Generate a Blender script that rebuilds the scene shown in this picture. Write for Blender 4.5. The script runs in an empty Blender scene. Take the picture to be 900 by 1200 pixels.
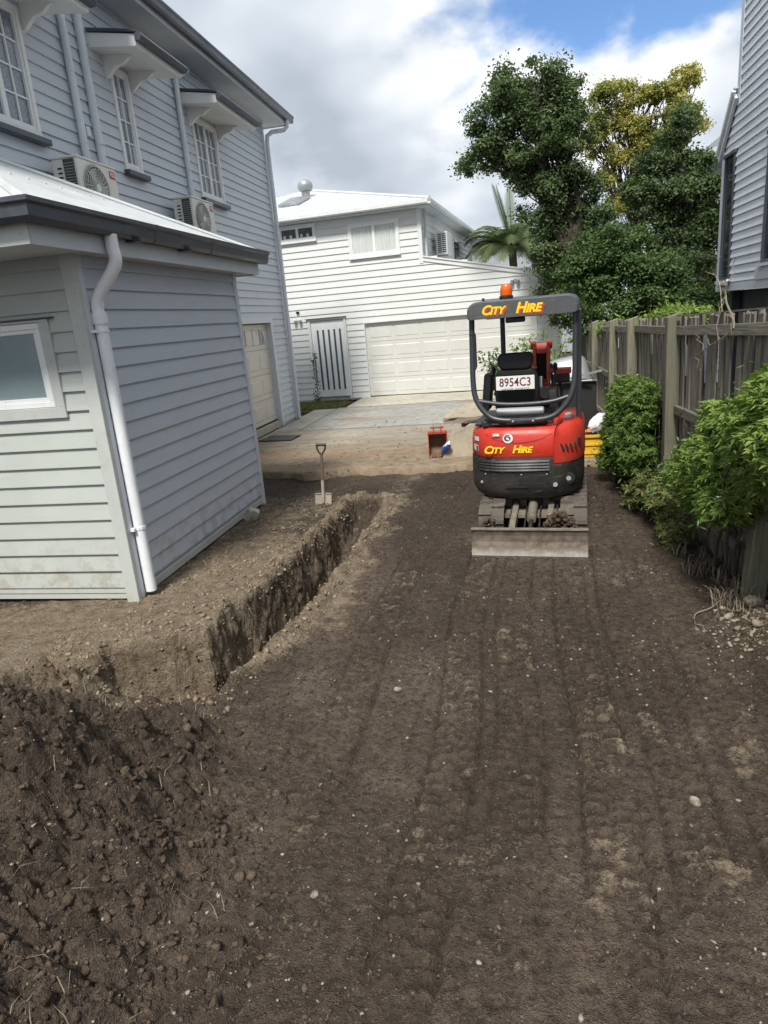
import bpy, bmesh, math, random
import numpy as np
from mathutils import Vector, Matrix, Euler
R = math.radians
random.seed(7)
rng = np.random.default_rng(11)
scene = bpy.context.scene
COL = scene.collection

# ---------------------------------------------------------------- camera, sky, sun, exposure
CAM_H = 2.10
PITCH, ROLL, YAW = R(15.914), R(-4.898), R(11.67)
fwd = Vector((-math.sin(YAW) * math.cos(PITCH), math.cos(YAW) * math.cos(PITCH), -math.sin(PITCH)))
rgt = Vector((math.cos(YAW), math.sin(YAW), 0))
upv = rgt.cross(fwd)
r2 = math.cos(ROLL) * rgt + math.sin(ROLL) * upv
u2 = -math.sin(ROLL) * rgt + math.cos(ROLL) * upv
cam_data = bpy.data.cameras.new('camera')
cam = bpy.data.objects.new('camera', cam_data)
COL.objects.link(cam)
m3 = Matrix((r2, u2, -fwd)).transposed()
cam.matrix_world = Matrix.Translation((0, 0, CAM_H)) @ m3.to_4x4()
cam_data.sensor_fit = 'VERTICAL'
cam_data.sensor_height = 36.0
cam_data.lens = 785.0 / 1200.0 * 36.0
cam_data.clip_start = 0.05
cam_data.clip_end = 2000
scene.camera = cam

SUN_EL, SUN_AZ = R(54), (-0.10, -0.995)      # direction towards the sun (x, y)
world = bpy.data.worlds.new('World')
scene.world = world
world.use_nodes = True
scene.view_settings.view_transform = 'Standard'
scene.view_settings.look = 'None'
scene.view_settings.exposure = 0.82
scene.view_settings.gamma = 1.0
scene.view_settings.use_curve_mapping = False
scene.cycles.use_denoising = True
scene.cycles.max_bounces = 4
scene.cycles.adaptive_threshold = 0.02
scene.cycles.transparent_max_bounces = 4
scene.render.film_transparent = False

def build_world():
    nt = world.node_tree
    nt.nodes.clear()
    N, L = nt.nodes.new, nt.links.new
    def math_(op, a, b=None, c=None):
        n = N('ShaderNodeMath'); n.operation = op
        for i, v in enumerate((a, b, c)):
            if v is None: continue
            if isinstance(v, (int, float)): n.inputs[i].default_value = v
            else: L(v, n.inputs[i])
        return n.outputs[0]
    def rng_(v, a, b, c=0.0, d=1.0, smooth=True):
        n = N('ShaderNodeMapRange'); n.interpolation_type = 'SMOOTHSTEP' if smooth else 'LINEAR'
        L(v, n.inputs['Value'])
        for k, q in (('From Min', a), ('From Max', b), ('To Min', c), ('To Max', d)): n.inputs[k].default_value = q
        return n.outputs[0]
    out = N('ShaderNodeOutputWorld'); bg = N('ShaderNodeBackground')
    sky = N('ShaderNodeTexSky'); sky.sky_type = 'NISHITA'; sky.sun_disc = False
    sky.sun_elevation = SUN_EL
    sky.sun_rotation = math.atan2(SUN_AZ[0], SUN_AZ[1])
    sky.air_density = 1.0; sky.dust_density = 0.3; sky.ozone_density = 2.5
    tc = N('ShaderNodeTexCoord'); sep = N('ShaderNodeSeparateXYZ')
    L(tc.outputs['Generated'], sep.inputs[0])
    zc = math_('ADD', math_('MAXIMUM', sep.outputs[2], 0.0), 0.42)
    ux = math_('DIVIDE', sep.outputs[0], zc); uy = math_('DIVIDE', sep.outputs[1], zc)
    comb = N('ShaderNodeCombineXYZ'); L(ux, comb.inputs[0]); L(uy, comb.inputs[1])
    def noise(vec, scale, detail, rough, off):
        mp = N('ShaderNodeMapping'); mp.inputs['Location'].default_value = off
        L(vec, mp.inputs[0])
        n = N('ShaderNodeTexNoise'); n.inputs['Scale'].default_value = scale
        n.inputs['Detail'].default_value = detail; n.inputs['Roughness'].default_value = rough
        L(mp.outputs[0], n.inputs['Vector']); return n.outputs['Fac']
    big = noise(comb.outputs[0], 2.1, 6, 0.52, CLOUD_OFF)
    lit = noise(comb.outputs[0], 2.1, 3, 0.50, (CLOUD_OFF[0] - 0.05, CLOUD_OFF[1] + 0.09, 0))
    gx = math_('MULTIPLY', math_('SUBTRACT', ux, GAP[0]), 0.62); gy = math_('SUBTRACT', uy, GAP[1])
    d2 = math_('ADD', math_('MULTIPLY', gx, gx), math_('MULTIPLY', gy, gy))
    gap = math_('MULTIPLY', math_('POWER', 2.718, math_('MULTIPLY', d2, -1.0 / (GAP[2] ** 2))), GAP[3])
    dens = math_('SUBTRACT', math_('ADD', big, 0.17), gap)
    cover = rng_(dens, 0.43, 0.53)
    core = rng_(dens, 0.56, 0.80)
    slope = math_('SUBTRACT', big, lit)
    tone = math_('ADD', math_('MULTIPLY', slope, 3.8), math_('MULTIPLY', core, -0.62))
    ramp = N('ShaderNodeValToRGB'); e = ramp.color_ramp.elements
    e[0].position = 0.0; e[0].color = CLOUD_COL[0]
    e[1].position = 1.0; e[1].color = CLOUD_COL[2]
    k = ramp.color_ramp.elements.new(0.5); k.color = CLOUD_COL[1]
    L(math_('ADD', tone, 0.80), ramp.inputs['Fac'])
    blue = N('ShaderNodeMix'); blue.data_type = 'RGBA'; blue.blend_type = 'MULTIPLY'; blue.inputs[0].default_value = 1.0
    L(sky.outputs[0], blue.inputs[6]); blue.inputs[7].default_value = (0.72, 0.86, 1.0, 1)
    mix = N('ShaderNodeMix'); mix.data_type = 'RGBA'
    L(cover, mix.inputs['Factor'])
    L(blue.outputs[2], mix.inputs[6]); L(ramp.outputs[0], mix.inputs[7])
    L(mix.outputs[2], bg.inputs['Color']); bg.inputs['Strength'].default_value = 0.10
    L(bg.outputs[0], out.inputs[0])
CLOUD_COL = ((2.85, 3.2, 3.7, 1), (4.1, 4.45, 4.9, 1), (6.4, 6.5, 6.6, 1))
CLOUD_OFF = (3.1, 1.7, 0.0)
GAP = (0.27, 1.275, 0.21, 0.38)
build_world()

sun_d = bpy.data.lights.new('sun', 'SUN'); sun_d.energy = 2.8; sun_d.angle = R(12); sun_d.color = (1.0, 0.955, 0.88)
sun = bpy.data.objects.new('sun', sun_d); COL.objects.link(sun)
sd = Vector((SUN_AZ[0], SUN_AZ[1], 0)).normalized() * math.cos(SUN_EL) + Vector((0, 0, math.sin(SUN_EL)))
sun.rotation_euler = sd.to_track_quat('Z', 'Y').to_euler()
sun.location = sd * 30

# ---------------------------------------------------------------- helpers
BASE = {}          # thing name -> base location (parts are given in world coordinates)
def tag(o, label=None, cat=None, group=None, kind=None):
    if label: o['label'] = label
    if cat: o['category'] = cat
    if group: o['group'] = group
    if kind: o['kind'] = kind
    return o
def thing(name, label, cat, loc=(0, 0, 0), rotz=0.0, group=None, world_coords=True):
    o = bpy.data.objects.new(name, None); o.empty_display_size = 0.2
    COL.objects.link(o); o.location = loc; o.rotation_euler = (0, 0, rotz)
    if world_coords: BASE[o.name] = Vector(loc)
    return tag(o, label, cat, group)
class MB:
    def __init__(s): s.v = []; s.f = []
    def add(s, vs, fs):
        b = len(s.v); s.v += [tuple(p) for p in vs]; s.f += [tuple(i + b for i in f) for f in fs]; return s
    def box(s, a, b):
        x0, y0, z0 = a; x1, y1, z1 = b
        return s.add([(x0, y0, z0), (x1, y0, z0), (x1, y1, z0), (x0, y1, z0), (x0, y0, z1), (x1, y0, z1), (x1, y1, z1), (x0, y1, z1)],
                     [(0, 3, 2, 1), (4, 5, 6, 7), (0, 1, 5, 4), (1, 2, 6, 5), (2, 3, 7, 6), (3, 0, 4, 7)])
    def obox(s, c, size, rot=(0, 0, 0)):
        m = Matrix.Translation(c) @ Euler(rot).to_matrix().to_4x4()
        h = [q / 2 for q in size]; t = MB().box((-h[0], -h[1], -h[2]), h)
        return s.add([m @ Vector(p) for p in t.v], t.f)
    def bar(s, a, b, w, h, up=(0, 0, 1)):
        a = Vector(a); b = Vector(b); d = (b - a); l = d.length; d.normalize()
        upv_ = Vector(up)
        if abs(d.dot(upv_)) > 0.99: upv_ = Vector((1, 0, 0))
        x = d.cross(upv_).normalized(); z = x.cross(d)
        vs = []
        for p in (a, b):
            for sx, sz in ((-1, -1), (1, -1), (1, 1), (-1, 1)): vs.append(p + x * sx * w / 2 + z * sz * h / 2)
        return s.add(vs, [(3, 2, 1, 0), (4, 5, 6, 7), (0, 1, 5, 4), (1, 2, 6, 5), (2, 3, 7, 6), (3, 0, 4, 7)])
    def tube(s, pts, r, n=8, cap=True):
        pts = [Vector(p) for p in pts]; rs = r if isinstance(r, (list, tuple)) else [r] * len(pts)
        ref = None; vs = []; k = len(pts)
        for i, p in enumerate(pts):
            d = (pts[min(i + 1, k - 1)] - pts[max(i - 1, 0)])
            if d.length < 1e-9: d = Vector((0, 0, 1))
            d.normalize()
            if ref is None:
                ref = Vector((0, 0, 1)) if abs(d.z) < 0.9 else Vector((1, 0, 0))
            x = d.cross(ref)
            if x.length < 1e-6: x = d.cross(Vector((0, 1, 0)))
            x.normalize(); y = x.cross(d); ref = y
            for j in range(n):
                a = 2 * math.pi * j / n
                vs.append(p + (x * math.cos(a) + y * math.sin(a)) * rs[i])
        fs = []
        for i in range(k - 1):
            for j in range(n):
                j2 = (j + 1) % n
                fs.append((i * n + j, i * n + j2, (i + 1) * n + j2, (i + 1) * n + j))
        if cap:
            fs.append(tuple(range(n - 1, -1, -1))); fs.append(tuple(range((k - 1) * n, k * n)))
        return s.add(vs, fs)
    def prism(s, poly, axis, d0, d1):
        # poly: 2D points in the two other axes (in x,y,z order); extruded along axis
        n = len(poly); vs = []
        for d in (d0, d1):
            for a, b in poly:
                vs.append({0: (d, a, b), 1: (a, d, b), 2: (a, b, d)}[axis])
        fs = [tuple(range(n - 1, -1, -1)), tuple(range(n, 2 * n))]
        for i in range(n):
            j = (i + 1) % n; fs.append((i, j, n + j, n + i))
        return s.add(vs, fs)
    def lathe(s, prof, c, axis=2, n=16):
        # prof: list of (radius, height)
        vs = []
        for r_, h in prof:
            for j in range(n):
                a = 2 * math.pi * j / n; p = (r_ * math.cos(a), r_ * math.sin(a), h)
                if axis == 0: p = (p[2], p[0], p[1])
                elif axis == 1: p = (p[0], p[2], p[1])
                vs.append((c[0] + p[0], c[1] + p[1], c[2] + p[2]))
        k = len(prof); fs = []
        for i in range(k - 1):
            for j in range(n):
                j2 = (j + 1) % n; fs.append((i * n + j, i * n + j2, (i + 1) * n + j2, (i + 1) * n + j))
        fs.append(tuple(range(n - 1, -1, -1))); fs.append(tuple(range((k - 1) * n, k * n)))
        return s.add(vs, fs)
    def loft(s, rings):
        n = len(rings[0]); vs = [p for r_ in rings for p in r_]; fs = []
        for i in range(len(rings) - 1):
            for j in range(n):
                j2 = (j + 1) % n; fs.append((i * n + j, i * n + j2, (i + 1) * n + j2, (i + 1) * n + j))
        fs.append(tuple(range(n - 1, -1, -1))); fs.append(tuple(range((len(rings) - 1) * n, len(rings) * n)))
        return s.add(vs, fs)
    def build(s, name, mat, parent=None, smooth=False, bevel=0.0, segs=2):
        vs = s.v
        if parent is not None and parent.name in BASE:
            b = BASE[parent.name]; vs = [(p[0] - b[0], p[1] - b[1], p[2] - b[2]) for p in vs]
        me = bpy.data.meshes.new(name); me.from_pydata(vs, [], s.f)
        bm = bmesh.new(); bm.from_mesh(me)
        bmesh.ops.recalc_face_normals(bm, faces=bm.faces)
        if bevel > 0:
            es = [e for e in bm.edges if len(e.link_faces) == 2 and e.calc_face_angle(0) > 0.6]
            bmesh.ops.bevel(bm, geom=es, offset=bevel, segments=segs, affect='EDGES', profile=0.5, clamp_overlap=True)
        bm.to_mesh(me); bm.free()
        me.materials.append(M[mat] if isinstance(mat, str) else mat)
        if smooth:
            me.polygons.foreach_set('use_smooth', [True] * len(me.polygons))
            if hasattr(me, 'set_sharp_from_angle'): me.set_sharp_from_angle(angle=R(38))
        o = bpy.data.objects.new(name, me); COL.objects.link(o)
        if parent is not None:
            o.parent = parent
            if parent.name in BASE: BASE[o.name] = BASE[parent.name]
        return o
def mesh_np(name, V, F, mat, parent=None, smooth=False, link=True):
    V = np.asarray(V, dtype=np.float32); F = np.asarray(F, dtype=np.int32)
    if parent is not None and parent.name in BASE: V = V - np.array(BASE[parent.name], dtype=np.float32)
    me = bpy.data.meshes.new(name); k = F.shape[1]
    me.vertices.add(len(V)); me.vertices.foreach_set('co', V.ravel())
    me.loops.add(F.size); me.loops.foreach_set('vertex_index', F.ravel())
    me.polygons.add(len(F)); me.polygons.foreach_set('loop_start', np.arange(0, F.size, k, dtype=np.int32))
    me.update(calc_edges=True)
    if smooth: me.polygons.foreach_set('use_smooth', np.ones(len(F), dtype=bool))
    me.materials.append(M[mat] if isinstance(mat, str) else mat)
    o = bpy.data.objects.new(name, me); COL.objects.link(o)
    if parent is not None: o.parent = parent
    return o
def curve_pts(ctrl, n=8):
    # Catmull-Rom through control points
    c = [Vector(p) for p in ctrl]; c = [c[0] * 2 - c[1]] + c + [c[-1] * 2 - c[-2]]; out = []
    for i in range(1, len(c) - 2):
        for k in range(n):
            t = k / n
            out.append(0.5 * ((2 * c[i]) + (c[i + 1] - c[i - 1]) * t + (2 * c[i - 1] - 5 * c[i] + 4 * c[i + 1] - c[i + 2]) * t * t
                              + (-c[i - 1] + 3 * c[i] - 3 * c[i + 1] + c[i + 2]) * t ** 3))
    out.append(c[-2]); return out
def text_mesh(name, body, size, mat, parent, mtx, extrude=0.002, shear=0.0, bold=0.0, small=False, spacing=1.0, align='CENTER', sx=1.0):
    cu = bpy.data.curves.new(name, 'FONT'); cu.body = body; cu.size = size; cu.extrude = extrude; cu.shear = shear; cu.offset = bold
    cu.align_x = align; cu.align_y = 'CENTER'; cu.space_character = spacing; cu.small_caps_scale = 0.78; cu.resolution_u = 3
    if small:
        for i, ch in enumerate(body):
            if ch.islower(): cu.body_format[i].use_small_caps = True
    tmp = bpy.data.objects.new(name + '_tmp', cu); COL.objects.link(tmp)
    dg = bpy.context.evaluated_depsgraph_get(); dg.update()
    me = bpy.data.meshes.new_from_object(tmp.evaluated_get(dg))
    bpy.data.objects.remove(tmp)
    me.name = name
    me.transform(mtx @ Matrix.Diagonal((sx, 1, 1, 1)))
    me.materials.clear(); me.materials.append(M[mat])
    o = bpy.data.objects.new(name, me); COL.objects.link(o); o.parent = parent
    return o

# numpy noise
def hash2(ix, iy, seed):
    h = (ix.astype(np.int64) * 374761393 + iy.astype(np.int64) * 668265263 + seed * 2147483647) & 0xFFFFFFFF
    h = ((h ^ (h >> 13)) * 1274126177) & 0xFFFFFFFF
    h = (h ^ (h >> 16)) & 0xFFFFFFFF
    return h / 4294967295.0
def vnoise(x, y, seed):
    ix = np.floor(x); iy = np.floor(y); fx = x - ix; fy = y - iy
    fx = fx * fx * fx * (fx * (fx * 6 - 15) + 10); fy = fy * fy * fy * (fy * (fy * 6 - 15) + 10)
    a = hash2(ix, iy, seed); b = hash2(ix + 1, iy, seed); c = hash2(ix, iy + 1, seed); d = hash2(ix + 1, iy + 1, seed)
    return (a + (b - a) * fx) * (1 - fy) + (c + (d - c) * fx) * fy
def fbm(x, y, seed, octv=5, gain=0.5):
    s = 0; a = 1.0; t = 0
    for i in range(octv):
        s = s + a * vnoise(x + 17.3 * i, y - 9.1 * i, seed + i); t += a; a *= gain; x = x * 2.03; y = y * 2.03
    return s / t
def clods(x, y, seed):
    # rounded lumps of varied size, cell size 1
    ix = np.floor(x); iy = np.floor(y); best = np.zeros_like(x)
    for dx in (-1, 0, 1):
        for dy in (-1, 0, 1):
            cx = ix + dx; cy = iy + dy
            px = cx + hash2(cx, cy, seed); py = cy + hash2(cx, cy, seed + 5); r_ = 0.25 + 0.5 * hash2(cx, cy, seed + 9) ** 2
            d = (x - px) ** 2 + (y - py) ** 2
            best = np.maximum(best, np.sqrt(np.maximum(r_ * r_ - d, 0)))
    return best
def blocks(x, y, seed):
    # broken angular lumps: plateaus of random height with creases between the cells
    ix = np.floor(x); iy = np.floor(y); f1 = np.full_like(x, 9.0); f2 = np.full_like(x, 9.0); hh = np.zeros_like(x); tx = np.zeros_like(x); ty = np.zeros_like(x)
    for dx in (-1, 0, 1):
        for dy in (-1, 0, 1):
            cx = ix + dx; cy = iy + dy; px = cx + hash2(cx, cy, seed); py = cy + hash2(cx, cy, seed + 5); d = np.hypot(x - px, y - py); nn = d < f1
            f2 = np.where(nn, f1, np.minimum(f2, d)); f1 = np.where(nn, d, f1)
            hh = np.where(nn, hash2(cx, cy, seed + 9), hh); tx = np.where(nn, (x - px) * (hash2(cx, cy, seed + 11) - 0.5), tx); ty = np.where(nn, (y - py) * (hash2(cx, cy, seed + 13) - 0.5), ty)
    return (0.25 + hh + (tx + ty) * 1.6) * sstep(0.0, 0.22, f2 - f1)
def sstep(a, b, x):
    t = np.clip((x - a) / (b - a), 0, 1); return t * t * (3 - 2 * t)

# ---------------------------------------------------------------- materials
M = {}
class NG:
    def __init__(s, name):
        s.m = bpy.data.materials.new(name); s.m.use_nodes = True; s.nt = s.m.node_tree; s.nt.nodes.clear()
        s.out = s.N('ShaderNodeOutputMaterial'); s.b = s.N('ShaderNodeBsdfPrincipled')
        s.L(s.b.outputs[0], s.out.inputs[0]); s.tc = s.N('ShaderNodeTexCoord'); s.geo = s.N('ShaderNodeNewGeometry')
    def N(s, t): return s.nt.nodes.new(t)
    def L(s, a, b): s.nt.links.new(a, b)
    def val(s, sock, v):
        if isinstance(v, (int, float)): sock.default_value = v
        elif isinstance(v, tuple): sock.default_value = v if len(v) == 4 else (*v, 1)
        else: s.L(v, sock)
    def math(s, op, a, b=0.0, c=None):
        n = s.N('ShaderNodeMath'); n.operation = op; s.val(n.inputs[0], a); s.val(n.inputs[1], b)
        if c is not None: s.val(n.inputs[2], c)
        return n.outputs[0]
    def noise(s, scale, detail=4, rough=0.55, vec=None, dist=0.0, stretch=None):
        n = s.N('ShaderNodeTexNoise'); n.inputs['Scale'].default_value = scale; n.inputs['Detail'].default_value = detail
        n.inputs['Roughness'].default_value = rough; n.inputs['Distortion'].default_value = dist
        v = vec if vec is not None else s.geo.outputs['Position']
        if stretch:
            mp = s.N('ShaderNodeMapping'); mp.inputs['Scale'].default_value = stretch; s.L(v, mp.inputs[0]); v = mp.outputs[0]
        s.L(v, n.inputs['Vector']); return n.outputs['Fac']
    def voro(s, scale, feature='F1', out='Distance', vec=None, rand=1.0):
        n = s.N('ShaderNodeTexVoronoi'); n.feature = feature; n.inputs['Scale'].default_value = scale; n.inputs['Randomness'].default_value = rand
        s.L(vec if vec is not None else s.geo.outputs['Position'], n.inputs['Vector']); return n.outputs[out]
    def rng(s, v, a, b, c=0.0, d=1.0):
        n = s.N('ShaderNodeMapRange'); s.val(n.inputs['Value'], v)
        for k, q in (('From Min', a), ('From Max', b), ('To Min', c), ('To Max', d)): n.inputs[k].default_value = q
        return n.outputs[0]
    def mix(s, f, a, b, blend='MIX'):
        n = s.N('ShaderNodeMix'); n.data_type = 'RGBA'; n.blend_type = blend
        s.val(n.inputs['Factor'], f); s.val(n.inputs[6], a); s.val(n.inputs[7], b); return n.outputs[2]
    def bump(s, h, dist, strength=1.0):
        n = s.N('ShaderNodeBump'); n.inputs['Distance'].default_value = dist; n.inputs['Strength'].default_value = strength
        s.L(h, n.inputs['Height']); s.L(n.outputs[0], s.b.inputs['Normal']); return n
    def attr(s, name):
        n = s.N('ShaderNodeAttribute'); n.attribute_name = name; return n.outputs['Fac']
    def done(s, key, col, rough=0.5, metal=0.0, **kw):
        s.val(s.b.inputs['Base Color'], col); s.val(s.b.inputs['Roughness'], rough); s.val(s.b.inputs['Metallic'], metal)
        for k, v in kw.items(): s.val(s.b.inputs[k.replace('_', ' ')], v)
        M[key] = s.m; return s.m
def paint(key, col, rough=0.5, var=0.12, scale=3.0, dirt=None, dirt_amt=0.0, bump=0.0006, streak=True, metal=0.0, spec=0.5, scuff=0.0):
    g = NG(key)
    n = g.noise(scale, 3, 0.6, stretch=(1, 1, 0.35) if streak else None)
    dk = tuple(c * (1 - var) for c in col); lt = tuple(min(1, c * (1 + var * 0.6)) for c in col)
    c = g.mix(g.rng(n, 0.3, 0.7), dk, lt)
    if dirt:
        d = g.math('MULTIPLY', g.rng(g.noise(9, 4, 0.7), 0.52, 0.72), dirt_amt)
        c = g.mix(d, c, dirt)
    if scuff:
        sc_ = g.noise(26, 3, 0.7, stretch=(0.25, 1, 3.0)); c = g.mix(g.math('MULTIPLY', g.rng(sc_, 0.60, 0.68), scuff), c, (0.30, 0.26, 0.22))
        du = g.rng(g.noise(3.2, 5, 0.7), 0.42, 0.72); c = g.mix(g.math('MULTIPLY', du, scuff * 0.55), c, (0.17, 0.135, 0.10))
    r_ = g.rng(n, 0.3, 0.7, rough - 0.07, rough + 0.1)
    if bump: g.bump(g.noise(60, 2, 0.6), bump)
    return g.done(key, c, r_, metal, Specular_IOR_Level=spec)

def make_materials():
    # house paints
    def weatherboard(key, col, var=0.07, mud=0.0, dirt=(0.30, 0.25, 0.18), grime=0.25):
        g = NG(key)
        oi = g.N('ShaderNodeObjectInfo')
        n = g.noise(1.6, 3, 0.6, stretch=(1, 1, 0.5)); n2 = g.noise(22, 3, 0.6, stretch=(0.12, 0.12, 1))
        c = g.mix(g.rng(n, 0.3, 0.7), tuple(q * (1 - var) for q in col), col)
        c = g.mix(g.rng(oi.outputs['Random'], 0, 1, 0, 0.10), c, tuple(q * 0.75 for q in col))
        c = g.mix(g.math('MULTIPLY', g.rng(n2, 0.55, 0.8), grime), c, tuple(q * 0.62 for q in col))
        if mud:
            sp = g.N('ShaderNodeSeparateXYZ'); g.L(g.geo.outputs['Position'], sp.inputs[0])
            low = g.rng(sp.outputs[2], 0.02, 0.75, 1.0, 0.0)
            splash = g.math('MULTIPLY', g.math('POWER', low, 1.6), g.rng(g.noise(7, 7, 0.72), 0.47, 0.60))
            c = g.mix(g.math('MULTIPLY', splash, mud), c, dirt)
        g.bump(g.noise(90, 2, 0.6, stretch=(0.2, 0.2, 1)), 0.0005)
        g.done(key, c, g.rng(n, 0.3, 0.7, 0.42, 0.6), Specular_IOR_Level=0.35)
    weatherboard('board_grey', (0.53, 0.575, 0.63), mud=0.5)
    weatherboard('board_ext', (0.52, 0.57, 0.635), mud=0.85)
    weatherboard('board_front', (0.455, 0.49, 0.465), mud=0.9)  # same boards as the side; warm sunlit tint put into the colour
    weatherboard('board_white', (0.68, 0.70, 0.69), var=0.05, grime=0.22)
    weatherboard('board_pale', (0.66, 0.70, 0.755), grime=0.3)
    paint('trim_grey', (0.56, 0.60, 0.64), 0.45, 0.06)
    paint('trim_front', (0.48, 0.51, 0.49), 0.45, 0.06, dirt=(0.34, 0.26, 0.16), dirt_amt=0.25)  # front copy of the trim: sunlit tint put into the colour, plus dirt
    paint('trim_white', (0.72, 0.735, 0.73), 0.42, 0.06)
    paint('pvc_white', (0.78, 0.81, 0.84), 0.32, 0.07, dirt=(0.3, 0.27, 0.22), dirt_amt=0.12)
    paint('pipe_painted', (0.60, 0.64, 0.69), 0.4, 0.07)
    paint('gutter_dark', (0.055, 0.066, 0.085), 0.38, 0.2, dirt=(0.13, 0.12, 0.11), dirt_amt=0.4)
    paint('roof_white', (0.56, 0.59, 0.60), 0.45, 0.08, dirt=(0.36, 0.35, 0.32), dirt_amt=0.3)
    paint('roof_grey', (0.36, 0.39, 0.42), 0.5, 0.1)
    paint('soffit', (0.55, 0.58, 0.61), 0.6, 0.06)
    paint('garage_cream', (0.58, 0.545, 0.485), 0.42, 0.05, dirt=(0.40, 0.33, 0.24), dirt_amt=0.15)
    paint('garage_pale', (0.60, 0.605, 0.57), 0.42, 0.04, dirt=(0.5, 0.46, 0.38), dirt_amt=0.12)
    paint('black_gap', (0.012, 0.012, 0.013), 0.8, 0.2, bump=0)
    paint('ac_cream', (0.66, 0.66, 0.60), 0.42, 0.06, dirt=(0.35, 0.33, 0.28), dirt_amt=0.2)
    paint('ac_dark', (0.055, 0.06, 0.05), 0.6, 0.3)
    paint('ac_grey', (0.36, 0.38, 0.38), 0.45, 0.1)
    paint('badge_red', (0.42, 0.02, 0.03), 0.35, 0.1, bump=0)
    paint('white_print', (0.8, 0.8, 0.8), 0.5, 0.03, bump=0)
    paint('alu_white', (0.80, 0.82, 0.83), 0.3, 0.04, bump=0)
    paint('slot_dark', (0.07, 0.09, 0.11), 0.35, 0.1)
    paint('curtain', (0.58, 0.62, 0.60), 0.85, 0.1)
    g = NG('glass_frosted'); n = g.noise(4, 4)
    g.bump(g.noise(160, 3), 0.0008)
    g.done('glass_frosted', g.mix(g.rng(n, 0.3, 0.7), (0.21, 0.28, 0.30), (0.26, 0.33, 0.35)), 0.28, Specular_IOR_Level=0.6)
    g = NG('glass_dark'); g.bump(g.noise(2.0, 2), 0.004)
    g.done('glass_dark', g.mix(g.rng(g.noise(5, 4), 0.35, 0.65), (0.018, 0.024, 0.03), (0.05, 0.06, 0.07)), 0.06, Specular_IOR_Level=0.8)
    g = NG('glass_leaded'); g.bump(g.noise(150, 3), 0.001)
    g.done('glass_leaded', g.mix(g.rng(g.noise(40, 3), 0.35, 0.65), (0.10, 0.13, 0.17), (0.22, 0.26, 0.31)), 0.16, Specular_IOR_Level=0.7)
    # soil
    g = NG('soil')
    och = g.attr('ochre'); wet_shade = g.attr('wet_shade')
    n1 = g.noise(1.1, 2, 0.6); n2 = g.noise(9, 4, 0.65); n3 = g.noise(60, 3, 0.7); n4 = g.noise(240, 2, 0.6)
    c = g.mix(g.rng(n1, 0.35, 0.65), (0.132, 0.097, 0.073), (0.200, 0.152, 0.117))
    c = g.mix(g.math('MULTIPLY', g.rng(n2, 0.42, 0.66), 0.6), c, (0.064, 0.047, 0.034))
    c = g.mix(g.math('MULTIPLY', wet_shade, g.rng(n2, 0.25, 0.6, 0.55, 1.0)), c, (0.064, 0.047, 0.035))
    oc = g.mix(g.rng(n2, 0.35, 0.68), (0.240, 0.182, 0.118), (0.410, 0.340, 0.245))
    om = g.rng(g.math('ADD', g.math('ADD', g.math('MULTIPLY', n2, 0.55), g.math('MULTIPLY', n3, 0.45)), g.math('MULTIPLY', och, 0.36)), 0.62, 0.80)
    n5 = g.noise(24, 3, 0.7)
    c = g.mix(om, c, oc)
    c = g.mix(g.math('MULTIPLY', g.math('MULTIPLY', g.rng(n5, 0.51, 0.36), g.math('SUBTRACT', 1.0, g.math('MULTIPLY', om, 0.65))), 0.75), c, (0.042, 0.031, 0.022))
    c = g.mix(g.math('MULTIPLY', g.rng(n5, 0.56, 0.70), 0.50), c, (0.175, 0.138, 0.098))
    c = g.mix(g.math('MULTIPLY', g.rng(n3, 0.5, 0.75), 0.35), c, (0.150, 0.125, 0.098))
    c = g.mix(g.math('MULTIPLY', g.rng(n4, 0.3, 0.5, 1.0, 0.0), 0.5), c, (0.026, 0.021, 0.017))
    # pale grit
    vd = g.voro(70); vc = g.voro(70, out='Color')
    sepc = g.N('ShaderNodeSeparateColor'); g.L(vc, sepc.inputs[0])
    grit = g.math('MULTIPLY', g.math('LESS_THAN', vd, 0.26), g.math('GREATER_THAN', sepc.outputs[0], 0.86))
    c = g.mix(g.math('MULTIPLY', grit, 0.7), c, (0.25, 0.21, 0.16))
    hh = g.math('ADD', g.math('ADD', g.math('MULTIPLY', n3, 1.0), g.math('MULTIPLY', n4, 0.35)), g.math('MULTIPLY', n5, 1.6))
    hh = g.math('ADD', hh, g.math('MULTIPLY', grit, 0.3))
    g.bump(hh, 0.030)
    g.done('soil', c, g.math('SUBTRACT', 0.95, g.math('MULTIPLY', wet_shade, 0.2)), Specular_IOR_Level=0.2)
    g = NG('clod'); n2 = g.math('ADD', g.math('MULTIPLY', g.noise(14, 3, 0.65), 0.4), g.math('MULTIPLY', g.attr('lump'), 0.6)); n3 = g.noise(90, 3, 0.7)
    c = g.mix(g.rng(n2, 0.25, 0.75), (0.056, 0.041, 0.029), (0.140, 0.105, 0.074))
    c = g.mix(g.math('MULTIPLY', g.rng(n3, 0.5, 0.72), 0.4), c, (0.150, 0.118, 0.085))
    g.bump(n3, 0.02); g.done('clod', c, 0.95, Specular_IOR_Level=0.2)
    g = NG('clod_sandy'); n2 = g.math('ADD', g.math('MULTIPLY', g.noise(14, 3, 0.65), 0.4), g.math('MULTIPLY', g.attr('lump'), 0.6)); n3 = g.noise(90, 3, 0.7)
    c = g.mix(g.rng(n2, 0.25, 0.75), (0.160, 0.122, 0.080), (0.31, 0.255, 0.180))
    g.bump(n3, 0.01); g.done('clod_sandy', c, 0.95, Specular_IOR_Level=0.2)
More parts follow.
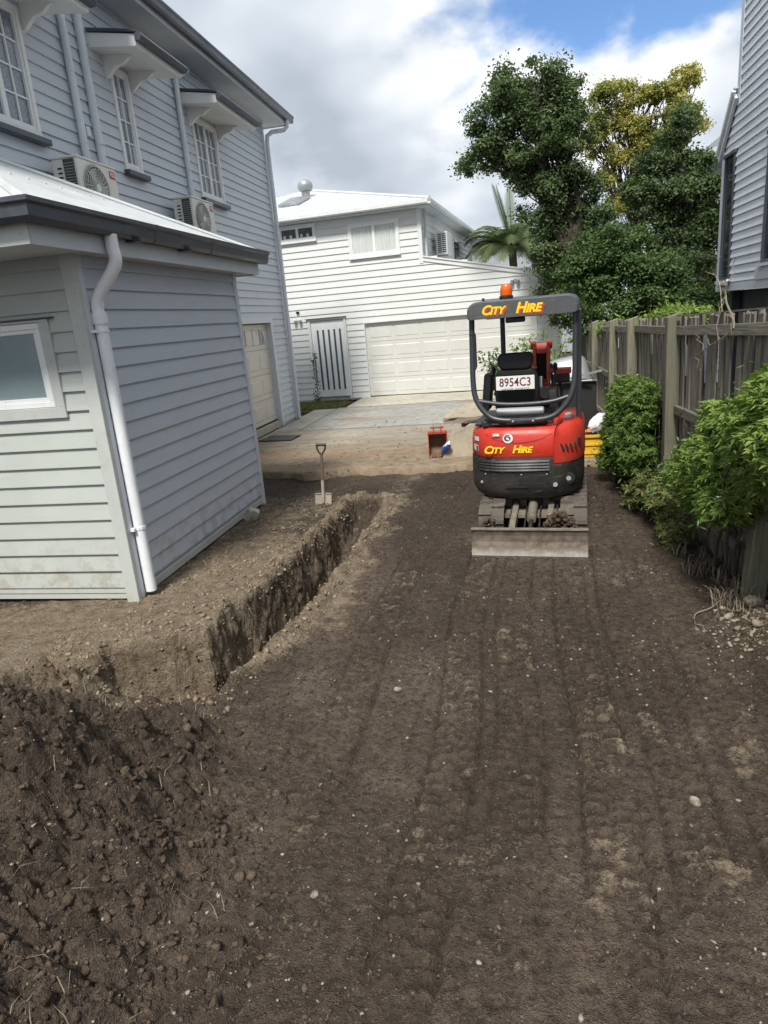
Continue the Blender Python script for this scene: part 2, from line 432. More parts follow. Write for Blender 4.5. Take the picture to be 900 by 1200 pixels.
    for key, c0, c1_ in (('clod_wall', (0.150, 0.110, 0.070), (0.27, 0.205, 0.135)), ('rubble', (0.19, 0.15, 0.10), (0.38, 0.325, 0.24))):
        g = NG(key); n2 = g.noise(9, 3, 0.65); n3 = g.noise(90, 3, 0.7)
        g.bump(n3, 0.008); g.done(key, g.mix(g.rng(n2, 0.35, 0.65), c0, c1_), 0.95, Specular_IOR_Level=0.2)
    g = NG('pebble'); oi = g.noise(26, 2, 0.5); n3 = g.noise(150, 4, 0.6)
    c = g.mix(g.rng(oi, 0.38, 0.62), (0.15, 0.125, 0.095), (0.33, 0.295, 0.235)); c = g.mix(g.rng(n3, 0.55, 0.8, 0, .6), c, (0.14, 0.11, 0.08))
    g.bump(n3, 0.004); g.done('pebble', c, 0.85, Specular_IOR_Level=0.3)
    # concrete
    def concrete(key, base, soil_near):
        g = NG(key); n1 = g.noise(0.9, 6, 0.6); n2 = g.noise(7, 6, 0.65); n3 = g.noise(110, 4, 0.6)
        c = g.mix(g.rng(n1, 0.3, 0.7), tuple(q * 0.84 for q in base), tuple(q * 1.1 for q in base))
        c = g.mix(g.math('MULTIPLY', g.rng(n2, 0.47, 0.64), 0.6), c, tuple(q * 0.55 for q in base))
        if soil_near:
            sp = g.N('ShaderNodeSeparateXYZ'); g.L(g.geo.outputs['Position'], sp.inputs[0])
            near = g.rng(sp.outputs[1], 9.0, 14.2, 1.0, 0.0)
            smear = g.noise(1.6, 7, 0.68, stretch=(0.7, 2.4, 1))
            d = g.rng(g.math('ADD', g.math('MULTIPLY', near, 0.62), g.math('MULTIPLY', smear, 0.9)), 0.62, 0.86)
            c = g.mix(d, c, g.mix(g.rng(n2, 0.35, 0.65), (0.17, 0.128, 0.083), (0.27, 0.22, 0.155)))
            clay = g.math('MULTIPLY', g.rng(g.noise(0.75, 5, 0.6, stretch=(0.5, 1.7, 1)), 0.56, 0.68), 0.75)
            c = g.mix(clay, c, (0.25, 0.155, 0.088))
        g.bump(g.math('ADD', n3, g.math('MULTIPLY', n2, 0.6)), 0.004)
        g.done(key, c, 0.85, Specular_IOR_Level=0.3)
    concrete('concrete_dirty', (0.33, 0.30, 0.25), True)
    concrete('concrete_grey', (0.33, 0.325, 0.30), True)
    concrete('concrete_pale', (0.44, 0.415, 0.35), False)
    concrete('concrete_old', (0.20, 0.19, 0.165), False)
    concrete('concrete_broken', (0.38, 0.33, 0.25), False)
    # timber
    def timber(key, a, b, c3, along=2):
        g = NG(key); st = [14, 14, 14]; st[along] = 0.9
        oi = g.N('ShaderNodeObjectInfo')
        add = g.N('ShaderNodeVectorMath'); add.operation = 'ADD'
        cx = g.N('ShaderNodeCombineXYZ'); g.L(g.math('MULTIPLY', oi.outputs['Random'], 40.0), cx.inputs[0]); g.L(g.math('MULTIPLY', oi.outputs['Random'], 91.0), cx.inputs[2])
        g.L(g.geo.outputs['Position'], add.inputs[0]); g.L(cx.outputs[0], add.inputs[1])
        grain = g.noise(3.0, 4, 0.65, vec=add.outputs[0], stretch=tuple(st), dist=0.4); bl = g.noise(2.2, 2, 0.6, vec=add.outputs[0])
        c = g.mix(g.rng(grain, 0.32, 0.68), a, b); c = g.mix(g.math('MULTIPLY', g.rng(bl, 0.42, 0.7), 0.65), c, c3)
        c = g.mix(g.rng(oi.outputs['Random'], 0, 1, 0, 0.45), c, tuple(q * 0.62 for q in a))
        g.bump(grain, 0.006); g.done(key, c, 0.88, Specular_IOR_Level=0.2)
    timber('paling', (0.135, 0.124, 0.103), (0.32, 0.30, 0.255), (0.21, 0.19, 0.152))
    timber('rail', (0.14, 0.13, 0.108), (0.31, 0.29, 0.245), (0.20, 0.18, 0.14), along=1)
    timber('post_pine', (0.135, 0.13, 0.092), (0.27, 0.255, 0.19), (0.17, 0.17, 0.125))
    timber('dry_stick', (0.20, 0.165, 0.12), (0.36, 0.31, 0.24), (0.22, 0.19, 0.14))
    timber('bark', (0.045, 0.036, 0.028), (0.13, 0.11, 0.088), (0.08, 0.07, 0.055))
    # foliage
    def leaf(key, a, b, yellow=None, scale=1.2, trans=0.35, rough=0.6):
        g = NG(key); n = g.noise(scale, 3, 0.6); n2 = g.noise(scale * 9, 2, 0.5)
        at = g.attr('tint')
        c = g.mix(g.rng(n, 0.35, 0.65), a, b); c = g.mix(g.math('MULTIPLY', at, 0.8), c, tuple(min(1, q * 1.7) for q in b))
        c = g.mix(g.rng(n2, 0.55, 0.75, 0, 0.5), c, tuple(q * 0.6 for q in a))
        if yellow: c = g.mix(g.math('MULTIPLY', g.rng(at, 0.35, 0.75), 0.85), c, yellow)
        tr = g.N('ShaderNodeBsdfTranslucent'); g.val(tr.inputs['Color'], g.mix(1.0, c, (0.9, 1.0, 0.55, 1), 'MULTIPLY'))
        mx = g.N('ShaderNodeMixShader'); mx.inputs[0].default_value = trans
        g.L(g.b.outputs[0], mx.inputs[1]); g.L(tr.outputs[0], mx.inputs[2]); g.L(mx.outputs[0], g.out.inputs[0])
        g.done(key, c, rough, Specular_IOR_Level=0.18)
    leaf('leaf_dark', (0.054, 0.086, 0.042), (0.112, 0.155, 0.070))
    leaf('leaf_mid', (0.052, 0.092, 0.036), (0.104, 0.160, 0.060))
    leaf('leaf_yellow', (0.10, 0.14, 0.045), (0.20, 0.235, 0.07), yellow=(0.48, 0.43, 0.14), trans=0.4)
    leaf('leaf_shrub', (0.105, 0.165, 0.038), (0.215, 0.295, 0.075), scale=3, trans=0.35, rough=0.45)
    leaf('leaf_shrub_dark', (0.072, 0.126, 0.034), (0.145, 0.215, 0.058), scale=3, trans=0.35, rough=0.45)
    leaf('leaf_palm', (0.09, 0.125, 0.055), (0.19, 0.235, 0.115), scale=1, trans=0.35)
    leaf('leaf_weed', (0.075, 0.095, 0.035), (0.14, 0.16, 0.06), yellow=(0.30, 0.25, 0.13), scale=4)
    leaf('grass', (0.085, 0.115, 0.035), (0.15, 0.18, 0.06), yellow=(0.28, 0.24, 0.12), scale=3)
    paint('flower_white', (0.8, 0.8, 0.76), 0.6, 0.05, bump=0)
    # excavator
    paint('exc_red', (0.56, 0.032, 0.018), 0.42, 0.14, dirt=(0.24, 0.13, 0.085), dirt_amt=0.45, streak=False, scuff=0.30)
    paint('boom_red', (0.58, 0.075, 0.04), 0.42, 0.12, dirt=(0.22, 0.14, 0.10), dirt_amt=0.35, streak=False)
    paint('exc_black', (0.013, 0.0135, 0.0145), 0.5, 0.25, dirt=(0.06, 0.052, 0.042), dirt_amt=0.4, streak=False, scuff=0.30)
    paint('canopy_grey', (0.070, 0.077, 0.086), 0.42, 0.12, dirt=(0.16, 0.15, 0.13), dirt_amt=0.25, streak=False, scuff=0.35)
    paint('frame_grey', (0.038, 0.043, 0.050), 0.36, 0.12, dirt=(0.14, 0.13, 0.11), dirt_amt=0.2, streak=False)
    paint('seat_black', (0.014, 0.015, 0.017), 0.62, 0.2, streak=False)
    paint('cylinder_grey', (0.32, 0.33, 0.34), 0.4, 0.1, streak=False)
    paint('text_yellow', (0.85, 0.62, 0.015), 0.4, 0.04, bump=0)
    paint('text_red', (0.60, 0.045, 0.02), 0.4, 0.06, bump=0)
    paint('plate_white', (0.72, 0.72, 0.70), 0.4, 0.04, bump=0)
    paint('plate_maroon', (0.10, 0.012, 0.02), 0.45, 0.05, bump=0)
    paint('decal_dark', (0.035, 0.03, 0.045), 0.45, 0.05, bump=0)
    paint('rubber_mud', (0.095, 0.082, 0.066), 0.85, 0.25, scale=20, dirt=(0.21, 0.175, 0.13), dirt_amt=0.9, bump=0.003, streak=False)
    paint('steel_mud', (0.19, 0.165, 0.13), 0.7, 0.3, scale=16, dirt=(0.11, 0.085, 0.06), dirt_amt=0.8, bump=0.003, streak=False)
    paint('chrome', (0.62, 0.62, 0.62), 0.22, 0.05, metal=1.0, bump=0)
    paint('steel_grey', (0.42, 0.43, 0.44), 0.4, 0.15, metal=0.8)
    g = NG('blade_steel')
    tcx = g.N('ShaderNodeSeparateXYZ'); g.L(g.tc.outputs['Object'], tcx.inputs[0])
    n = g.noise(11, 6, 0.68); n2 = g.noise(26, 4, 0.6, stretch=(0.4, 1, 4))
    edge = g.rng(g.math('ADD', tcx.outputs[2], g.math('MULTIPLY', g.math('SUBTRACT', n, 0.5), 0.22)), -0.02, 0.10)
    c = g.mix(edge, g.mix(g.rng(n2, 0.3, 0.7), (0.46, 0.45, 0.42), (0.60, 0.585, 0.55)), g.mix(g.rng(n, 0.4, 0.62), (0.105, 0.078, 0.056), (0.20, 0.165, 0.13)))
    g.bump(n, 0.003); g.done('blade_steel', c, g.rng(edge, 0, 1, 0.36, 0.85), g.rng(edge, 0, 1, 0.65, 0.0))
    g = NG('beacon_amber'); g.bump(g.noise(80, 2), 0.001)
    g.done('beacon_amber', (0.80, 0.13, 0.01), 0.2, Specular_IOR_Level=0.6, Coat_Weight=0.3)
    paint('bucket_red', (0.42, 0.055, 0.035), 0.55, 0.15, dirt=(0.24, 0.17, 0.11), dirt_amt=0.6, streak=False)
    paint('bucket_rust', (0.15, 0.085, 0.05), 0.7, 0.3, dirt=(0.26, 0.2, 0.13), dirt_amt=0.6, streak=False)
    paint('spade_wood', (0.13, 0.095, 0.065), 0.6, 0.25)
    paint('spade_black', (0.028, 0.025, 0.024), 0.5, 0.2)
    paint('spade_steel', (0.40, 0.36, 0.29), 0.6, 0.2, dirt=(0.25, 0.19, 0.12), dirt_amt=0.6)
    paint('bag_blue', (0.035, 0.10, 0.42), 0.4, 0.15, streak=False)
    paint('bag_white', (0.72, 0.74, 0.76), 0.45, 0.08, streak=False)
    paint('crate_yellow', (0.68, 0.42, 0.025), 0.45, 0.08, dirt=(0.4, 0.3, 0.12), dirt_amt=0.3, streak=False)
    paint('plastic_dark', (0.018, 0.019, 0.021), 0.6, 0.2, streak=False)
    paint('galv', (0.34, 0.36, 0.37), 0.45, 0.12, metal=0.4, streak=False)
    paint('mat_dark', (0.075, 0.07, 0.066), 0.9, 0.2, streak=False)
    paint('undercroft', (0.06, 0.065, 0.075), 0.8, 0.2)
    paint('tarp_teal', (0.03, 0.12, 0.12), 0.55, 0.2, streak=False)
    paint('terracotta', (0.42, 0.16, 0.07), 0.7, 0.15, streak=False)
make_materials()

# ---------------------------------------------------------------- ground
def trench_d(x, y):
    w = (fbm(x * 3.2, y * 3.2, 41, 4) - 0.5) * 0.14 + (fbm(x * 9, y * 9, 45, 3) - 0.5) * 0.045
    xl = np.interp(y, [3.2, 4.1, 5.0, 5.7, 7.4, 7.8], [-2.32, -2.28, -2.18, -2.07, -2.02, -1.98])
    xr = np.interp(y, [3.2, 3.5, 4.1, 5.3, 7.2, 7.8], [-1.82, -1.76, -1.66, -1.57, -1.53, -1.56])
    dA = np.minimum(np.minimum(x - xl + w, (xr - x) * 1.0 + w * 0.5), np.minimum(y - 3.2, 7.75 - y) + w)
    yb = np.interp(x, [-2.9, -2.6, -2.29, -1.9], [3.80, 3.96, 4.12, 4.2])
    dB = np.minimum(np.minimum(x + 2.86, -1.8 - x), np.minimum(y - 3.22, yb - y)) + w * 0.8
    return np.maximum(dA, dB)
def heap_d(x, y):
    xe = np.interp(y, [0.0, 1.0, 1.45, 1.77, 2.2, 2.7, 3.0, 3.35], [-1.2, -1.18, -1.15, -1.12, -1.2, -1.3, -1.62, -2.1])
    yb = np.interp(x, [-3.6, -2.9, -2.4, -1.7, -1.0], [3.35, 3.40, 3.30, 3.22, 3.0])
    w = (fbm(x * 1.9, y * 1.9, 71, 4) - 0.5) * 0.7
    return np.minimum(xe - x, (yb - y) * 0.80) + w * 0.5
def terrain(x, y):
    h = (fbm(x * 0.6, y * 0.6, 3, 3) - 0.5) * 0.06
    d = trench_d(x, y)
    D = np.interp(y, [3.1, 3.6, 5.4, 6.5, 7.2, 7.75], [0.46, 0.58, 0.62, 0.52, 0.34, 0.14])
    tm = sstep(0.0, 0.11, d)
    floor_n = (fbm(x * 5, y * 5, 23, 4) - 0.5) * 0.16
    lip = np.exp(-((d + 0.05) / 0.06) ** 2) * (fbm(x * 7, y * 7, 29, 3)) * 0.11
    hd = heap_d(x, y)
    heap = 0.80 * sstep(-0.05, 1.40, hd) * (0.55 + 0.9 * fbm(x * 2.4, y * 2.4, 77, 3))
    hm = sstep(0.0, 0.28, hd)
    loose = np.clip(hm + np.exp(-(d / 0.16) ** 2) * 0.3 + tm * 0.2, 0, 1)
    # rubble mound and loose edge along the fence
    rb = np.exp(-(((x - 1.52) / 0.30) ** 2 + ((y - 4.15) / 0.40) ** 2))
    edge = sstep(1.05, 1.35, x + (fbm(x * 2, y * 2, 91, 3) - 0.5) * 0.4) * sstep(0.9, 1.6, y) 
    loose = np.clip(loose + edge * 0.45 + rb * 0.5, 0, 1)
    near = sstep(1.75, 1.2, y + (fbm(x * 2, y * 2, 33, 3) - 0.5) * 0.9) * 0.55
    loose = np.clip(loose + near * sstep(0.25, -0.5, x), 0, 1)
    big = (fbm(x * 4.2, y * 4.2, 51, 4) - 0.5)
    wx = (fbm(x * 16, y * 16, 151, 3) - 0.5) * 0.16; wy = (fbm(x * 16 + 40, y * 16, 153, 3) - 0.5) * 0.16
    c1 = blocks((x + wx * .5) * 7.0, (y + wy * .5) * 7.0, 5) / 7.0; c2 = blocks((x + wx * .4) * 16 + 3, (y + wy * .4) * 16, 6) / 16.0; c3 = blocks((x + wx * .25) * 36, (y + wy * .25) * 36, 8) / 36.0
    rdg = 1 - np.abs(2 * fbm(x * 8, y * 8, 155, 4) - 1) * 2.0
    r_ = loose * (big * 0.22 + c1 * 0.34 * hm + c2 * 0.42 + c3 * 0.5 + rdg * 0.02 * hm + (fbm(x * 30, y * 30, 157, 3) - 0.5) * 0.035)
    crumb = clods(x * 27 + 9, y * 27, 12) / 27.0 * sstep(0.52, 0.70, fbm(x * 1.7, y * 1.7, 61, 4))
    # packed lane: track prints left by the machine
    pr = np.zeros_like(x); wander = 0.05 * np.sin(y * 0.8) + 0.02 * np.sin(y * 2.3 + 1)
    for cx, ph, am in ((-0.92, 0.0, 0.7), (-0.30, 1.3, 0.9), (0.02, 2.1, 0.7), (0.42, 0.4, 1.0), (0.74, 3.0, 0.8), (1.08, 1.9, 0.6)):
        u = (x - cx - wander - 0.045 * (y - 5)) * 1.0
        band = sstep(0.120, 0.108, np.abs(u)) * sstep(0.006, 0.016, np.abs(u))
        keep = 0.15 + 0.85 * sstep(0.40, 0.55, fbm(x * 1.3 + 9 * cx, y * 1.1, 83, 4))
        ph2 = ph + np.where(u > 0, np.pi, 0.0)
        saw = 0.5 + 0.5 * np.sin(y * 2 * np.pi / 0.075 + ph2 + 1.1 * vnoise(x * 7, y * 3, 14))
        lug = sstep(0.40, 0.56, saw) * (0.45 + 0.9 * vnoise(x * 19, y * 19, 15))
        pr = pr + am * keep * band * (lug - 0.45) * 0.030
        pr = pr - am * keep * 0.024 * np.exp(-((np.abs(u) - 0.116) / 0.012) ** 2)
    packed = np.clip(1 - loose * 1.3, 0, 1)
    fine = (fbm(x * 17, y * 17, 19, 4) - 0.5) * 0.026 + clods(x * 42, y * 42, 88) / 42 * 0.22 * sstep(0.35, 0.6, fbm(x * 3, y * 3, 89, 3))
    h = h + heap + lip - tm * (D + floor_n * 0.35) + r_ + packed * (pr + crumb * 0.5) + fine + rb * 0.13
    # soil falls a little towards the fence and before the cut edge of the driveway slab
    h = h - 0.05 * sstep(8.4, 9.1, y)
    far = sstep(9.5, 11.0, y); side = sstep(-4.4, -5.4, x) + sstep(2.0, 3.0, x) + sstep(0.6, -0.5, y)
    h = h * (1 - np.clip(far + side, 0, 1)) - 0.06 * far
    # soil colours
    left = sstep(-2.05, -2.45, x) * sstep(3.3, 3.8, y) * sstep(8.6, 7.0, y)
    och = 0.55 * left * sstep(0.3, 0.65, fbm(x * 1.8, y * 1.8, 101, 4)) + 0.45 * left
    och = och + 0.75 * sstep(-2.6, -3.0, x) * sstep(4.75, 4.3, y) * sstep(3.2, 3.6, y)
    och = och + np.exp(-((d + 0.05) / 0.10) ** 2) * (0.60 + 0.50 * vnoise(x * 2.5, y * 2.5, 103)) * sstep(3.2, 3.6, y)
    wall = tm * sstep(-0.05, -0.16, h)
    och = och * (1 - tm) + wall * (0.85 + 0.15 * vnoise(x * 4, y * 3, 104)) * sstep(8.2, 6.0, y) * (1 - 0.75 * sstep(0.13, 0.20, d))
    sand = sstep(0.0, 0.25, hd) * sstep(0.75, 0.2, hd) * sstep(2.85, 3.1, y) * sstep(-1.5, -1.9, x)
    och = och * (1 - 0.8 * hm) + 0.8 * sand
    patch = sstep(0.42, 0.66, fbm(x * 2.3 + 4, y * 2.3, 111, 5)) * (0.45 + 0.55 * sstep(0.0, 0.5, x) * sstep(3.6, 2.2, y)) * (0.25 + 0.75 * sstep(0.40, 0.60, fbm(x * 8, y * 8, 113, 4)))
    och = och + patch * packed * 0.66 + rb * 0.55
    och = och + 0.5 * sstep(-1.15, -1.4, x + (fbm(x * 2, y * 2, 115, 3) - .5) * .5) * sstep(-1.7, -1.45, x) * sstep(3.6, 4.4, y)
    wet_shade = 0.55 * hm + 0.8 * edge * sstep(1.4, 3.0, y) + 0.75 * sstep(0.42, 0.60, fbm(x * 1.3, y * 0.55, 121, 4)) * packed + tm * 0.10 * (1 - wall)
    wet_shade = wet_shade + 0.55 * packed * sstep(-0.002, -0.012, pr)  # track-print relief put into the colour: grooves darker
    och = och + 0.22 * packed * sstep(0.002, 0.012, pr)  # print ridges paled, the light half of that coloured relief
    wet_shade = wet_shade + 0.5 * sstep(7.8, 8.3, y) * sstep(9.3, 8.8, y)  # shadow band before the slab edge, put into the soil colour
    return h, np.clip(och, 0, 1), np.clip(wet_shade, 0, 1)
def zat(x, y):
    return float(terrain(np.array([float(x)]), np.array([float(y)]))[0][0])

def build_ground():
    xs = np.concatenate([[-400, -150, -60, -25, -12, -7, -5.6], np.arange(-4.7, -3.2, 0.045), np.arange(-3.2, -2.46, 0.0125), np.arange(-2.46, -1.92, 0.0045), np.arange(-1.92, 1.75, 0.0125), np.arange(1.78, 4, 0.08), [5, 8, 14, 30, 70, 160, 400]])
    ys = [-300, -80, -20, -6, -2, 0.0, 0.4]; y = 0.62
    while y < 9.7: ys.append(y); y += (0.0055 if 3.72 < y < 4.22 else 0.009 + 0.0018 * (y - 0.6))
    ys += [10.2, 11, 12, 14, 17, 20, 26, 40, 80, 160, 400, 900]
    ys = np.array(ys); X, Y = np.meshgrid(xs, ys)
    h, och, wet_shade = terrain(X.ravel(), Y.ravel())
    xx, yy = X.ravel().copy(), Y.ravel().copy(); td = trench_d(xx, yy); wz = np.exp(-((td - 0.06) / 0.10) ** 2) * (np.abs(xx) < 4)
    q1 = yy * 1.0 + xx * 1.3
    def n3(f, sd): return fbm(q1 * f, h * f * 1.25 + sd, 300 + sd, 4) - 0.5
    dsp = wz * (n3(5, 1) * 0.05 + n3(14, 2) * 0.035 + n3(34, 3) * 0.022)
    gx_ = (trench_d(xx + 0.02, yy) - trench_d(xx - 0.02, yy)); gy_ = (trench_d(xx, yy + 0.02) - trench_d(xx, yy - 0.02)); gl = np.sqrt(gx_ ** 2 + gy_ ** 2) + 1e-6
    xx = xx + dsp * gx_ / gl; yy = yy + dsp * gy_ / gl; h = h + wz * n3(20, 5) * 0.03
    V = np.stack([xx, yy, h], 1)
    nx, ny = len(xs), len(ys); idx = np.arange(nx * ny).reshape(ny, nx)
    F = np.stack([idx[:-1, :-1].ravel(), idx[:-1, 1:].ravel(), idx[1:, 1:].ravel(), idx[1:, :-1].ravel()], 1)
    o = mesh_np('ground', V, F, 'soil', smooth=True); o['kind'] = 'structure'
    for nm, a in (('ochre', och), ('wet_shade', wet_shade)):
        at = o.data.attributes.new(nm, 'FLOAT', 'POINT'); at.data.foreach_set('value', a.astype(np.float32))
    return o
ground = build_ground()

def ico(sub=1):
    bm = bmesh.new(); bmesh.ops.create_icosphere(bm, subdivisions=sub, radius=1.0)
    V = np.array([v.co[:] for v in bm.verts]); F = np.array([[v.index for v in f.verts] for f in bm.faces]); bm.free(); return V, F
def scatter_lumps(name, pts, sizes, mat, sub=1, flat=0.75, seed=1, sink=0.3, label=None, cat=None, jag=0.35):
    V0, F0 = ico(sub); r_ = np.random.default_rng(seed); n = len(pts); k = len(V0)
    out = np.zeros((n, k, 3)); 
    A = r_.normal(size=(n, 3, 3)); Q = np.linalg.qr(A)[0]
    sc = np.stack([r_.uniform(0.7, 1.3, n), r_.uniform(0.6, 1.1, n), r_.uniform(0.45, 0.85, n)], 1)
    base = V0[None] * (1 + 1.1 * jag * (r_.random((n, k, 1)) - 0.5) * 2)
    for _ in range(6):
        pn = r_.normal(size=(n, 1, 3)); pn /= np.linalg.norm(pn, axis=2, keepdims=True); pd = r_.uniform(0.35, 0.8, (n, 1))
        ov = np.maximum((base * pn).sum(2) - pd, 0); base = base - ov[..., None] * pn
    P = np.einsum('nij,nkj->nki', Q, base * sc[:, None, :]) ; P[..., 2] *= flat
    P = P * np.asarray(sizes)[:, None, None] + np.asarray(pts)[:, None, :]
    P[..., 2] += (np.asarray(sizes) * (0.5 - sink))[:, None] * flat
    F = (F0[None] + (np.arange(n) * k)[:, None, None]).reshape(-1, 3)
    o = mesh_np(name, P.reshape(-1, 3), F, mat, smooth=False); tag(o, label, cat, kind='stuff')
    o.data.attributes.new('lump', 'FLOAT', 'POINT').data.foreach_set('value', np.repeat(r_.random(n), k).astype(np.float32)); return o
def scatter_points(n, fn, seed, box):
    r_ = np.random.default_rng(seed); out = []
    tot = 0
    while tot < n:
        x = r_.uniform(box[0], box[1], n * 3); y = r_.uniform(box[2], box[3], n * 3); p = fn(x, y); k = r_.random(n * 3) < p
        h = terrain(x[k], y[k])[0]; out.append(np.stack([x[k], y[k], h], 1)); tot += int(k.sum())
        if len(out) > 30: break
    return np.concatenate(out)[:n]
def build_loose():
    r_ = np.random.default_rng(5)
    fn = lambda x, y: np.clip(sstep(-0.10, 0.25, heap_d(x, y)) * 0.9 + 0.45 * sstep(-0.55, 0.0, heap_d(x, y)), 0, 1) * sstep(3.5, 2.2, y + 0.2)
    p = scatter_points(16000, fn, 3, (-3.3, -0.3, 0.7, 3.5)); s = 0.003 + 0.030 * r_.random(len(p)) ** 9
    scatter_lumps('soil_clods', p, s, 'clod', 1, 0.95, 2, 0.45, 'dark crumbly soil clods over the spoil heap by the trench', 'soil', 0.42)
    fn = lambda x, y: (np.exp(-((trench_d(x, y) + 0.04) / 0.12) ** 2) * 0.8 + sstep(-2.0, -2.4, x) * 0.45 * sstep(3.3, 3.7, y)) * (heap_d(x, y) < 0.35)
    p = scatter_points(5000, fn, 13, (-3.4, -1.1, 3.0, 8.0)); s = 0.005 + 0.024 * r_.random(len(p)) ** 3
    scatter_lumps('sandy_clods', p, s, 'clod_sandy', 1, 0.8, 12, 0.35, 'sandy crumbs along the lips of the trench', 'soil')
    def fw(x, y):
        d = trench_d(x, y); return np.exp(-((d - 0.06) / 0.06) ** 2) * (heap_d(x, y) < 0.2)
    p = scatter_points(3000, fw, 17, (-3.0, -1.3, 3.2, 7.8)); p[:, :2] += r_.normal(size=(len(p), 2)) * 0.012; s = 0.003 + 0.010 * r_.random(len(p)) ** 3
    scatter_lumps('wall_crumbs', p, s, 'clod_wall', 1, 1.0, 18, 0.5, 'crumbling brown earth on the trench walls', 'soil')
    n_ = 2600; q = r_.random((n_, 2)); px = -4.6 + 6.0 * q[:, 0]; py = 9.15 + 5.0 * q[:, 1] ** 2.2; kk = fbm(px * 1.2, py * 2.5, 171, 4) > 0.47
    scatter_lumps('driveway_crumbs', np.stack([px, py, np.full(n_, 0.047)], 1)[kk], (0.004 + 0.026 * r_.random(n_) ** 5)[kk], 'clod_sandy', 1, 0.6, 172, 0.3, 'dried mud crumbs scattered over the dirty concrete driveway', 'soil')
    fr = lambda x, y: np.exp(-(((x - 1.50) / 0.22) ** 2 + ((y - 4.12) / 0.30) ** 2))
    p = scatter_points(1500, fr, 19, (1.1, 1.75, 3.4, 4.9)); s = 0.004 + 0.022 * r_.random(len(p)) ** 5
    scatter_lumps('rubble', p, s, 'rubble', 1, 0.8, 20, 0.4, 'pale crumbled mortar rubble mounded at the near fence post', 'rubble')
    fn = lambda x, y: (0.18 + 0.5 * sstep(0.5, 0.7, fbm(x * 1.5, y * 1.5, 131, 3))) * (trench_d(x, y) < -0.05)
    p = scatter_points(16000, fn, 23, (-2.0, 1.7, 0.8, 8.6)); s = 0.0025 + 0.014 * r_.random(len(p)) ** 4
    scatter_lumps('soil_crumbs', p, s, 'clod', 0, 0.75, 22, 0.35, 'small dark soil crumbs strewn over the driven lane', 'soil')
    fn = lambda x, y: 0.10 + 0.6 * sstep(0.55, 0.72, fbm(x * 1.3, y * 1.3, 141, 3)) + 0.9 * np.exp(-(((x - 1.5) / 0.35) ** 2 + ((y - 4.0) / 0.5) ** 2)) + 1.0 * sstep(-2.6, -2.9, x) * sstep(4.75, 4.5, y) * sstep(3.4, 3.7, y)
    p = scatter_points(7000, fn, 33, (-4.0, 1.75, 0.8, 8.8)); s = 0.0022 + 0.0125 * r_.random(len(p)) ** 5
    scatter_lumps('gravel', p, s, 'pebble', 1, 0.7, 32, 0.3, 'pale gravel chips scattered through the dark soil', 'gravel')
build_loose()

# driveway slabs at the back
drive = thing('concrete_driveway', None, None, (-1.8, 13.0, 0)); drive['kind'] = 'structure'
def build_drive():
    def slab(x0, x1, y0, y1, z, mat, near_jag=0.0, dx=0.09):
        xs = np.arange(x0, x1 + 1e-6, (x1 - x0) / max(2, int((x1 - x0) / dx))); ys = np.linspace(y0, y1, max(3, int((y1 - y0) / 0.22)))
        X, Y = np.meshgrid(xs, ys)
        if near_jag:
            j = (fbm(xs * 1.7, xs * 0 + 2.2, 201, 5) - 0.5) * near_jag + (fbm(xs * 9, xs * 0 + 5, 205, 3) - 0.5) * 0.12
            t = (Y - y0) / (y1 - y0); Y = Y + (1 - t) ** 3 * j[None, :]
        Z = np.full_like(X, z) + (fbm(X * 0.7, Y * 0.7, 207, 3) - 0.5) * 0.02
        top = np.stack([X, Y, Z], -1); ny, nx = X.shape
        ring = [(0, i) for i in range(nx)] + [(j, nx - 1) for j in range(1, ny)] + [(ny - 1, i) for i in range(nx - 2, -1, -1)] + [(j, 0) for j in range(ny - 2, 0, -1)]
        V = top.reshape(-1, 3); idx = np.arange(nx * ny).reshape(ny, nx)
        F = [list(f) for f in np.stack([idx[:-1, :-1].ravel(), idx[:-1, 1:].ravel(), idx[1:, 1:].ravel(), idx[1:, :-1].ravel()], 1)]
        low = np.array([top[a] - np.array([0, -0.01, 0.13]) for a in ring]); b = len(V); V = np.concatenate([V, low])
        for i in range(len(ring)):
            k = (i + 1) % len(ring); F.append([idx[ring[k]], idx[ring[i]], b + i, b + k])
        mesh_np('slab', V, np.array(F), mat, drive)
    slab(-5.0, 1.40, 9.22, 13.30, 0.045, 'concrete_dirty', 0.5)
    slab(-5.0, -4.42, 13.312, 16.6, 0.047, 'concrete_pale')
    slab(-4.408, 1.40, 13.312, 16.75, 0.043, 'concrete_grey')
    slab(-4.20, 1.40, 16.762, 18.9, 0.055, 'concrete_pale')
build_drive()

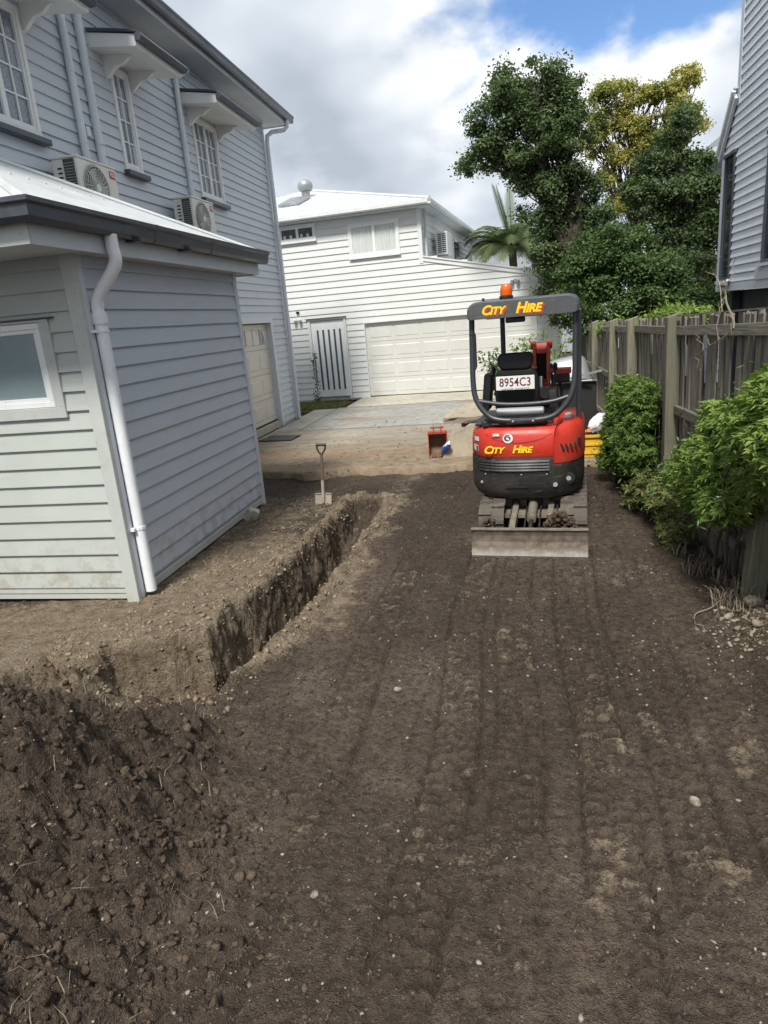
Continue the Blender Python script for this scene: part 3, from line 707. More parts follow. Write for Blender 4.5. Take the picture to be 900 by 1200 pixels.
# ---------------------------------------------------------------- weatherboard walls
BOARD_ME = {}
def board_mesh(key, pitch, mat, thick=0.026):
    k = (key, mat)
    if k in BOARD_ME: return BOARD_ME[k]
    # unit length along x, out of the wall along -y, z up; lower edge stands proud of the board below
    lap = 0.022
    prof = [(0.0, 0.0), (-thick - 0.006, 0.0), (-thick - 0.006, 0.006), (-0.007, pitch + lap), (0.0, pitch + lap)]
    mb = MB(); mb.prism(prof, 0, 0.0, 1.0)
    me = bpy.data.meshes.new('board'); me.from_pydata(mb.v, [], mb.f)
    bm = bmesh.new(); bm.from_mesh(me); bmesh.ops.recalc_face_normals(bm, faces=bm.faces); bm.to_mesh(me); bm.free()
    me.materials.append(M[mat]); BOARD_ME[k] = me; return me
def boards(parent, start, ang, length, z0, z1, pitch, mat, openings=(), key='b', clip=None, name='board'):
    """start: (x, y) of u=0 in the parent's coordinates, ang: direction of u; outward is to the right of u"""
    me = board_mesh(key, pitch, mat); n = int(math.ceil((z1 - z0) / pitch - 1e-6))
    ca, sa = math.cos(ang), math.sin(ang); jr = random.Random(int(length * 100))
    def put(u0, u1, zb, zs):
        if u1 - u0 < 0.012 or zs < 0.08: return
        if u1 - u0 > 4.2:
            c_ = jr.uniform(u0 + 0.9, u1 - 0.9); put(u0, c_ - 0.0012, zb, zs); put(c_ + 0.0012, u1, zb, zs); return
        o = bpy.data.objects.new(name, me); COL.objects.link(o); o.parent = parent
        o.location = (start[0] + ca * u0, start[1] + sa * u0, zb); o.rotation_euler = (0, 0, ang); o.scale = (u1 - u0, 1, zs)
    for i in range(n):
        zb = z0 + i * pitch; zt = min(zb + pitch, z1); segs = [(0.0, length)]
        if clip: 
            c0, c1 = clip(zb + pitch * 0.5); segs = [(max(0, c0), min(length, c1))]
        cuts = sorted([o for o in openings if o[2] < zt - 0.004 and o[3] > zb + 0.004])
        for (a, b, c, d) in cuts:
            new = []
            for s0, s1 in segs:
                if b <= s0 or a >= s1: new.append((s0, s1)); continue
                if a > s0: new.append((s0, a))
                if b < s1: new.append((b, s1))
                lo = max(s0, a); hi = min(s1, b)
                if c > zb + 0.012: put(lo, hi, zb, (c - zb) / pitch * 0.88)
                if d < zt - 0.012: put(lo, hi, d, (zt - d) / pitch)
            segs = new
        for s0, s1 in segs: put(s0, s1, zb, (zt - zb) / pitch if zt - zb < pitch - 1e-4 else 1.0)

def casement(parent, x, y0, y1, z0, z1, cols, rows, name='window', facing=1):
    """painted timber casement in a wall whose outer face is at x (world), facing +x"""
    fw = 0.055
    fr = MB(); d0, d1 = x - 0.03, x + 0.045
    fr.box((d0, y0, z0), (d1, y0 + fw, z1)); fr.box((d0, y1 - fw, z0), (d1, y1, z1))
    fr.box((d0, y0 + fw, z0), (d1, y1 - fw, z0 + fw)); fr.box((d0, y0 + fw, z1 - fw), (d1, y1 - fw, z1))
    w = fr.build(name, 'trim_white', parent, bevel=0.004, segs=1)
    gy0, gy1, gz0, gz1 = y0 + fw, y1 - fw, z0 + fw, z1 - fw
    sashes = 2 if cols == 4 else 1; sw = (gy1 - gy0) / sashes; cs = cols // sashes
    for s in range(sashes):
        a = gy0 + s * sw; b = a + sw; t = 0.034; sm = MB()
        sm.box((x - 0.02, a, gz0), (x + 0.03, a + t, gz1)); sm.box((x - 0.02, b - t, gz0), (x + 0.03, b, gz1))
        sm.box((x - 0.02, a + t, gz0), (x + 0.03, b - t, gz0 + 0.045)); sm.box((x - 0.02, a + t, gz1 - t), (x + 0.03, b - t, gz1))
        sm.build('sash', 'trim_white', w, bevel=0.003, segs=1)
        A, B, C_, D_ = a + t, b - t, gz0 + 0.045, gz1 - t; mw = 0.018
        for r_ in range(rows):
            for c in range(cs):
                pa = A + (B - A) * c / cs; pb = A + (B - A) * (c + 1) / cs; pc = C_ + (D_ - C_) * r_ / rows; pd = C_ + (D_ - C_) * (r_ + 1) / rows
                tx = random.uniform(-0.004, 0.004)
                MB().add([(x - 0.002 + tx, pa + 0.002, pc + 0.002), (x - 0.002 - tx, pb - 0.002, pc + 0.002), (x - 0.002 - tx, pb - 0.002, pd - 0.002), (x - 0.002 + tx, pa + 0.002, pd - 0.002)], [(0, 1, 2, 3)]).build('pane', 'glass_leaded', w)
        for c in range(1, cs):
            yy = A + (B - A) * c / cs; MB().box((x - 0.012, yy - mw / 2, C_), (x + 0.018, yy + mw / 2, D_)).build('glazing_bar', 'trim_white', w)
        for r_ in range(1, rows):
            zz = C_ + (D_ - C_) * r_ / rows; MB().box((x - 0.010, A, zz - mw / 2), (x + 0.016, B, zz + mw / 2)).build('glazing_bar', 'trim_white', w)
    MB().box((x - 0.02, y0 - 0.05, z0 - 0.075), (x + 0.115, y1 + 0.05, z0 - 0.012)).build('sill', 'gutter_dark', w, bevel=0.008)
    MB().box((x - 0.05, y0 - 0.02, z0 - 0.02), (x - 0.03, y1 + 0.02, z1 + 0.02)).build('backing', 'black_gap', w)
    return w
def hood(parent, x, y0, y1, z, wy0, wy1):
    """timber window hood: flat-pitched sheet roof with dark gutter edge, white soffit, scrolled brackets"""
    d = 0.65; xo = x + d
    h = MB().prism([(x, z + 0.0), (xo, z - 0.11), (xo, z - 0.225), (xo - 0.02, z - 0.235), (x, z - 0.16)], 1, y0 + 0.03, y1 - 0.03).build('window_hood', 'trim_white', parent)
    MB().prism([(x, z + 0.045), (xo + 0.03, z - 0.07), (xo + 0.03, z - 0.098), (x, z + 0.006)], 1, y0, y1).build('hood_roof', 'gutter_dark', h, bevel=0.004, segs=1)
    g = MB().prism([(xo + 0.004, z - 0.105), (xo + 0.085, z - 0.105), (xo + 0.095, z - 0.135), (xo + 0.07, z - 0.185), (xo + 0.004, z - 0.185)], 1, y0 + 0.01, y1 - 0.01).build('hood_gutter', 'gutter_dark', h)
    for wy in (wy0 - 0.10, wy1 + 0.045):
        zb = z - 0.16; pr = [(x, zb), (x + 0.52, zb - 0.055), (x + 0.52, zb - 0.105)]
        for t in np.linspace(0, 1, 7): pr.append((x + 0.46 - 0.16 * t, zb - 0.12 - 0.10 * math.sin(t * math.pi / 2)))
        for t in np.linspace(0, 1, 7)[1:]: pr.append((x + 0.30 - 0.22 * t, zb - 0.22 - 0.17 * (1 - math.cos(t * math.pi / 2))))
        pr.append((x, zb - 0.42))
        pr = [(x + (a - x) * 0.80, zb + (b - zb) * 0.64) for a, b in pr]; MB().prism(pr, 1, wy, wy + 0.055).build('bracket', 'trim_white', h)
    return h
def sectional_door(parent, plane, u0, u1, z0, z1, rows, cols, mat, gap=0.012, name='garage_door'):
    """plane(u, d, z) -> point, d out of the wall"""
    P = plane; root = MB().add([P(u0, -0.06, z0), P(u1, -0.06, z0), P(u1, -0.06, z1), P(u0, -0.06, z1)], [(0, 1, 2, 3)]).build(name, 'black_gap', parent)
    hgt = (z1 - z0) / rows
    for r_ in range(rows):
        a = z0 + r_ * hgt + 0.003; b = a + hgt - 0.007
        s = MB()
        def slab_(ua, ub, za, zb_, d0, d1, ins=0.0):
            s.add([P(ua, d0, za), P(ub, d0, za), P(ub, d0, zb_), P(ua, d0, zb_), P(ua + ins, d1, za + ins), P(ub - ins, d1, za + ins), P(ub - ins, d1, zb_ - ins), P(ua + ins, d1, zb_ - ins)],
                  [(0, 1, 5, 4), (1, 2, 6, 5), (2, 3, 7, 6), (3, 0, 4, 7), (4, 5, 6, 7)])
        slab_(u0, u1, a, b, -0.055, -0.02)
        sec = s.build('door_section', mat, root)
        pw = (u1 - u0 - 0.08) / cols
        for c in range(cols):
            s = MB(); ua = u0 + 0.04 + c * pw + 0.05; ub = ua + pw - 0.10
            slab_(ua, ub, a + 0.10, b - 0.10, -0.0205, -0.012, 0.014)
            s.build('raised_panel', mat, sec)
    return root

def add_down_pipe(parent, pts, r_, mat, clips=(), name='downpipe', n=10):
    o = MB().tube(pts, r_, n).build(name, mat, parent, smooth=True)
    for c in clips:
        MB().lathe([(r_ + 0.006, -0.012), (r_ + 0.006, 0.012)], c, 2, 10).build('pipe_clip', mat, o)
    return o

# ---------------------------------------------------------------- left house (two storeys)
XM = -5.05
house = thing('weatherboard_house', 'two-storey blue-grey weatherboard house with hooded windows on the left', 'house', (XM, 10.0, 0))
def build_house():
    Y0, Y1, ZE = 2.6, 15.08, 6.30
    wl = MB().box((-11.5, Y0, 0.0), (XM - 0.16, Y1, ZE))
    for a, b, c, d in ((Y0, 11.31, 0, 2.3), (14.10, Y1, 0, 2.3), (Y0, Y1, 2.3, ZE)): wl.box((XM - 0.1595, a, c), (XM - 0.004, b, d))
    wl.build('wall', 'trim_grey', house)
    ops = [(y0 - Y0, y1 - Y0, 4.33, 5.58) for y0, y1 in ((6.48, 7.46), (9.17, 9.63), (11.53, 12.50))]
    ops.append((11.30 - Y0, 14.22 - Y0, 0.0, 2.34))
    # u runs along -y so that outward (right of u) is +x : start at Y1
    L_ = Y1 - Y0; ops2 = [(L_ - b, L_ - a, c, d) for a, b, c, d in ops]
    # ends hidden by the extension
    ops2.append((L_ - (7.7 - Y0), L_ - (4.75 - Y0), 0.0, 2.75))
    def start_dir(): return (0.0, Y1 - 10.0)
    boards_rot(house, (0.0, Y1 - 10.0), L_, 0.10, ZE - 0.05, 0.139, 'board_grey', ops2)
    for (y0, y1, cols) in ((6.48, 7.46, 4), (9.17, 9.63, 2), (11.53, 12.50, 4)):
        casement(house, XM, y0, y1, 4.33, 5.58, cols, 4)
    hood(house, XM, 6.08, 7.86, 5.80, 6.48, 7.46); hood(house, XM, 8.76, 10.04, 5.80, 9.17, 9.63); hood(house, XM, 11.14, 12.90, 5.80, 11.53, 12.50)
    # corner stop, eave
    MB().box((XM - 0.10, Y1 - 0.03, 0.05), (XM + 0.036, Y1 + 0.07, ZE)).build('corner_board', 'trim_grey', house, bevel=0.004, segs=1)
    MB().box((XM - 0.05, Y0 - 0.3, ZE - 0.02), (XM + 0.44, Y1 + 0.42, ZE + 0.012)).build('soffit', 'soffit', house)
    MB().box((XM + 0.44, Y0 - 0.3, ZE - 0.035), (XM + 0.465, Y1 + 0.44, ZE + 0.16)).build('fascia', 'trim_grey', house)
    MB().box((-11.9, Y1 + 0.42, ZE - 0.035), (XM + 0.464, Y1 + 0.445, ZE + 0.16)).build('fascia', 'trim_grey', house)
    gut = [(XM + 0.467, ZE + 0.03), (XM + 0.54, ZE + 0.02), (XM + 0.565, ZE + 0.045), (XM + 0.57, ZE + 0.11), (XM + 0.588, ZE + 0.125), (XM + 0.588, ZE + 0.15), (XM + 0.467, ZE + 0.15)]
    MB().prism(gut, 1, Y0 - 0.3, Y1 + 0.56).build('gutter', 'gutter_dark', house)
    rf = MB(); e = XM + 0.50; zt = ZE + 0.14; ry0, ry1 = Y0 - 0.3, Y1 + 0.5; cx = -8.3; rise = (e - cx) * 0.42
    rf.add([(e, ry0, zt), (e, ry1, zt), (2 * cx - e, ry1, zt), (2 * cx - e, ry0, zt), (cx, ry0 + (e - cx), zt + rise), (cx, ry1 - (e - cx), zt + rise)],
           [(0, 1, 5, 4), (1, 2, 5), (2, 3, 4, 5), (3, 0, 4), (3, 2, 1, 0)])
    rf.build('roof', 'roof_grey', house)
    # downpipes and conduits
    px = XM + 0.075
    add_down_pipe(house, [(px, 8.20, 6.28), (px, 8.20, 3.75)], 0.045, 'pipe_painted', [(px, 8.2, 5.2), (px, 8.2, 4.45)])
    add_down_pipe(house, [(px - 0.01, 8.56, 5.95), (px - 0.01, 8.56, 3.75)], 0.052, 'pipe_painted', [(px, 8.56, 4.5)])
    add_down_pipe(house, [(px, 11.55, 6.2), (px, 11.42, 6.12), (px, 11.08, 5.98), (px, 11.05, 5.90), (px, 11.05, 3.7)], 0.042, 'pipe_painted', [(px, 11.05, 4.65)])
    add_down_pipe(house, [(XM + 0.50, Y1 + 0.25, ZE + 0.03), (XM + 0.50, Y1 + 0.25, ZE - 0.10), (XM + 0.44, Y1 + 0.2, ZE - 0.17), (XM + 0.20, Y1 + 0.1, ZE - 0.20), (XM + 0.11, Y1 + 0.04, ZE - 0.28), (XM + 0.10, Y1 + 0.02, ZE - 0.45), (XM + 0.10, Y1 + 0.02, 0.08)], 0.045, 'pipe_painted', [(XM + 0.1, Y1 + 0.02, 3.0), (XM + 0.1, Y1 + 0.02, 5.0), (XM + 0.1, Y1 + 0.02, 1.0)])
    MB().box((XM + 0.0, 8.34, 4.55), (XM + 0.06, 8.42, 4.66)).build('junction_box', 'pipe_painted', house, bevel=0.004)
    # garage door
    def P(u, d, z): return (XM + 0.0 + d, u, z)
    gd = sectional_door(house, lambda u, d, z: (XM - 0.06 + d, 14.10 - u, z), 0.0, 2.6, 0.20, 2.23, 4, 4, 'garage_cream')
    for y0, shp in ((13.86, 1), (13.48, 0), (13.10, -1), (12.72, 1)):
        # arched sunburst lights in the top section
        pts = [(y0 - 0.26, 1.83), (y0, 1.83), (y0, 1.98)] + [(y0 - 0.26 * t * t * 0.9 - 0.02, 1.98 + 0.15 * math.sin(t * 1.5)) for t in (0.3, 0.6, 1.0)]
        o = MB().prism([(a, b) for a, b in pts], 0, XM - 0.085, XM - 0.062).build('door_light', 'glass_leaded' if shp == 1 else 'garage_cream', gd)
    MB().box((XM - 0.02, 14.09, 0.05), (XM + 0.045, 14.21, 2.25)).build('door_jamb', 'trim_grey', house, bevel=0.004, segs=1)
    MB().box((XM - 0.02, 11.30, 2.25), (XM + 0.048, 14.212, 2.36)).build('door_head', 'trim_grey', house, bevel=0.004, segs=1)
    MB().box((XM - 0.06, 11.3, 0.05), (XM + 0.02, 14.08, 0.185)).build('threshold', 'concrete_pale', house)
    MB().box((XM - 0.12, 11.3, 0.186), (XM - 0.07, 14.08, 0.215)).build('door_seal', 'black_gap', house)
def boards_rot(parent, start, length, z0, z1, pitch, mat, openings, key=None, name='board'):
    """a wall facing +x: u runs along +y... outward must be right of u, so u = +y (right of +y is +x)"""
    # convert openings from 'measured from start going -y' to +y
    ops = [(length - b, length - a, c, d) for a, b, c, d in openings]
    boards(parent, (start[0], start[1] - length), R(90), length, z0, z1, pitch, mat, ops, key or mat, name=name)
build_house()

# ---------------------------------------------------------------- extension at the front left
XE, YE0, YE1 = -3.15, 4.73, 7.74
ext = thing('house_extension', 'low grey weatherboard extension with white hip roof beside the trench', 'house extension', (XE, YE0, 0))
def build_ext():
    ZT = 2.78
    MB().box((-5.04, YE0 + 0.004, 0.03), (XE - 0.004, YE1, ZT)).build('wall', 'trim_grey', ext)
    boards(ext, (0.0, 0.0), R(90), YE1 - YE0, 0.14, ZT, 0.1483, 'board_ext', [], 'ext_s')
    wx0, wx1 = -4.9, -3.50; wz0, wz1 = 1.66, 2.30
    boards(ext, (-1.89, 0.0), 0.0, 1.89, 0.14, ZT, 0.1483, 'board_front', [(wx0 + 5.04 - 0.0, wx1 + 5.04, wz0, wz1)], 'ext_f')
    # base trims
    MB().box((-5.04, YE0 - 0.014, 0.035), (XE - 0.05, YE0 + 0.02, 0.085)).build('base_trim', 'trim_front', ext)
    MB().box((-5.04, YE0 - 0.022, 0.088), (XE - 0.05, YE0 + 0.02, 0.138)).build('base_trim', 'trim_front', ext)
    MB().box((XE - 0.02, YE0 + 0.05, 0.03), (XE + 0.030, YE1 - 0.06, 0.10)).build('base_trim', 'trim_front', ext, bevel=0.003, segs=1)
    # corner boards
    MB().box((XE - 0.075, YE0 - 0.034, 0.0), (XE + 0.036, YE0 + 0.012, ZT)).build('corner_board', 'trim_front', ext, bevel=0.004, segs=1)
    MB().box((XE - 0.02, YE0 + 0.0125, 0.0), (XE + 0.034, YE0 + 0.075, ZT)).build('corner_board', 'trim_grey', ext, bevel=0.004, segs=1)
    MB().box((XE - 0.03, YE1 - 0.055, 0.0), (XE + 0.036, YE1 + 0.03, ZT)).build('corner_board', 'trim_grey', ext, bevel=0.004, segs=1)
    # window
    f = MB(); t = 0.085; y0, y1 = YE0 - 0.045, YE0 + 0.02
    f.box((wx0 - t, y0, wz0 - t), (wx1 + t, y1, wz0)); f.box((wx0 - t, y0, wz1), (wx1 + t, y1, wz1 + 0.02))
    f.box((wx1, y0, wz0), (wx1 + t, y1, wz1)); f.box((wx0 - t, y0, wz0), (wx0, y1, wz1))
    w = f.build('window', 'trim_front', ext, bevel=0.003, segs=1)
    f = MB(); t = 0.045; a0, a1 = YE0 - 0.030, YE0 + 0.03
    X0, X1, Z0, Z1 = wx0 + .002, wx1 - .002, wz0 + .002, wz1 - .002
    f.box((X0, a0, Z0), (X1, a1, Z0 + t)); f.box((X0, a0, Z1 - t), (X1, a1, Z1)); f.box((X1 - t, a0, Z0 + t), (X1, a1, Z1 - t)); f.box((X0, a0, Z0 + t), (X0 + t, a1, Z1 - t))
    f.build('frame', 'alu_white', w, bevel=0.004, segs=1)
    f = MB(); t2 = 0.03; b0, b1 = YE0 - 0.016, YE0 + 0.03; X0 += t; X1 -= t; Z0 += t; Z1 -= t
    f.box((X0, b0, Z0), (X1, b1, Z0 + t2)); f.box((X0, b0, Z1 - t2), (X1, b1, Z1)); f.box((X1 - t2, b0, Z0 + t2), (X1, b1, Z1 - t2)); f.box((X0, b0, Z0 + t2), (X0 + t2, b1, Z1 - t2))
    f.build('sash', 'alu_white', w, bevel=0.003, segs=1)
    MB().add([(X0 + t2, YE0 - 0.004, Z0 + t2), (X1 - t2, YE0 - 0.004, Z0 + t2), (X1 - t2, YE0 - 0.004, Z1 - t2), (X0 + t2, YE0 - 0.004, Z1 - t2)], [(0, 1, 2, 3)]).build('pane', 'glass_frosted', w)
    MB().box((wx0 - 0.10, YE0 - 0.062, wz1 + 0.0215), (wx1 + 0.13, YE0 + 0.01, wz1 + 0.032)).build('head_flashing', 'gutter_dark', w)
    # eaves: fascia boards, soffit, gutters
    fx, fy0, fy1 = -2.93, 4.02, 8.03; zf0, zf1 = 2.74, 2.885
    MB().box((-5.04, fy0 + 0.02, zf0 + 0.012), (fx - 0.02, fy1, zf0 + 0.035)).build('soffit', 'soffit', ext)
    MB().box((fx - 0.022, fy0 + 0.0225, zf0), (fx, fy1, zf1)).build('fascia', 'trim_grey', ext)
    MB().box((-5.04, fy0, zf0), (fx, fy0 + 0.022, zf1)).build('fascia', 'trim_front', ext)
    MB().box((-5.04, fy1 + 0.0005, zf0), (fx, fy1 + 0.0225, zf1)).build('fascia', 'trim_grey', ext)
    def gprof(o, s, z): return [(o, z), (o + s * 0.075, z - 0.008), (o + s * 0.10, z + 0.02), (o + s * 0.105, z + 0.085), (o + s * 0.125, z + 0.10), (o + s * 0.125, z + 0.128), (o, z + 0.128)]
    gp_ = [(o, z) for o, z in gprof(0.003, 1, 2.865)]
    MB().loft([[(-5.04, fy0 - o, z) for o, z in gp_], [(fx + o, fy0 - o, z) for o, z in gp_], [(fx + o, fy1 + 0.12, z) for o, z in gp_]]).build('gutter', 'gutter_dark', ext)
    for yy in (6.55, 5.45): MB().loft([[(fx + o * 1.02 + 0.0005, yy + dy, z * 1.0 + (0.001 if z > 2.9 else -0.003)) for o, z in gp_] for dy in (0.0, 0.035)]).build('gutter_joint', 'gutter_dark', ext)
    MB().box((fx + 0.001, 6.02, 2.845), (fx + 0.14, 6.10, 2.86)).build('gutter_bracket', 'gutter_dark', ext)
    MB().box((fx + 0.001, 5.15, 2.845), (fx + 0.14, 5.23, 2.86)).build('gutter_bracket', 'gutter_dark', ext)
    # hip roof against the house
    e, a0, a1, zr = fx + 0.06, fy0 - 0.06, fy1 + 0.06, 2.975
    half = (a1 - a0) / 2; ap = (-5.04, (a0 + a1) / 2, zr + (e + 5.04) * 0.47)
    MB().add([(e, a0, zr), (e, a1, zr), (-5.04, a1, zr), (-5.04, a0, zr), ap], [(0, 1, 4), (1, 2, 4), (3, 0, 4), (3, 2, 1, 0)]).build('roof', 'roof_white', ext)
    for ya, nm in ((a0, 'hip_cap'), (a1, 'hip_cap')):
        A = Vector((e, ya, zr + 0.004)); B = Vector(ap) + Vector((0, 0, 0.01))
        MB().tube([A, B], 0.028, 6).build('hip_cap', 'roof_white', ext, smooth=True)
    ns = MB(); rj = np.random.default_rng(3)   # roof screws
    for t in (0.06, 0.5):
        for yy in np.arange(a0 + 0.3, a1 - 0.2, 0.22):
            x_ = e - t * (e + 5.04); lim = half * (1 - t)
            if abs(yy - ap[1]) < lim - 0.1: ns.lathe([(0.012, 0.0), (0.010, 0.012)], (x_, yy, zr + t * (e + 5.04) * 0.47 + 0.002), 2, 6)
    ns.build('roof_screws', 'roof_white', ext)
    # white downpipe with swan neck
    cx, cy = XE + 0.075, 4.84
    dp = add_down_pipe(ext, curve_pts([(fx + 0.055, 4.86, 2.87), (fx + 0.055, 4.86, 2.78), (fx + 0.05, 4.86, 2.66), (cx + 0.04, 4.845, 2.47), (cx, 4.84, 2.38), (cx, cy, 2.25)], 6) + [(cx, cy, 0.06)], 0.047, 'pvc_white', [(cx, cy, 2.20), (cx, cy, 0.62)], n=16)
    for z in (2.2, 0.62): MB().box((XE - 0.01, cy - 0.085, z - 0.012), (cx, cy - 0.03, z + 0.012)).build('pipe_strap', 'pvc_white', dp)
    MB().lathe([(0.058, -0.04), (0.058, 0.04)], (cx, cy, 2.29), 2, 16).build('pipe_socket', 'pvc_white', dp, smooth=True)
build_ext()

# ---------------------------------------------------------------- air conditioners on the side wall
def outdoor_unit(loc, label, badge=True):
    """condenser, fan face towards +x, coil side towards -y; built in local coordinates"""
    t = thing('air_conditioner', label, 'air conditioner', loc, 0, 'outdoor units above the extension roof', world_coords=False)
    W, D, Hh = 0.78, 0.31, 0.56
    b = MB(); b.box((-D + 0.0, 0.012, 0.0), (0.0, W, Hh - 0.025)); b.build('casing', 'ac_cream', t, bevel=0.012)
    MB().box((-D - 0.005, 0.005, Hh - 0.0245), (0.008, W + 0.005, Hh)).build('lid', 'ac_cream', t, bevel=0.008)
    c = MB().box((-0.165, 0.004, 0.03), (-0.035, 0.0115, Hh - 0.035)).build('coil', 'ac_dark', t)
    for k in range(16): MB().box((-0.165, 0.0, 0.045 + k * 0.029), (-0.035, 0.0035, 0.050 + k * 0.029)).build('coil_fin', 'ac_grey', c)
    for k in range(9): MB().box((-0.245, 0.008, 0.06 + k * 0.046), (-0.195, 0.0115, 0.078 + k * 0.046)).build('vent_slot', 'black_gap', t)
    cy, cz, r_ = 0.32, 0.265, 0.235
    ring = MB().lathe([(r_ + 0.012, -0.002), (r_ + 0.014, 0.012), (r_ + 0.006, 0.016), (r_ - 0.006, 0.012)], (0, cy, cz), 0, 32).build('fan_surround', 'ac_grey', t, smooth=True)
    MB().lathe([(r_ - 0.008, 0.0), (r_ - 0.008, 0.0145)], (0, cy, cz), 0, 32).build('fan_recess', 'ac_dark', t)
    for k in range(3):
        a = k * 2.094; vs = []
        for s_, da in ((0.05, -0.3), (0.2, -0.55), (0.21, 0.25), (0.05, 0.4)): vs.append((0.0165, cy + s_ * math.cos(a + da), cz + s_ * math.sin(a + da)))
        MB().add(vs, [(0, 1, 2, 3)]).build('fan_blade', 'ac_grey', t)
    gl = MB()
    for k in range(7):
        rr = 0.045 + k * 0.03; gl.tube([(0.026, cy + rr * math.cos(a), cz + rr * math.sin(a)) for a in np.linspace(0, 2 * math.pi, 25)], 0.003, 4, False)
    for k in range(24):
        a = k * math.pi / 12; gl.tube([(0.028, cy + 0.04 * math.cos(a), cz + 0.04 * math.sin(a)), (0.020, cy + 0.235 * math.cos(a + .25), cz + 0.235 * math.sin(a + .25))], 0.003, 4, False)
    gr = gl.build('fan_grille', 'ac_cream', t)
    MB().lathe([(0.045, 0.026), (0.03, 0.032)], (0, cy, cz), 0, 14).build('grille_boss', 'ac_cream', t)
    bd = MB().box((0.0005, 0.63, 0.42), (0.005, 0.745, 0.50)).build('badge', 'badge_red', t)
    text_mesh('badge_lettering', 'TCL', 0.055, 'white_print', bd, Matrix.Translation((0.0065, 0.687, 0.46)) @ Matrix(((0, 0, 1, 0), (1, 0, 0, 0), (0, 1, 0, 0), (0, 0, 0, 1))), 0.0005, bold=0.002)
    for yy in (0.12, 0.66): MB().box((-D - 0.12, yy - 0.02, -0.045), (-0.02, yy + 0.02, -0.002)).build('wall_bracket', 'steel_grey', t)
    return t
outdoor_unit((-4.60, 7.36, 3.55), 'cream outdoor air conditioner by the twin downpipes, nearest the camera')
outdoor_unit((-4.60, 10.16, 3.55), 'cream outdoor air conditioner under the third hooded window, farther from camera')

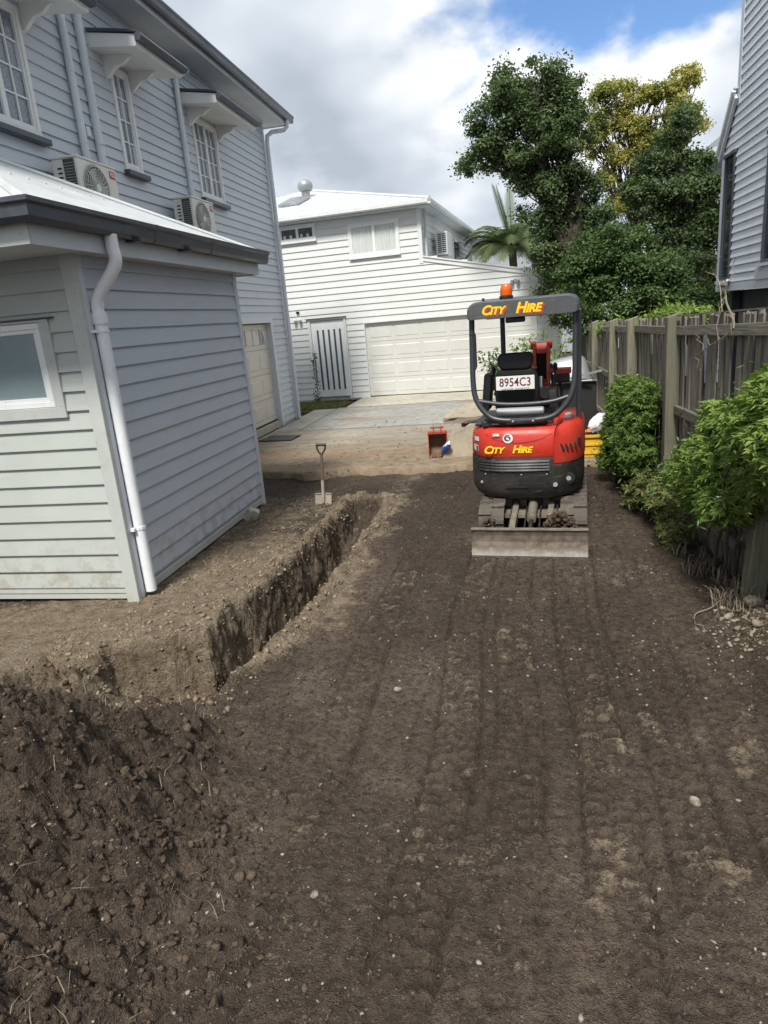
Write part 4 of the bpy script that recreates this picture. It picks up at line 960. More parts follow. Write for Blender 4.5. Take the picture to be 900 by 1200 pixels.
# ---------------------------------------------------------------- white house at the back (local: u along the facade, y into the house)
WANG = math.atan2(-0.0849, 0.9964)
white = thing('white_house', 'white weatherboard house with double garage closing the end of the driveway', 'house', (-3.96, 18.73, 0), WANG, world_coords=False)
def build_white():
    U0, UC, U1, ZE = -6.5, 1.72, 5.10, 4.80
    def top(u): return 3.60 + (u - UC) * (2.93 - 3.60) / (4.85 - UC)
    wl = MB(); wl.box((U0, 0.10, 0.0), (UC, 9.0, ZE)); wl.box((UC + 0.001, 0.10, 0.0), (U1, 7.0, 2.75))
    def front(a, b, c, d): wl.box((a, 0.003, c), (b, 0.0995, d))
    front(U0, -1.60, 0, 2.28); front(-0.58, 0.0, 0, 2.28); front(U0, UC, 2.28, ZE); front(4.60, U1, 0, 2.28); front(UC + .001, U1, 2.28, 2.75); front(0.0, UC, 2.06, 2.279); front(UC, 4.60, 2.06, 2.279)
    wl.prism([(UC + 0.002, 2.7501), (U1, 2.7501), (U1, top(U1) - 0.02), (UC + 0.002, top(UC) - 0.02)], 1, 0.003, 0.14)
    wl.build('wall', 'trim_white', white)
    ops = [(-0.24 - U0, 1.16 - U0, 3.76, 4.60), (-2.6 - U0, -1.14 - U0, 4.38, 4.75), (-1.66 - U0, -0.52 - U0, 0, 2.26), (-0.02 - U0, 4.64 - U0, 0, 2.05)]
    pitch = 0.168; z = 0.04
    boards(white, (U0, 0.0), 0.0, U1 - U0, 0.05, ZE, pitch, 'board_white', ops, 'white', clip=lambda zz: (0, (UC if zz > 3.55 else min(U1, UC + (3.60 - zz - 0.02) * (4.85 - UC) / 0.67)) - U0))
    # right-hand upper side wall
    boards(white, (UC, 0.0), R(90), 9.0, 3.3, ZE, pitch, 'board_white', [(2.4, 3.2, 3.8, 4.5), (5.0, 6.2, 3.7, 4.5)], 'white')
    MB().box((UC - 0.07, -0.042, 3.45), (UC + 0.036, 0.03, ZE)).build('corner_board', 'trim_white', white)
    MB().box((U1 - 0.07, -0.042, 0.03), (U1 + 0.03, 0.03, 2.86)).build('corner_board', 'trim_white', white)
    MB().box((U1, 0.03, 0.0), (U1 + 0.02, 6.9, 2.7)).build('side_cladding', 'board_white', white)
    # sloping parapet capping of the side garage
    p = MB().prism([(UC + 0.037, top(UC) - 0.10), (U1 + 0.05, top(U1 + 0.05) - 0.10), (U1 + 0.05, top(U1 + .05)), (UC + 0.037, top(UC))], 1, -0.05, 0.10).build('parapet', 'trim_white', white)
    MB().prism([(UC + 0.037, top(UC) + 0.001), (U1 + 0.08, top(U1 + 0.08) + 0.001), (U1 + 0.08, top(U1 + .08) + 0.035), (UC + 0.037, top(UC) + 0.035)], 1, -0.075, 0.13).build('parapet_capping', 'trim_white', white)
    MB().add([(UC + 0.04, 0.15, top(UC) - 0.15), (U1, 0.15, top(U1) - 0.15), (U1, 6.9, top(U1) - 0.15), (UC + 0.04, 6.9, top(UC) - 0.15)], [(0, 1, 2, 3)]).build('garage_roof', 'roof_white', white)
    # eaves, gutter, hip roof
    ov = 0.30; E0, E1, EY0, EY1 = U0 - ov, UC + ov, -ov, 9.3
    MB().box((E0, EY0, ZE - 0.01), (E1, EY1, ZE + 0.015)).build('soffit', 'soffit', white)
    def gp(o, s, z): return [(o, z), (o + s * 0.08, z), (o + s * 0.10, z + 0.03), (o + s * 0.10, z + 0.11), (o, z + 0.11)]
    MB().prism(gp(EY0, -1, ZE + 0.02), 0, E0, E1 + 0.10).build('gutter', 'trim_white', white)
    MB().prism(gp(E1, 1, ZE + 0.018), 1, EY0 - 0.10, EY1).build('gutter', 'trim_white', white)
    zt = ZE + 0.135; dpt = (EY1 - EY0) / 2; rise = dpt * 0.315
    rf = MB().add([(E0, EY0 - .05, zt), (E1 + .05, EY0 - .05, zt), (E1 + .05, EY1, zt), (E0, EY1, zt), (E0 + dpt - 1.0, EY0 + dpt, zt + rise), (E1 - dpt - 0.3, EY0 + dpt, zt + rise)],
                  [(0, 1, 5, 4), (1, 2, 5), (2, 3, 4, 5), (3, 0, 4), (3, 2, 1, 0)]).build('roof', 'roof_white', white)
    MB().tube([(E1 + .05, EY0 - .05, zt + 0.01), (E1 - dpt - 0.3, EY0 + dpt, zt + rise + 0.01)], 0.05, 6).build('hip_cap', 'roof_white', rf)
    rb = MB()   # corrugation ribs on the front slope
    for u in np.arange(E0 + 0.2, E1, 0.152):
        t = min(1.0, (E1 + .05 - u) / (dpt + 0.35)); t = max(0.02, min(1.0, t))
        rb.tube([(u, EY0 - .06, zt + 0.004), (u, EY0 - .05 + t * dpt, zt + t * rise + 0.004)], 0.005, 4, False)
    rb.build('roof_ribs', 'roof_white', rf)
    # whirling vent on its flashing, skylight
    def onroof(u, t, lift=0.0): return (u, EY0 + t * dpt, zt + t * rise + lift)
    c = onroof(-2.35, 0.64)
    v = MB().lathe([(0.13, -0.12), (0.13, 0.16)], c, 2, 16).build('roof_vent', 'steel_grey', white, smooth=True)
    MB().lathe([(0.10, 0.15), (0.20, 0.20), (0.235, 0.30), (0.22, 0.40), (0.15, 0.48), (0.05, 0.52)], c, 2, 20).build('vent_turbine', 'galv', v, smooth=True)
    sk = MB(); a = onroof(-2.75, 0.36, 0.03); b = onroof(-2.1, 0.36, 0.03); c2 = onroof(-2.1, 0.58, 0.03); d = onroof(-2.75, 0.58, 0.03)
    s2 = MB().add([a, b, c2, d] + [(q[0], q[1], q[2] + 0.07) for q in (a, b, c2, d)], [(0, 1, 5, 4), (1, 2, 6, 5), (2, 3, 7, 6), (3, 0, 4, 7), (4, 5, 6, 7)]).build('skylight', 'steel_grey', white)
    # windows
    def win(u0, u1, z0, z1, mull, curtain):
        f = MB(); t = 0.06
        f.box((u0 - t, -0.05, z0 - t), (u1 + t, 0.02, z0)); f.box((u0 - t, -0.05, z1), (u1 + t, 0.02, z1 + t)); f.box((u0 - t, -0.05, z0), (u0, 0.02, z1)); f.box((u1, -0.05, z0), (u1 + t, 0.02, z1))
        w = f.build('window', 'trim_white', white)
        f = MB(); t = 0.035
        for a_, b_ in zip([u0] + mull, mull + [u1]):
            f.box((a_, -0.035, z0), (a_ + t, 0.02, z1)); f.box((b_ - t, -0.035, z0), (b_, 0.02, z1)); f.box((a_ + t, -0.035, z0), (b_ - t, 0.02, z0 + t)); f.box((a_ + t, -0.035, z1 - t), (b_ - t, 0.02, z1))
        f.build('frame', 'alu_white', w)
        for a_, b_ in zip([u0] + mull, mull + [u1]):
            if curtain:
                n = 40; vs = []; fs = []
                for i in range(n + 1):
                    uu = a_ + t + (b_ - a_ - 2 * t) * i / n; yy = -0.012 + 0.010 * math.sin(i * 0.9) + 0.005 * math.sin(i * 2.3)
                    vs += [(uu, yy, z0 + t), (uu, yy, z1 - t)]
                    if i: fs.append((2 * i - 2, 2 * i, 2 * i + 1, 2 * i - 1))
                MB().add(vs, fs).build('curtain', 'curtain', w, smooth=True)
            else:
                MB().add([(a_ + t, -0.01, z0 + t), (b_ - t, -0.01, z0 + t), (b_ - t, -0.01, z1 - t), (a_ + t, -0.01, z1 - t)], [(0, 1, 2, 3)]).build('pane', 'glass_dark', w)
                for k, du in enumerate((0.12, 0.3)):   # things on the inner sill
                    MB().lathe([(0.03, 0), (0.045, 0.05), (0.02, 0.09)], (a_ + du, -0.022, z0 + t), 2, 8).build('sill_ornament', 'curtain', w)
        MB().box((u0 - 0.07, -0.085, z0 - 0.095), (u1 + 0.07, 0.0, z0 - 0.061)).build('sill', 'trim_white', w)
    win(-0.18, 1.10, 3.82, 4.55, [0.46], True)
    win(-2.56, -1.20, 4.40, 4.70, [-2.17, -1.68], False)
    # double garage door
    gd = sectional_door(white, lambda u, d, z: (u, 0.03 - d, z), 0.0, 4.60, 0.075, 2.05, 4, 6, 'garage_pale')
    MB().box((0.0, 0.04, 0.045), (4.6, 0.085, 0.074)).build('door_seal', 'black_gap', white)
    jm = MB(); jm.box((-0.022, -0.04, 0.02), (-0.001, 0.08, 2.06)); jm.box((4.601, -0.04, 0.02), (4.622, 0.08, 2.06)); jm.box((-0.022, -0.04, 2.0605), (4.622, 0.08, 2.10)); jm.build('door_frame', 'trim_white', white)
    # slotted entry gate
    d = MB().box((-1.58, -0.005, 0.12), (-0.60, 0.04, 2.22)).build('entry_door', 'alu_white', white, bevel=0.005, segs=1)
    for k in range(5):
        u = -1.42 + k * 0.165; MB().box((u, -0.012, 0.32), (u + 0.055, -0.0055, 1.98)).build('slot', 'slot_dark', d)
    MB().tube([(-1.53, -0.03, 1.35), (-1.53, -0.07, 1.35), (-1.53, -0.07, 0.55), (-1.53, -0.03, 0.55)], 0.014, 6).build('pull_handle', 'slot_dark', d)
    j2 = MB(); j2.box((-1.66, -0.04, 0.05), (-1.585, 0.05, 2.235)); j2.box((-0.595, -0.04, 0.05), (-0.53, 0.05, 2.235)); j2.box((-1.66, -0.04, 2.236), (-0.53, 0.05, 2.29)); j2.build('door_frame', 'trim_white', white)
    MB().box((-1.70, -0.09, 2.291), (-0.50, 0.02, 2.305)).build('door_drip', 'gutter_dark', white)
    # wall lights, sensor
    for u, z_ in ((-1.93, 2.32), (4.10, 2.80)):
        l = MB().lathe([(0.045, 0.0), (0.045, 0.02)], (u, -0.045, z_), 1, 10).build('wall_light', 'trim_white' if u < 0 else 'steel_grey', white)
        for s_ in (-1, 1): MB().lathe([(0.02, -0.05), (0.045, -0.01), (0.05, 0.06)], (u + s_ * 0.075, -0.12, z_ - 0.03), 1, 10).build('lamp_head', 'trim_white' if u < 0 else 'steel_grey', l, smooth=True)
    MB().box((-1.95, -0.075, 2.47), (-1.87, -0.025, 2.53)).build('camera_dome', 'black_gap', white)
    # side windows and downpipe of the upper wall
    for a_, b_, c_, d_ in ((2.45, 3.15, 3.85, 4.45), (5.05, 6.15, 3.75, 4.45)):
        w = MB().box((UC + 0.0, a_ - 0.05, c_ - 0.05), (UC + 0.04, b_ + 0.05, d_ + 0.05)).build('window', 'trim_white', white)
        MB().box((UC + 0.0405, a_, c_), (UC + 0.044, b_, d_)).build('pane', 'glass_dark', w)
    add_down_pipe(white, [(E1 + 0.05, 8.6, ZE + 0.02), (E1 + 0.05, 8.6, ZE - 0.08), (UC + 0.1, 8.6, ZE - 0.3), (UC + 0.1, 8.6, 3.0)], 0.045, 'trim_white')
    add_down_pipe(white, [(UC + 0.08, 0.25, ZE - 0.03), (UC + 0.08, 0.25, 3.3)], 0.035, 'trim_grey')
build_white()
def wpt(u, y, z):
    c, s = math.cos(WANG), math.sin(WANG); return (-3.96 + c * u - s * y, 18.73 + s * u + c * y, z)
def louvre_unit(loc, label):
    t = thing('air_conditioner', label, 'air conditioner', loc, WANG, 'outdoor units on the white house', world_coords=False)
    MB().box((0.0, 0.0, 0.0), (0.32, 0.75, 0.60)).build('casing', 'trim_white', t, bevel=0.012)
    MB().box((0.05, -0.006, 0.06), (0.28, -0.0005, 0.55)).build('louvre_recess', 'slot_dark', t)
    for k in range(9): MB().obox((0.165, -0.012, 0.095 + k * 0.052), (0.23, 0.022, 0.012), (0.5, 0, 0)).build('louvre', 'trim_white', t)
    MB().box((0.155, -0.014, 0.06), (0.175, -0.007, 0.55)).build('louvre_stay', 'trim_white', t)
    MB().box((-0.10, 0.1, -0.04), (0.30, 0.14, -0.002)).build('wall_bracket', 'steel_grey', t)
    return t
louvre_unit(wpt(1.86, 1.35, 3.72), 'white louvred outdoor unit on the upper side wall of the white house')

# ---------------------------------------------------------------- pale house on the right
XR = 3.20
right = thing('pale_house', 'tall pale grey weatherboard house raised above the right-hand fence', 'house', (XR, 10.0, 0))
def build_right():
    yC, yS, zB, zE, zS = 11.82, 11.26, 2.10, 4.08, 4.66
    wl = MB(); prof = [(2.0, zB), (yC, zB), (yC, zE), (yS, zS), (yS, 9.0), (2.0, 9.0)]
    wl.prism(prof, 0, XR + 0.004, XR + 5.0); wl.build('wall', 'trim_grey', right)
    p = 0.1115
    # facing -x: u runs along -y from the far corner
    def clip(z):
        return (0.0 if z < zE else ((z - zE) / (zS - zE) * (yC - yS) if z < zS else yC - yS), 9.8)
    ops = [(0.16, 0.60, 2.28, 4.0 - 0.02), (1.95, 3.2, 2.42, 3.95), (2.5, 3.4, 5.2, 6.6)]
    boards(right, (0.0, yC - 10.0), R(-90), 9.8, zB + 0.12, 9.0, p, 'board_pale', ops, 'pale', clip=clip)
    MB().box((XR - 0.036, yC - 0.10, zB), (XR + 0.1, yC + 0.03, zE - 0.02)).build('corner_board', 'trim_grey', right)
    MB().box((XR - 0.036, yS - 0.09, zS - 0.1), (XR + 0.1, yS + 0.03, 9.0)).build('corner_board', 'trim_grey', right)
    MB().box((XR - 0.03, 2.0, zB), (XR + 0.05, yC - 0.1, zB + 0.11)).build('base_board', 'trim_grey', right)
    MB().box((XR - 0.05, 2.0, zB + 0.111), (XR + 0.05, 10.05, zB + 0.26)).build('ledger_board', 'trim_grey', right)
    # barge and lean-to roof edge
    d = Vector((0, yS - yC, zS - zE)).normalized()
    b = MB(); A = Vector((XR - 0.06, yC + 0.10, zE - 0.08)); B = Vector((XR - 0.06, yS - 0.0, zS + 0.02))
    b.bar(A, B, 0.04, 0.11); b.build('barge_board', 'trim_grey', right)
    b = MB(); b.bar(A + Vector((0.62, 0.02, 0.10)), B + Vector((0.62, 0.0, 0.10)), 1.30, 0.03); b.build('lean_to_roof', 'roof_grey', right)
    b = MB(); b.bar(A + Vector((-0.03, 0.0, 0.065)), B + Vector((-0.03, 0, 0.065)), 0.05, 0.05); b.build('barge_roll', 'trim_white', right)
    # tall slit window and wider one
    for (u0, u1, z0, z1) in ((0.18, 0.56, 2.30, 3.96), (1.98, 3.15, 2.45, 3.90), (2.5, 3.4, 5.25, 6.6)):
        y0, y1 = yC - u1, yC - u0
        w = MB().box((XR - 0.02, y0, z0), (XR + 0.003, y1, z1)).build('window', 'glass_dark', right)
        f = MB(); t = 0.045
        f.box((XR - 0.045, y0 - t, z0 - t), (XR + 0.02, y1 + t, z0 - 0.001)); f.box((XR - 0.06, y0 - t - 0.03, z1 + 0.001), (XR + 0.02, y1 + t + 0.03, z1 + t)); f.box((XR - 0.045, y0 - t, z0), (XR + 0.02, y0 - 0.001, z1)); f.box((XR - 0.045, y1 + 0.001, z0), (XR + 0.02, y1 + t, z1))
        f.build('frame', 'gutter_dark', w)
        MB().box((XR - 0.09, y0 - 0.1, z0 - 0.085), (XR + 0.02, y1 + 0.08, z0 - 0.046)).build('sill', 'trim_grey', w)
    l = MB().lathe([(0.03, 0), (0.03, 0.05)], (XR - 0.09, 11.15, 2.24), 0, 8).build('flood_lamp', 'steel_grey', right)
    for s_ in (-1, 1): MB().lathe([(0.03, -0.04), (0.05, 0.05)], (XR - 0.12, 11.15 + s_ * 0.08, 2.2), 1, 10).build('lamp_head', 'steel_grey', l, smooth=True)
    # undercroft
    MB().box((XR + 0.26, 2.0, 0.0), (XR + 4.8, yC - 0.02, zB - 0.002)).build('undercroft_wall', 'undercroft', right)
    for yy in (11.6, 10.0, 8.0, 6.0): MB().box((XR + 0.12, yy - 0.06, 0.0), (XR + 0.24, yy + 0.06, zB - 0.001)).build('stump', 'undercroft', right)
build_right()

# grey gabled house behind the trees
far_h = thing('grey_house', 'grey roofed house half hidden behind the yellowing tree', 'house', (6.0, 19.5, 0))
def build_far():
    MB().box((4.55, 17.6, 0.0), (10.0, 24.0, 4.95)).build('wall', 'board_pale', far_h)
    MB().add([(4.05, 17.1, 4.98), (10.4, 17.1, 4.98), (10.4, 24.4, 4.98), (4.05, 24.4, 4.98), (6.6, 19.6, 6.75), (8.4, 21.6, 6.75)], [(0, 1, 5, 4), (1, 2, 5), (2, 3, 4, 5), (3, 0, 4), (3, 2, 1, 0)]).build('roof', 'roof_grey', far_h)
    MB().box((4.0, 17.02, 4.90), (10.4, 17.098, 5.02)).build('gutter', 'trim_grey', far_h); MB().box((3.97, 17.02, 4.90), (4.048, 24.4, 5.02)).build('gutter', 'trim_grey', far_h)
    boards(far_h, (-1.45, -1.9), 0.0, 5.4, 0.3, 4.9, 0.16, 'board_pale', [], 'far')
    w = MB().box((5.2, 17.53, 2.6), (6.1, 17.566, 3.9)).build('window', 'trim_white', far_h); MB().box((5.27, 17.52, 2.67), (6.03, 17.529, 3.83)).build('pane', 'glass_dark', w)
build_far()
lowroof = thing('flat_roof_house', 'dark flat-roofed building far behind the white house', 'house', (0.5, 33.0, 0))
def build_low():
    MB().box((-2.6, 33.0, 0), (5.0, 38.0, 5.0)).build('wall', 'roof_grey', lowroof)
    MB().box((-2.9, 32.7, 5.002), (5.3, 38.3, 5.26)).build('roof', 'undercroft', lowroof)
    MB().tube([(-2.9, 32.7, 5.62), (2.0, 32.7, 5.70)], 0.02, 4).build('aerial_bar', 'steel_grey', lowroof)
    for x in (-2.4, 1.0): MB().tube([(x, 32.75, 5.26), (x, 32.72, 5.66)], 0.02, 4).build('aerial_stay', 'steel_grey', lowroof)
build_low()

# ---------------------------------------------------------------- paling fence
fence = thing('paling_fence', 'weathered grey timber paling fence along the right side', 'fence', (1.5, 8.0, 0))
def fx(y): return float(np.interp(y, [2.0, 4.6, 6.9, 15.5], [1.70, 1.585, 1.50, 1.47]))
def fz(y): return 1.99 - 0.026 * (y - 4.6)
def build_fence():
    rr = random.Random(4)
    posts = [2.3, 4.55, 6.95, 9.17, 10.82, 13.0, 15.25]
    for i, y in enumerate(posts):
        x = fx(y); w = 0.125 if i < 4 else 0.12; h = fz(y) - (0.0 if y > 5 else 0.02); ln = 0.045 if i == 1 else rr.uniform(-0.012, 0.012)
        b = MB(); n = 6; rings = []
        for k in range(n + 1):
            z = -0.25 + (h + 0.25) * k / n; dx = ln * (z - 1.0) + rr.uniform(-0.003, 0.003)
            rings.append([(x + dx + sx * w / 2, y + sy * w / 2 + rr.uniform(-.002, .002), z + (0.02 * sx if k == n else 0)) for sx, sy in ((-1, -1), (1, -1), (1, 1), (-1, 1))])
        b.loft(rings).build('post', 'post_pine', fence, bevel=0.006, segs=1)
    # rails, butted between posts on the driveway side of the palings
    for a, b_ in zip(posts[:-1], posts[1:]):
        for fr, hh in ((0.925, 0.085), (0.535, 0.085), (0.14, 0.085)):
            ya, yb = a + 0.066, b_ - 0.066; za = fz(ya) * fr + rr.uniform(-.015, .015); zb = fz(yb) * fr + rr.uniform(-.015, .015)
            MB().bar((fx(ya) + 0.035, ya, za), (fx(yb) + 0.035, yb, zb), 0.045, hh).build('rail', 'rail', fence, bevel=0.004, segs=1)
    mes = []
    for k in range(6):
        b = MB(); rings = []; w = 0.094 + rr.uniform(-.004, .004)
        for q, z in enumerate((0, 0.25, 0.5, 0.75, 1.0)):
            o = rr.uniform(-0.004, 0.004); rings.append([(-0.0075 + o, -w / 2, z), (0.0075 + o, -w / 2 + rr.uniform(-.002, .002), z), (0.0075 + o, w / 2, z + (rr.uniform(-.012, .012) if q == 4 else 0)), (-0.0075 + o, w / 2, z + (rr.uniform(-.006, .006) if q == 4 else 0))])
        b.loft(rings); me = bpy.data.meshes.new('paling'); me.from_pydata(b.v, [], b.f)
        bm = bmesh.new(); bm.from_mesh(me); bmesh.ops.recalc_face_normals(bm, faces=bm.faces); bm.to_mesh(me); bm.free(); me.materials.append(M['paling']); mes.append(me)
    y = 2.25; lap = False
    while y < 15.6:
        o = bpy.data.objects.new('paling', rr.choice(mes)); COL.objects.link(o); o.parent = fence
        h = fz(y) - 0.03 + rr.uniform(-0.012, 0.016)
        o.location = (fx(y) + (0.068 if lap else 0.086) + rr.uniform(-.001, .001) - 1.5, y - 8.0, -0.05); o.rotation_euler = (rr.uniform(-.012, .012), rr.uniform(-.01, .012), rr.uniform(-.02, .02) + (math.pi if rr.random() < 0.5 else 0)); o.scale = (1, 1, h + 0.05)
        y += 0.087 + rr.uniform(0, 0.004); lap = not lap
    # capping remains along the near bays
    MB().bar((fx(2.3) + 0.02, 2.3, fz(2.3) + 0.0), (fx(6.8) + 0.02, 6.85, fz(6.85) - 0.015), 0.03, 0.012).build('capping', 'rail', fence)
build_fence()

# ---------------------------------------------------------------- vegetation
def leaves(name, C, N_, size, aspect, mat, parent, seed, fold=0.25, tint=None, droop=0.0):
    """one small folded leaf (two quads) per centre; N_ gives the rough facing"""
    r_ = np.random.default_rng(seed); n = len(C)
    up = N_ + r_.normal(size=(n, 3)) * 0.5; up /= np.linalg.norm(up, axis=1, keepdims=True) + 1e-9
    a = r_.normal(size=(n, 3)); a[:, 2] -= droop; a -= (a * up).sum(1, keepdims=True) * up; a /= np.linalg.norm(a, axis=1, keepdims=True) + 1e-9
    b = np.cross(up, a); s = (size * r_.uniform(0.65, 1.3, n))[:, None]
    w = s * aspect * 0.5
    p0 = C - a * s * 0.5; p1 = C + a * s * 0.5; m = C - up * s * 0.06
    l1 = C + b * w + up * w * fold; l2 = C - b * w + up * w * fold
    V = np.stack([p0, l1, p1, l2, ], 1).reshape(-1, 3)
    i = np.arange(n) * 4
    F = np.concatenate([np.stack([i, i + 1, i + 2], 1), np.stack([i, i + 2, i + 3], 1)])
    o = mesh_np(name, V, F, mat, parent)
    t = tint if tint is not None else r_.random(n) ** 2
    at = o.data.attributes.new('tint', 'FLOAT', 'POINT'); at.data.foreach_set('value', np.repeat(t, 4).astype(np.float32))
    return o
def lobes_points(lobes, n_clump, per, spread, seed, hollow=0.45, keep=None):
    r_ = np.random.default_rng(seed); vol = np.array([a[3] * a[4] * a[5] for a in lobes]); vol = vol ** 0.75; vol /= vol.sum()
    k = r_.choice(len(lobes), n_clump, p=vol); L = np.array([l[:6] for l in lobes])[k]
    d = r_.normal(size=(n_clump, 3)); d /= np.linalg.norm(d, axis=1, keepdims=True)
    rad = (hollow + (1 - hollow) * r_.random(n_clump) ** 0.6)[:, None]
    C = L[:, :3] + d * L[:, 3:6] * rad
    sp = spread * r_.uniform(0.5, 1.5, n_clump)
    P = np.repeat(C, per, 0) + r_.normal(size=(n_clump * per, 3)) * np.repeat(sp, per)[:, None] * np.array([1, 1, 0.7])
    N_ = np.repeat(d, per, 0) * 0.5 + np.array([0, 0, 0.7]); T = np.repeat(r_.random(n_clump), per)
    return C, P, N_, T
def limb(a, b, r0, r1, seed, wob=0.12, n=6):
    r_ = random.Random(seed); a = Vector(a); b = Vector(b); L = (b - a).length; pts = []
    for i in range(n + 1):
        t = i / n; p = a.lerp(b, t) + Vector((0, 0, L * 0.08 * math.sin(t * math.pi)))
        if 0 < i < n: p += Vector((r_.uniform(-1, 1), r_.uniform(-1, 1), r_.uniform(-1, 1))) * wob * L * 0.3
        pts.append(p)
    return pts, [r0 + (r1 - r0) * i / n for i in range(n + 1)]
def tree(name, label, base, lobes, mat, leaf, n_clump, per, spread, seed, aspect=0.5, twigs=0, trunk_r=0.14, tint_fn=None, hollow=0.45, group='trees beyond the fence', fork=None):
    t = thing(name, label, 'tree', base, 0, group)
    rs_ = np.random.default_rng(seed + 50); boughs = []
    for l in lobes:
        for k in range(9):
            d_ = rs_.normal(size=3); d_ /= np.linalg.norm(d_); q_ = rs_.uniform(0.45, 1.02); f_ = rs_.uniform(0.28, 0.56)
            boughs.append((l[0] + d_[0] * l[3] * q_, l[1] + d_[1] * l[4] * q_, l[2] + d_[2] * l[5] * q_, l[3] * f_, l[4] * f_, l[5] * f_ * 0.8))
    C, P, N_, T = lobes_points(boughs, n_clump, per, spread * 0.75, seed, hollow)
    tb = MB(); top = Vector(fork) if fork else Vector((np.mean([l[0] for l in lobes]), np.mean([l[1] for l in lobes]), np.mean([l[2] for l in lobes]) - 0.6))
    pts, rs = limb(base, top, trunk_r, trunk_r * 0.55, seed, 0.1); tb.tube(pts, rs, 9); tb.build('trunk', 'bark', t, smooth=True)
    lm = MB(); r_ = random.Random(seed + 1)
    for i, l in enumerate(lobes):
        c = Vector(l[:3]); s = pts[r_.choice((3, 4, 5, 6))]
        p2, q2 = limb(s, c + Vector((0, 0, -0.1)), trunk_r * 0.45, trunk_r * 0.12, seed + i, 0.16); lm.tube(p2, q2, 6)
        near = [Vector(q) for q in C if (Vector(q) - c).length < max(l[3:6]) * 1.3]; r_.shuffle(near)
        for q in near[:twigs]:
            s2 = p2[r_.choice((2, 3, 4, 5))]; p3, q3 = limb(s2, q, trunk_r * 0.10, 0.008, r_.randint(0, 9999), 0.2, 4); lm.tube(p3, q3, 4, False)
    lm.build('limbs', 'bark', t, smooth=True)
    rr = np.random.default_rng(seed + 7)
    if tint_fn is not None: T = tint_fn(P, T)
    leaves('crown', P, N_, leaf, aspect, mat, t, seed + 3, tint=np.clip(T * 0.7 + 0.3 * rr.random(len(P)), 0, 1) ** 1.5 if tint_fn is None else T)
    return t
def at(px, py, Y):
    """point on the plane y = Y seen at photograph pixel (layout aid for crown sizes)"""
    d = r2 * ((px - 450) / 785.0) + u2 * (-(py - 600) / 785.0) + fwd; k = Y / d.y; return Vector((0, 0, CAM_H)) + d * k
def lob(px, py, Y, rp, rz=None, ry=None):
    p = at(px, py, Y); k = Y / 785.0 * 1.03; return (p.x, p.y, p.z, rp * k, (ry if ry else rp * 0.9) * k, (rz if rz else rp) * k)
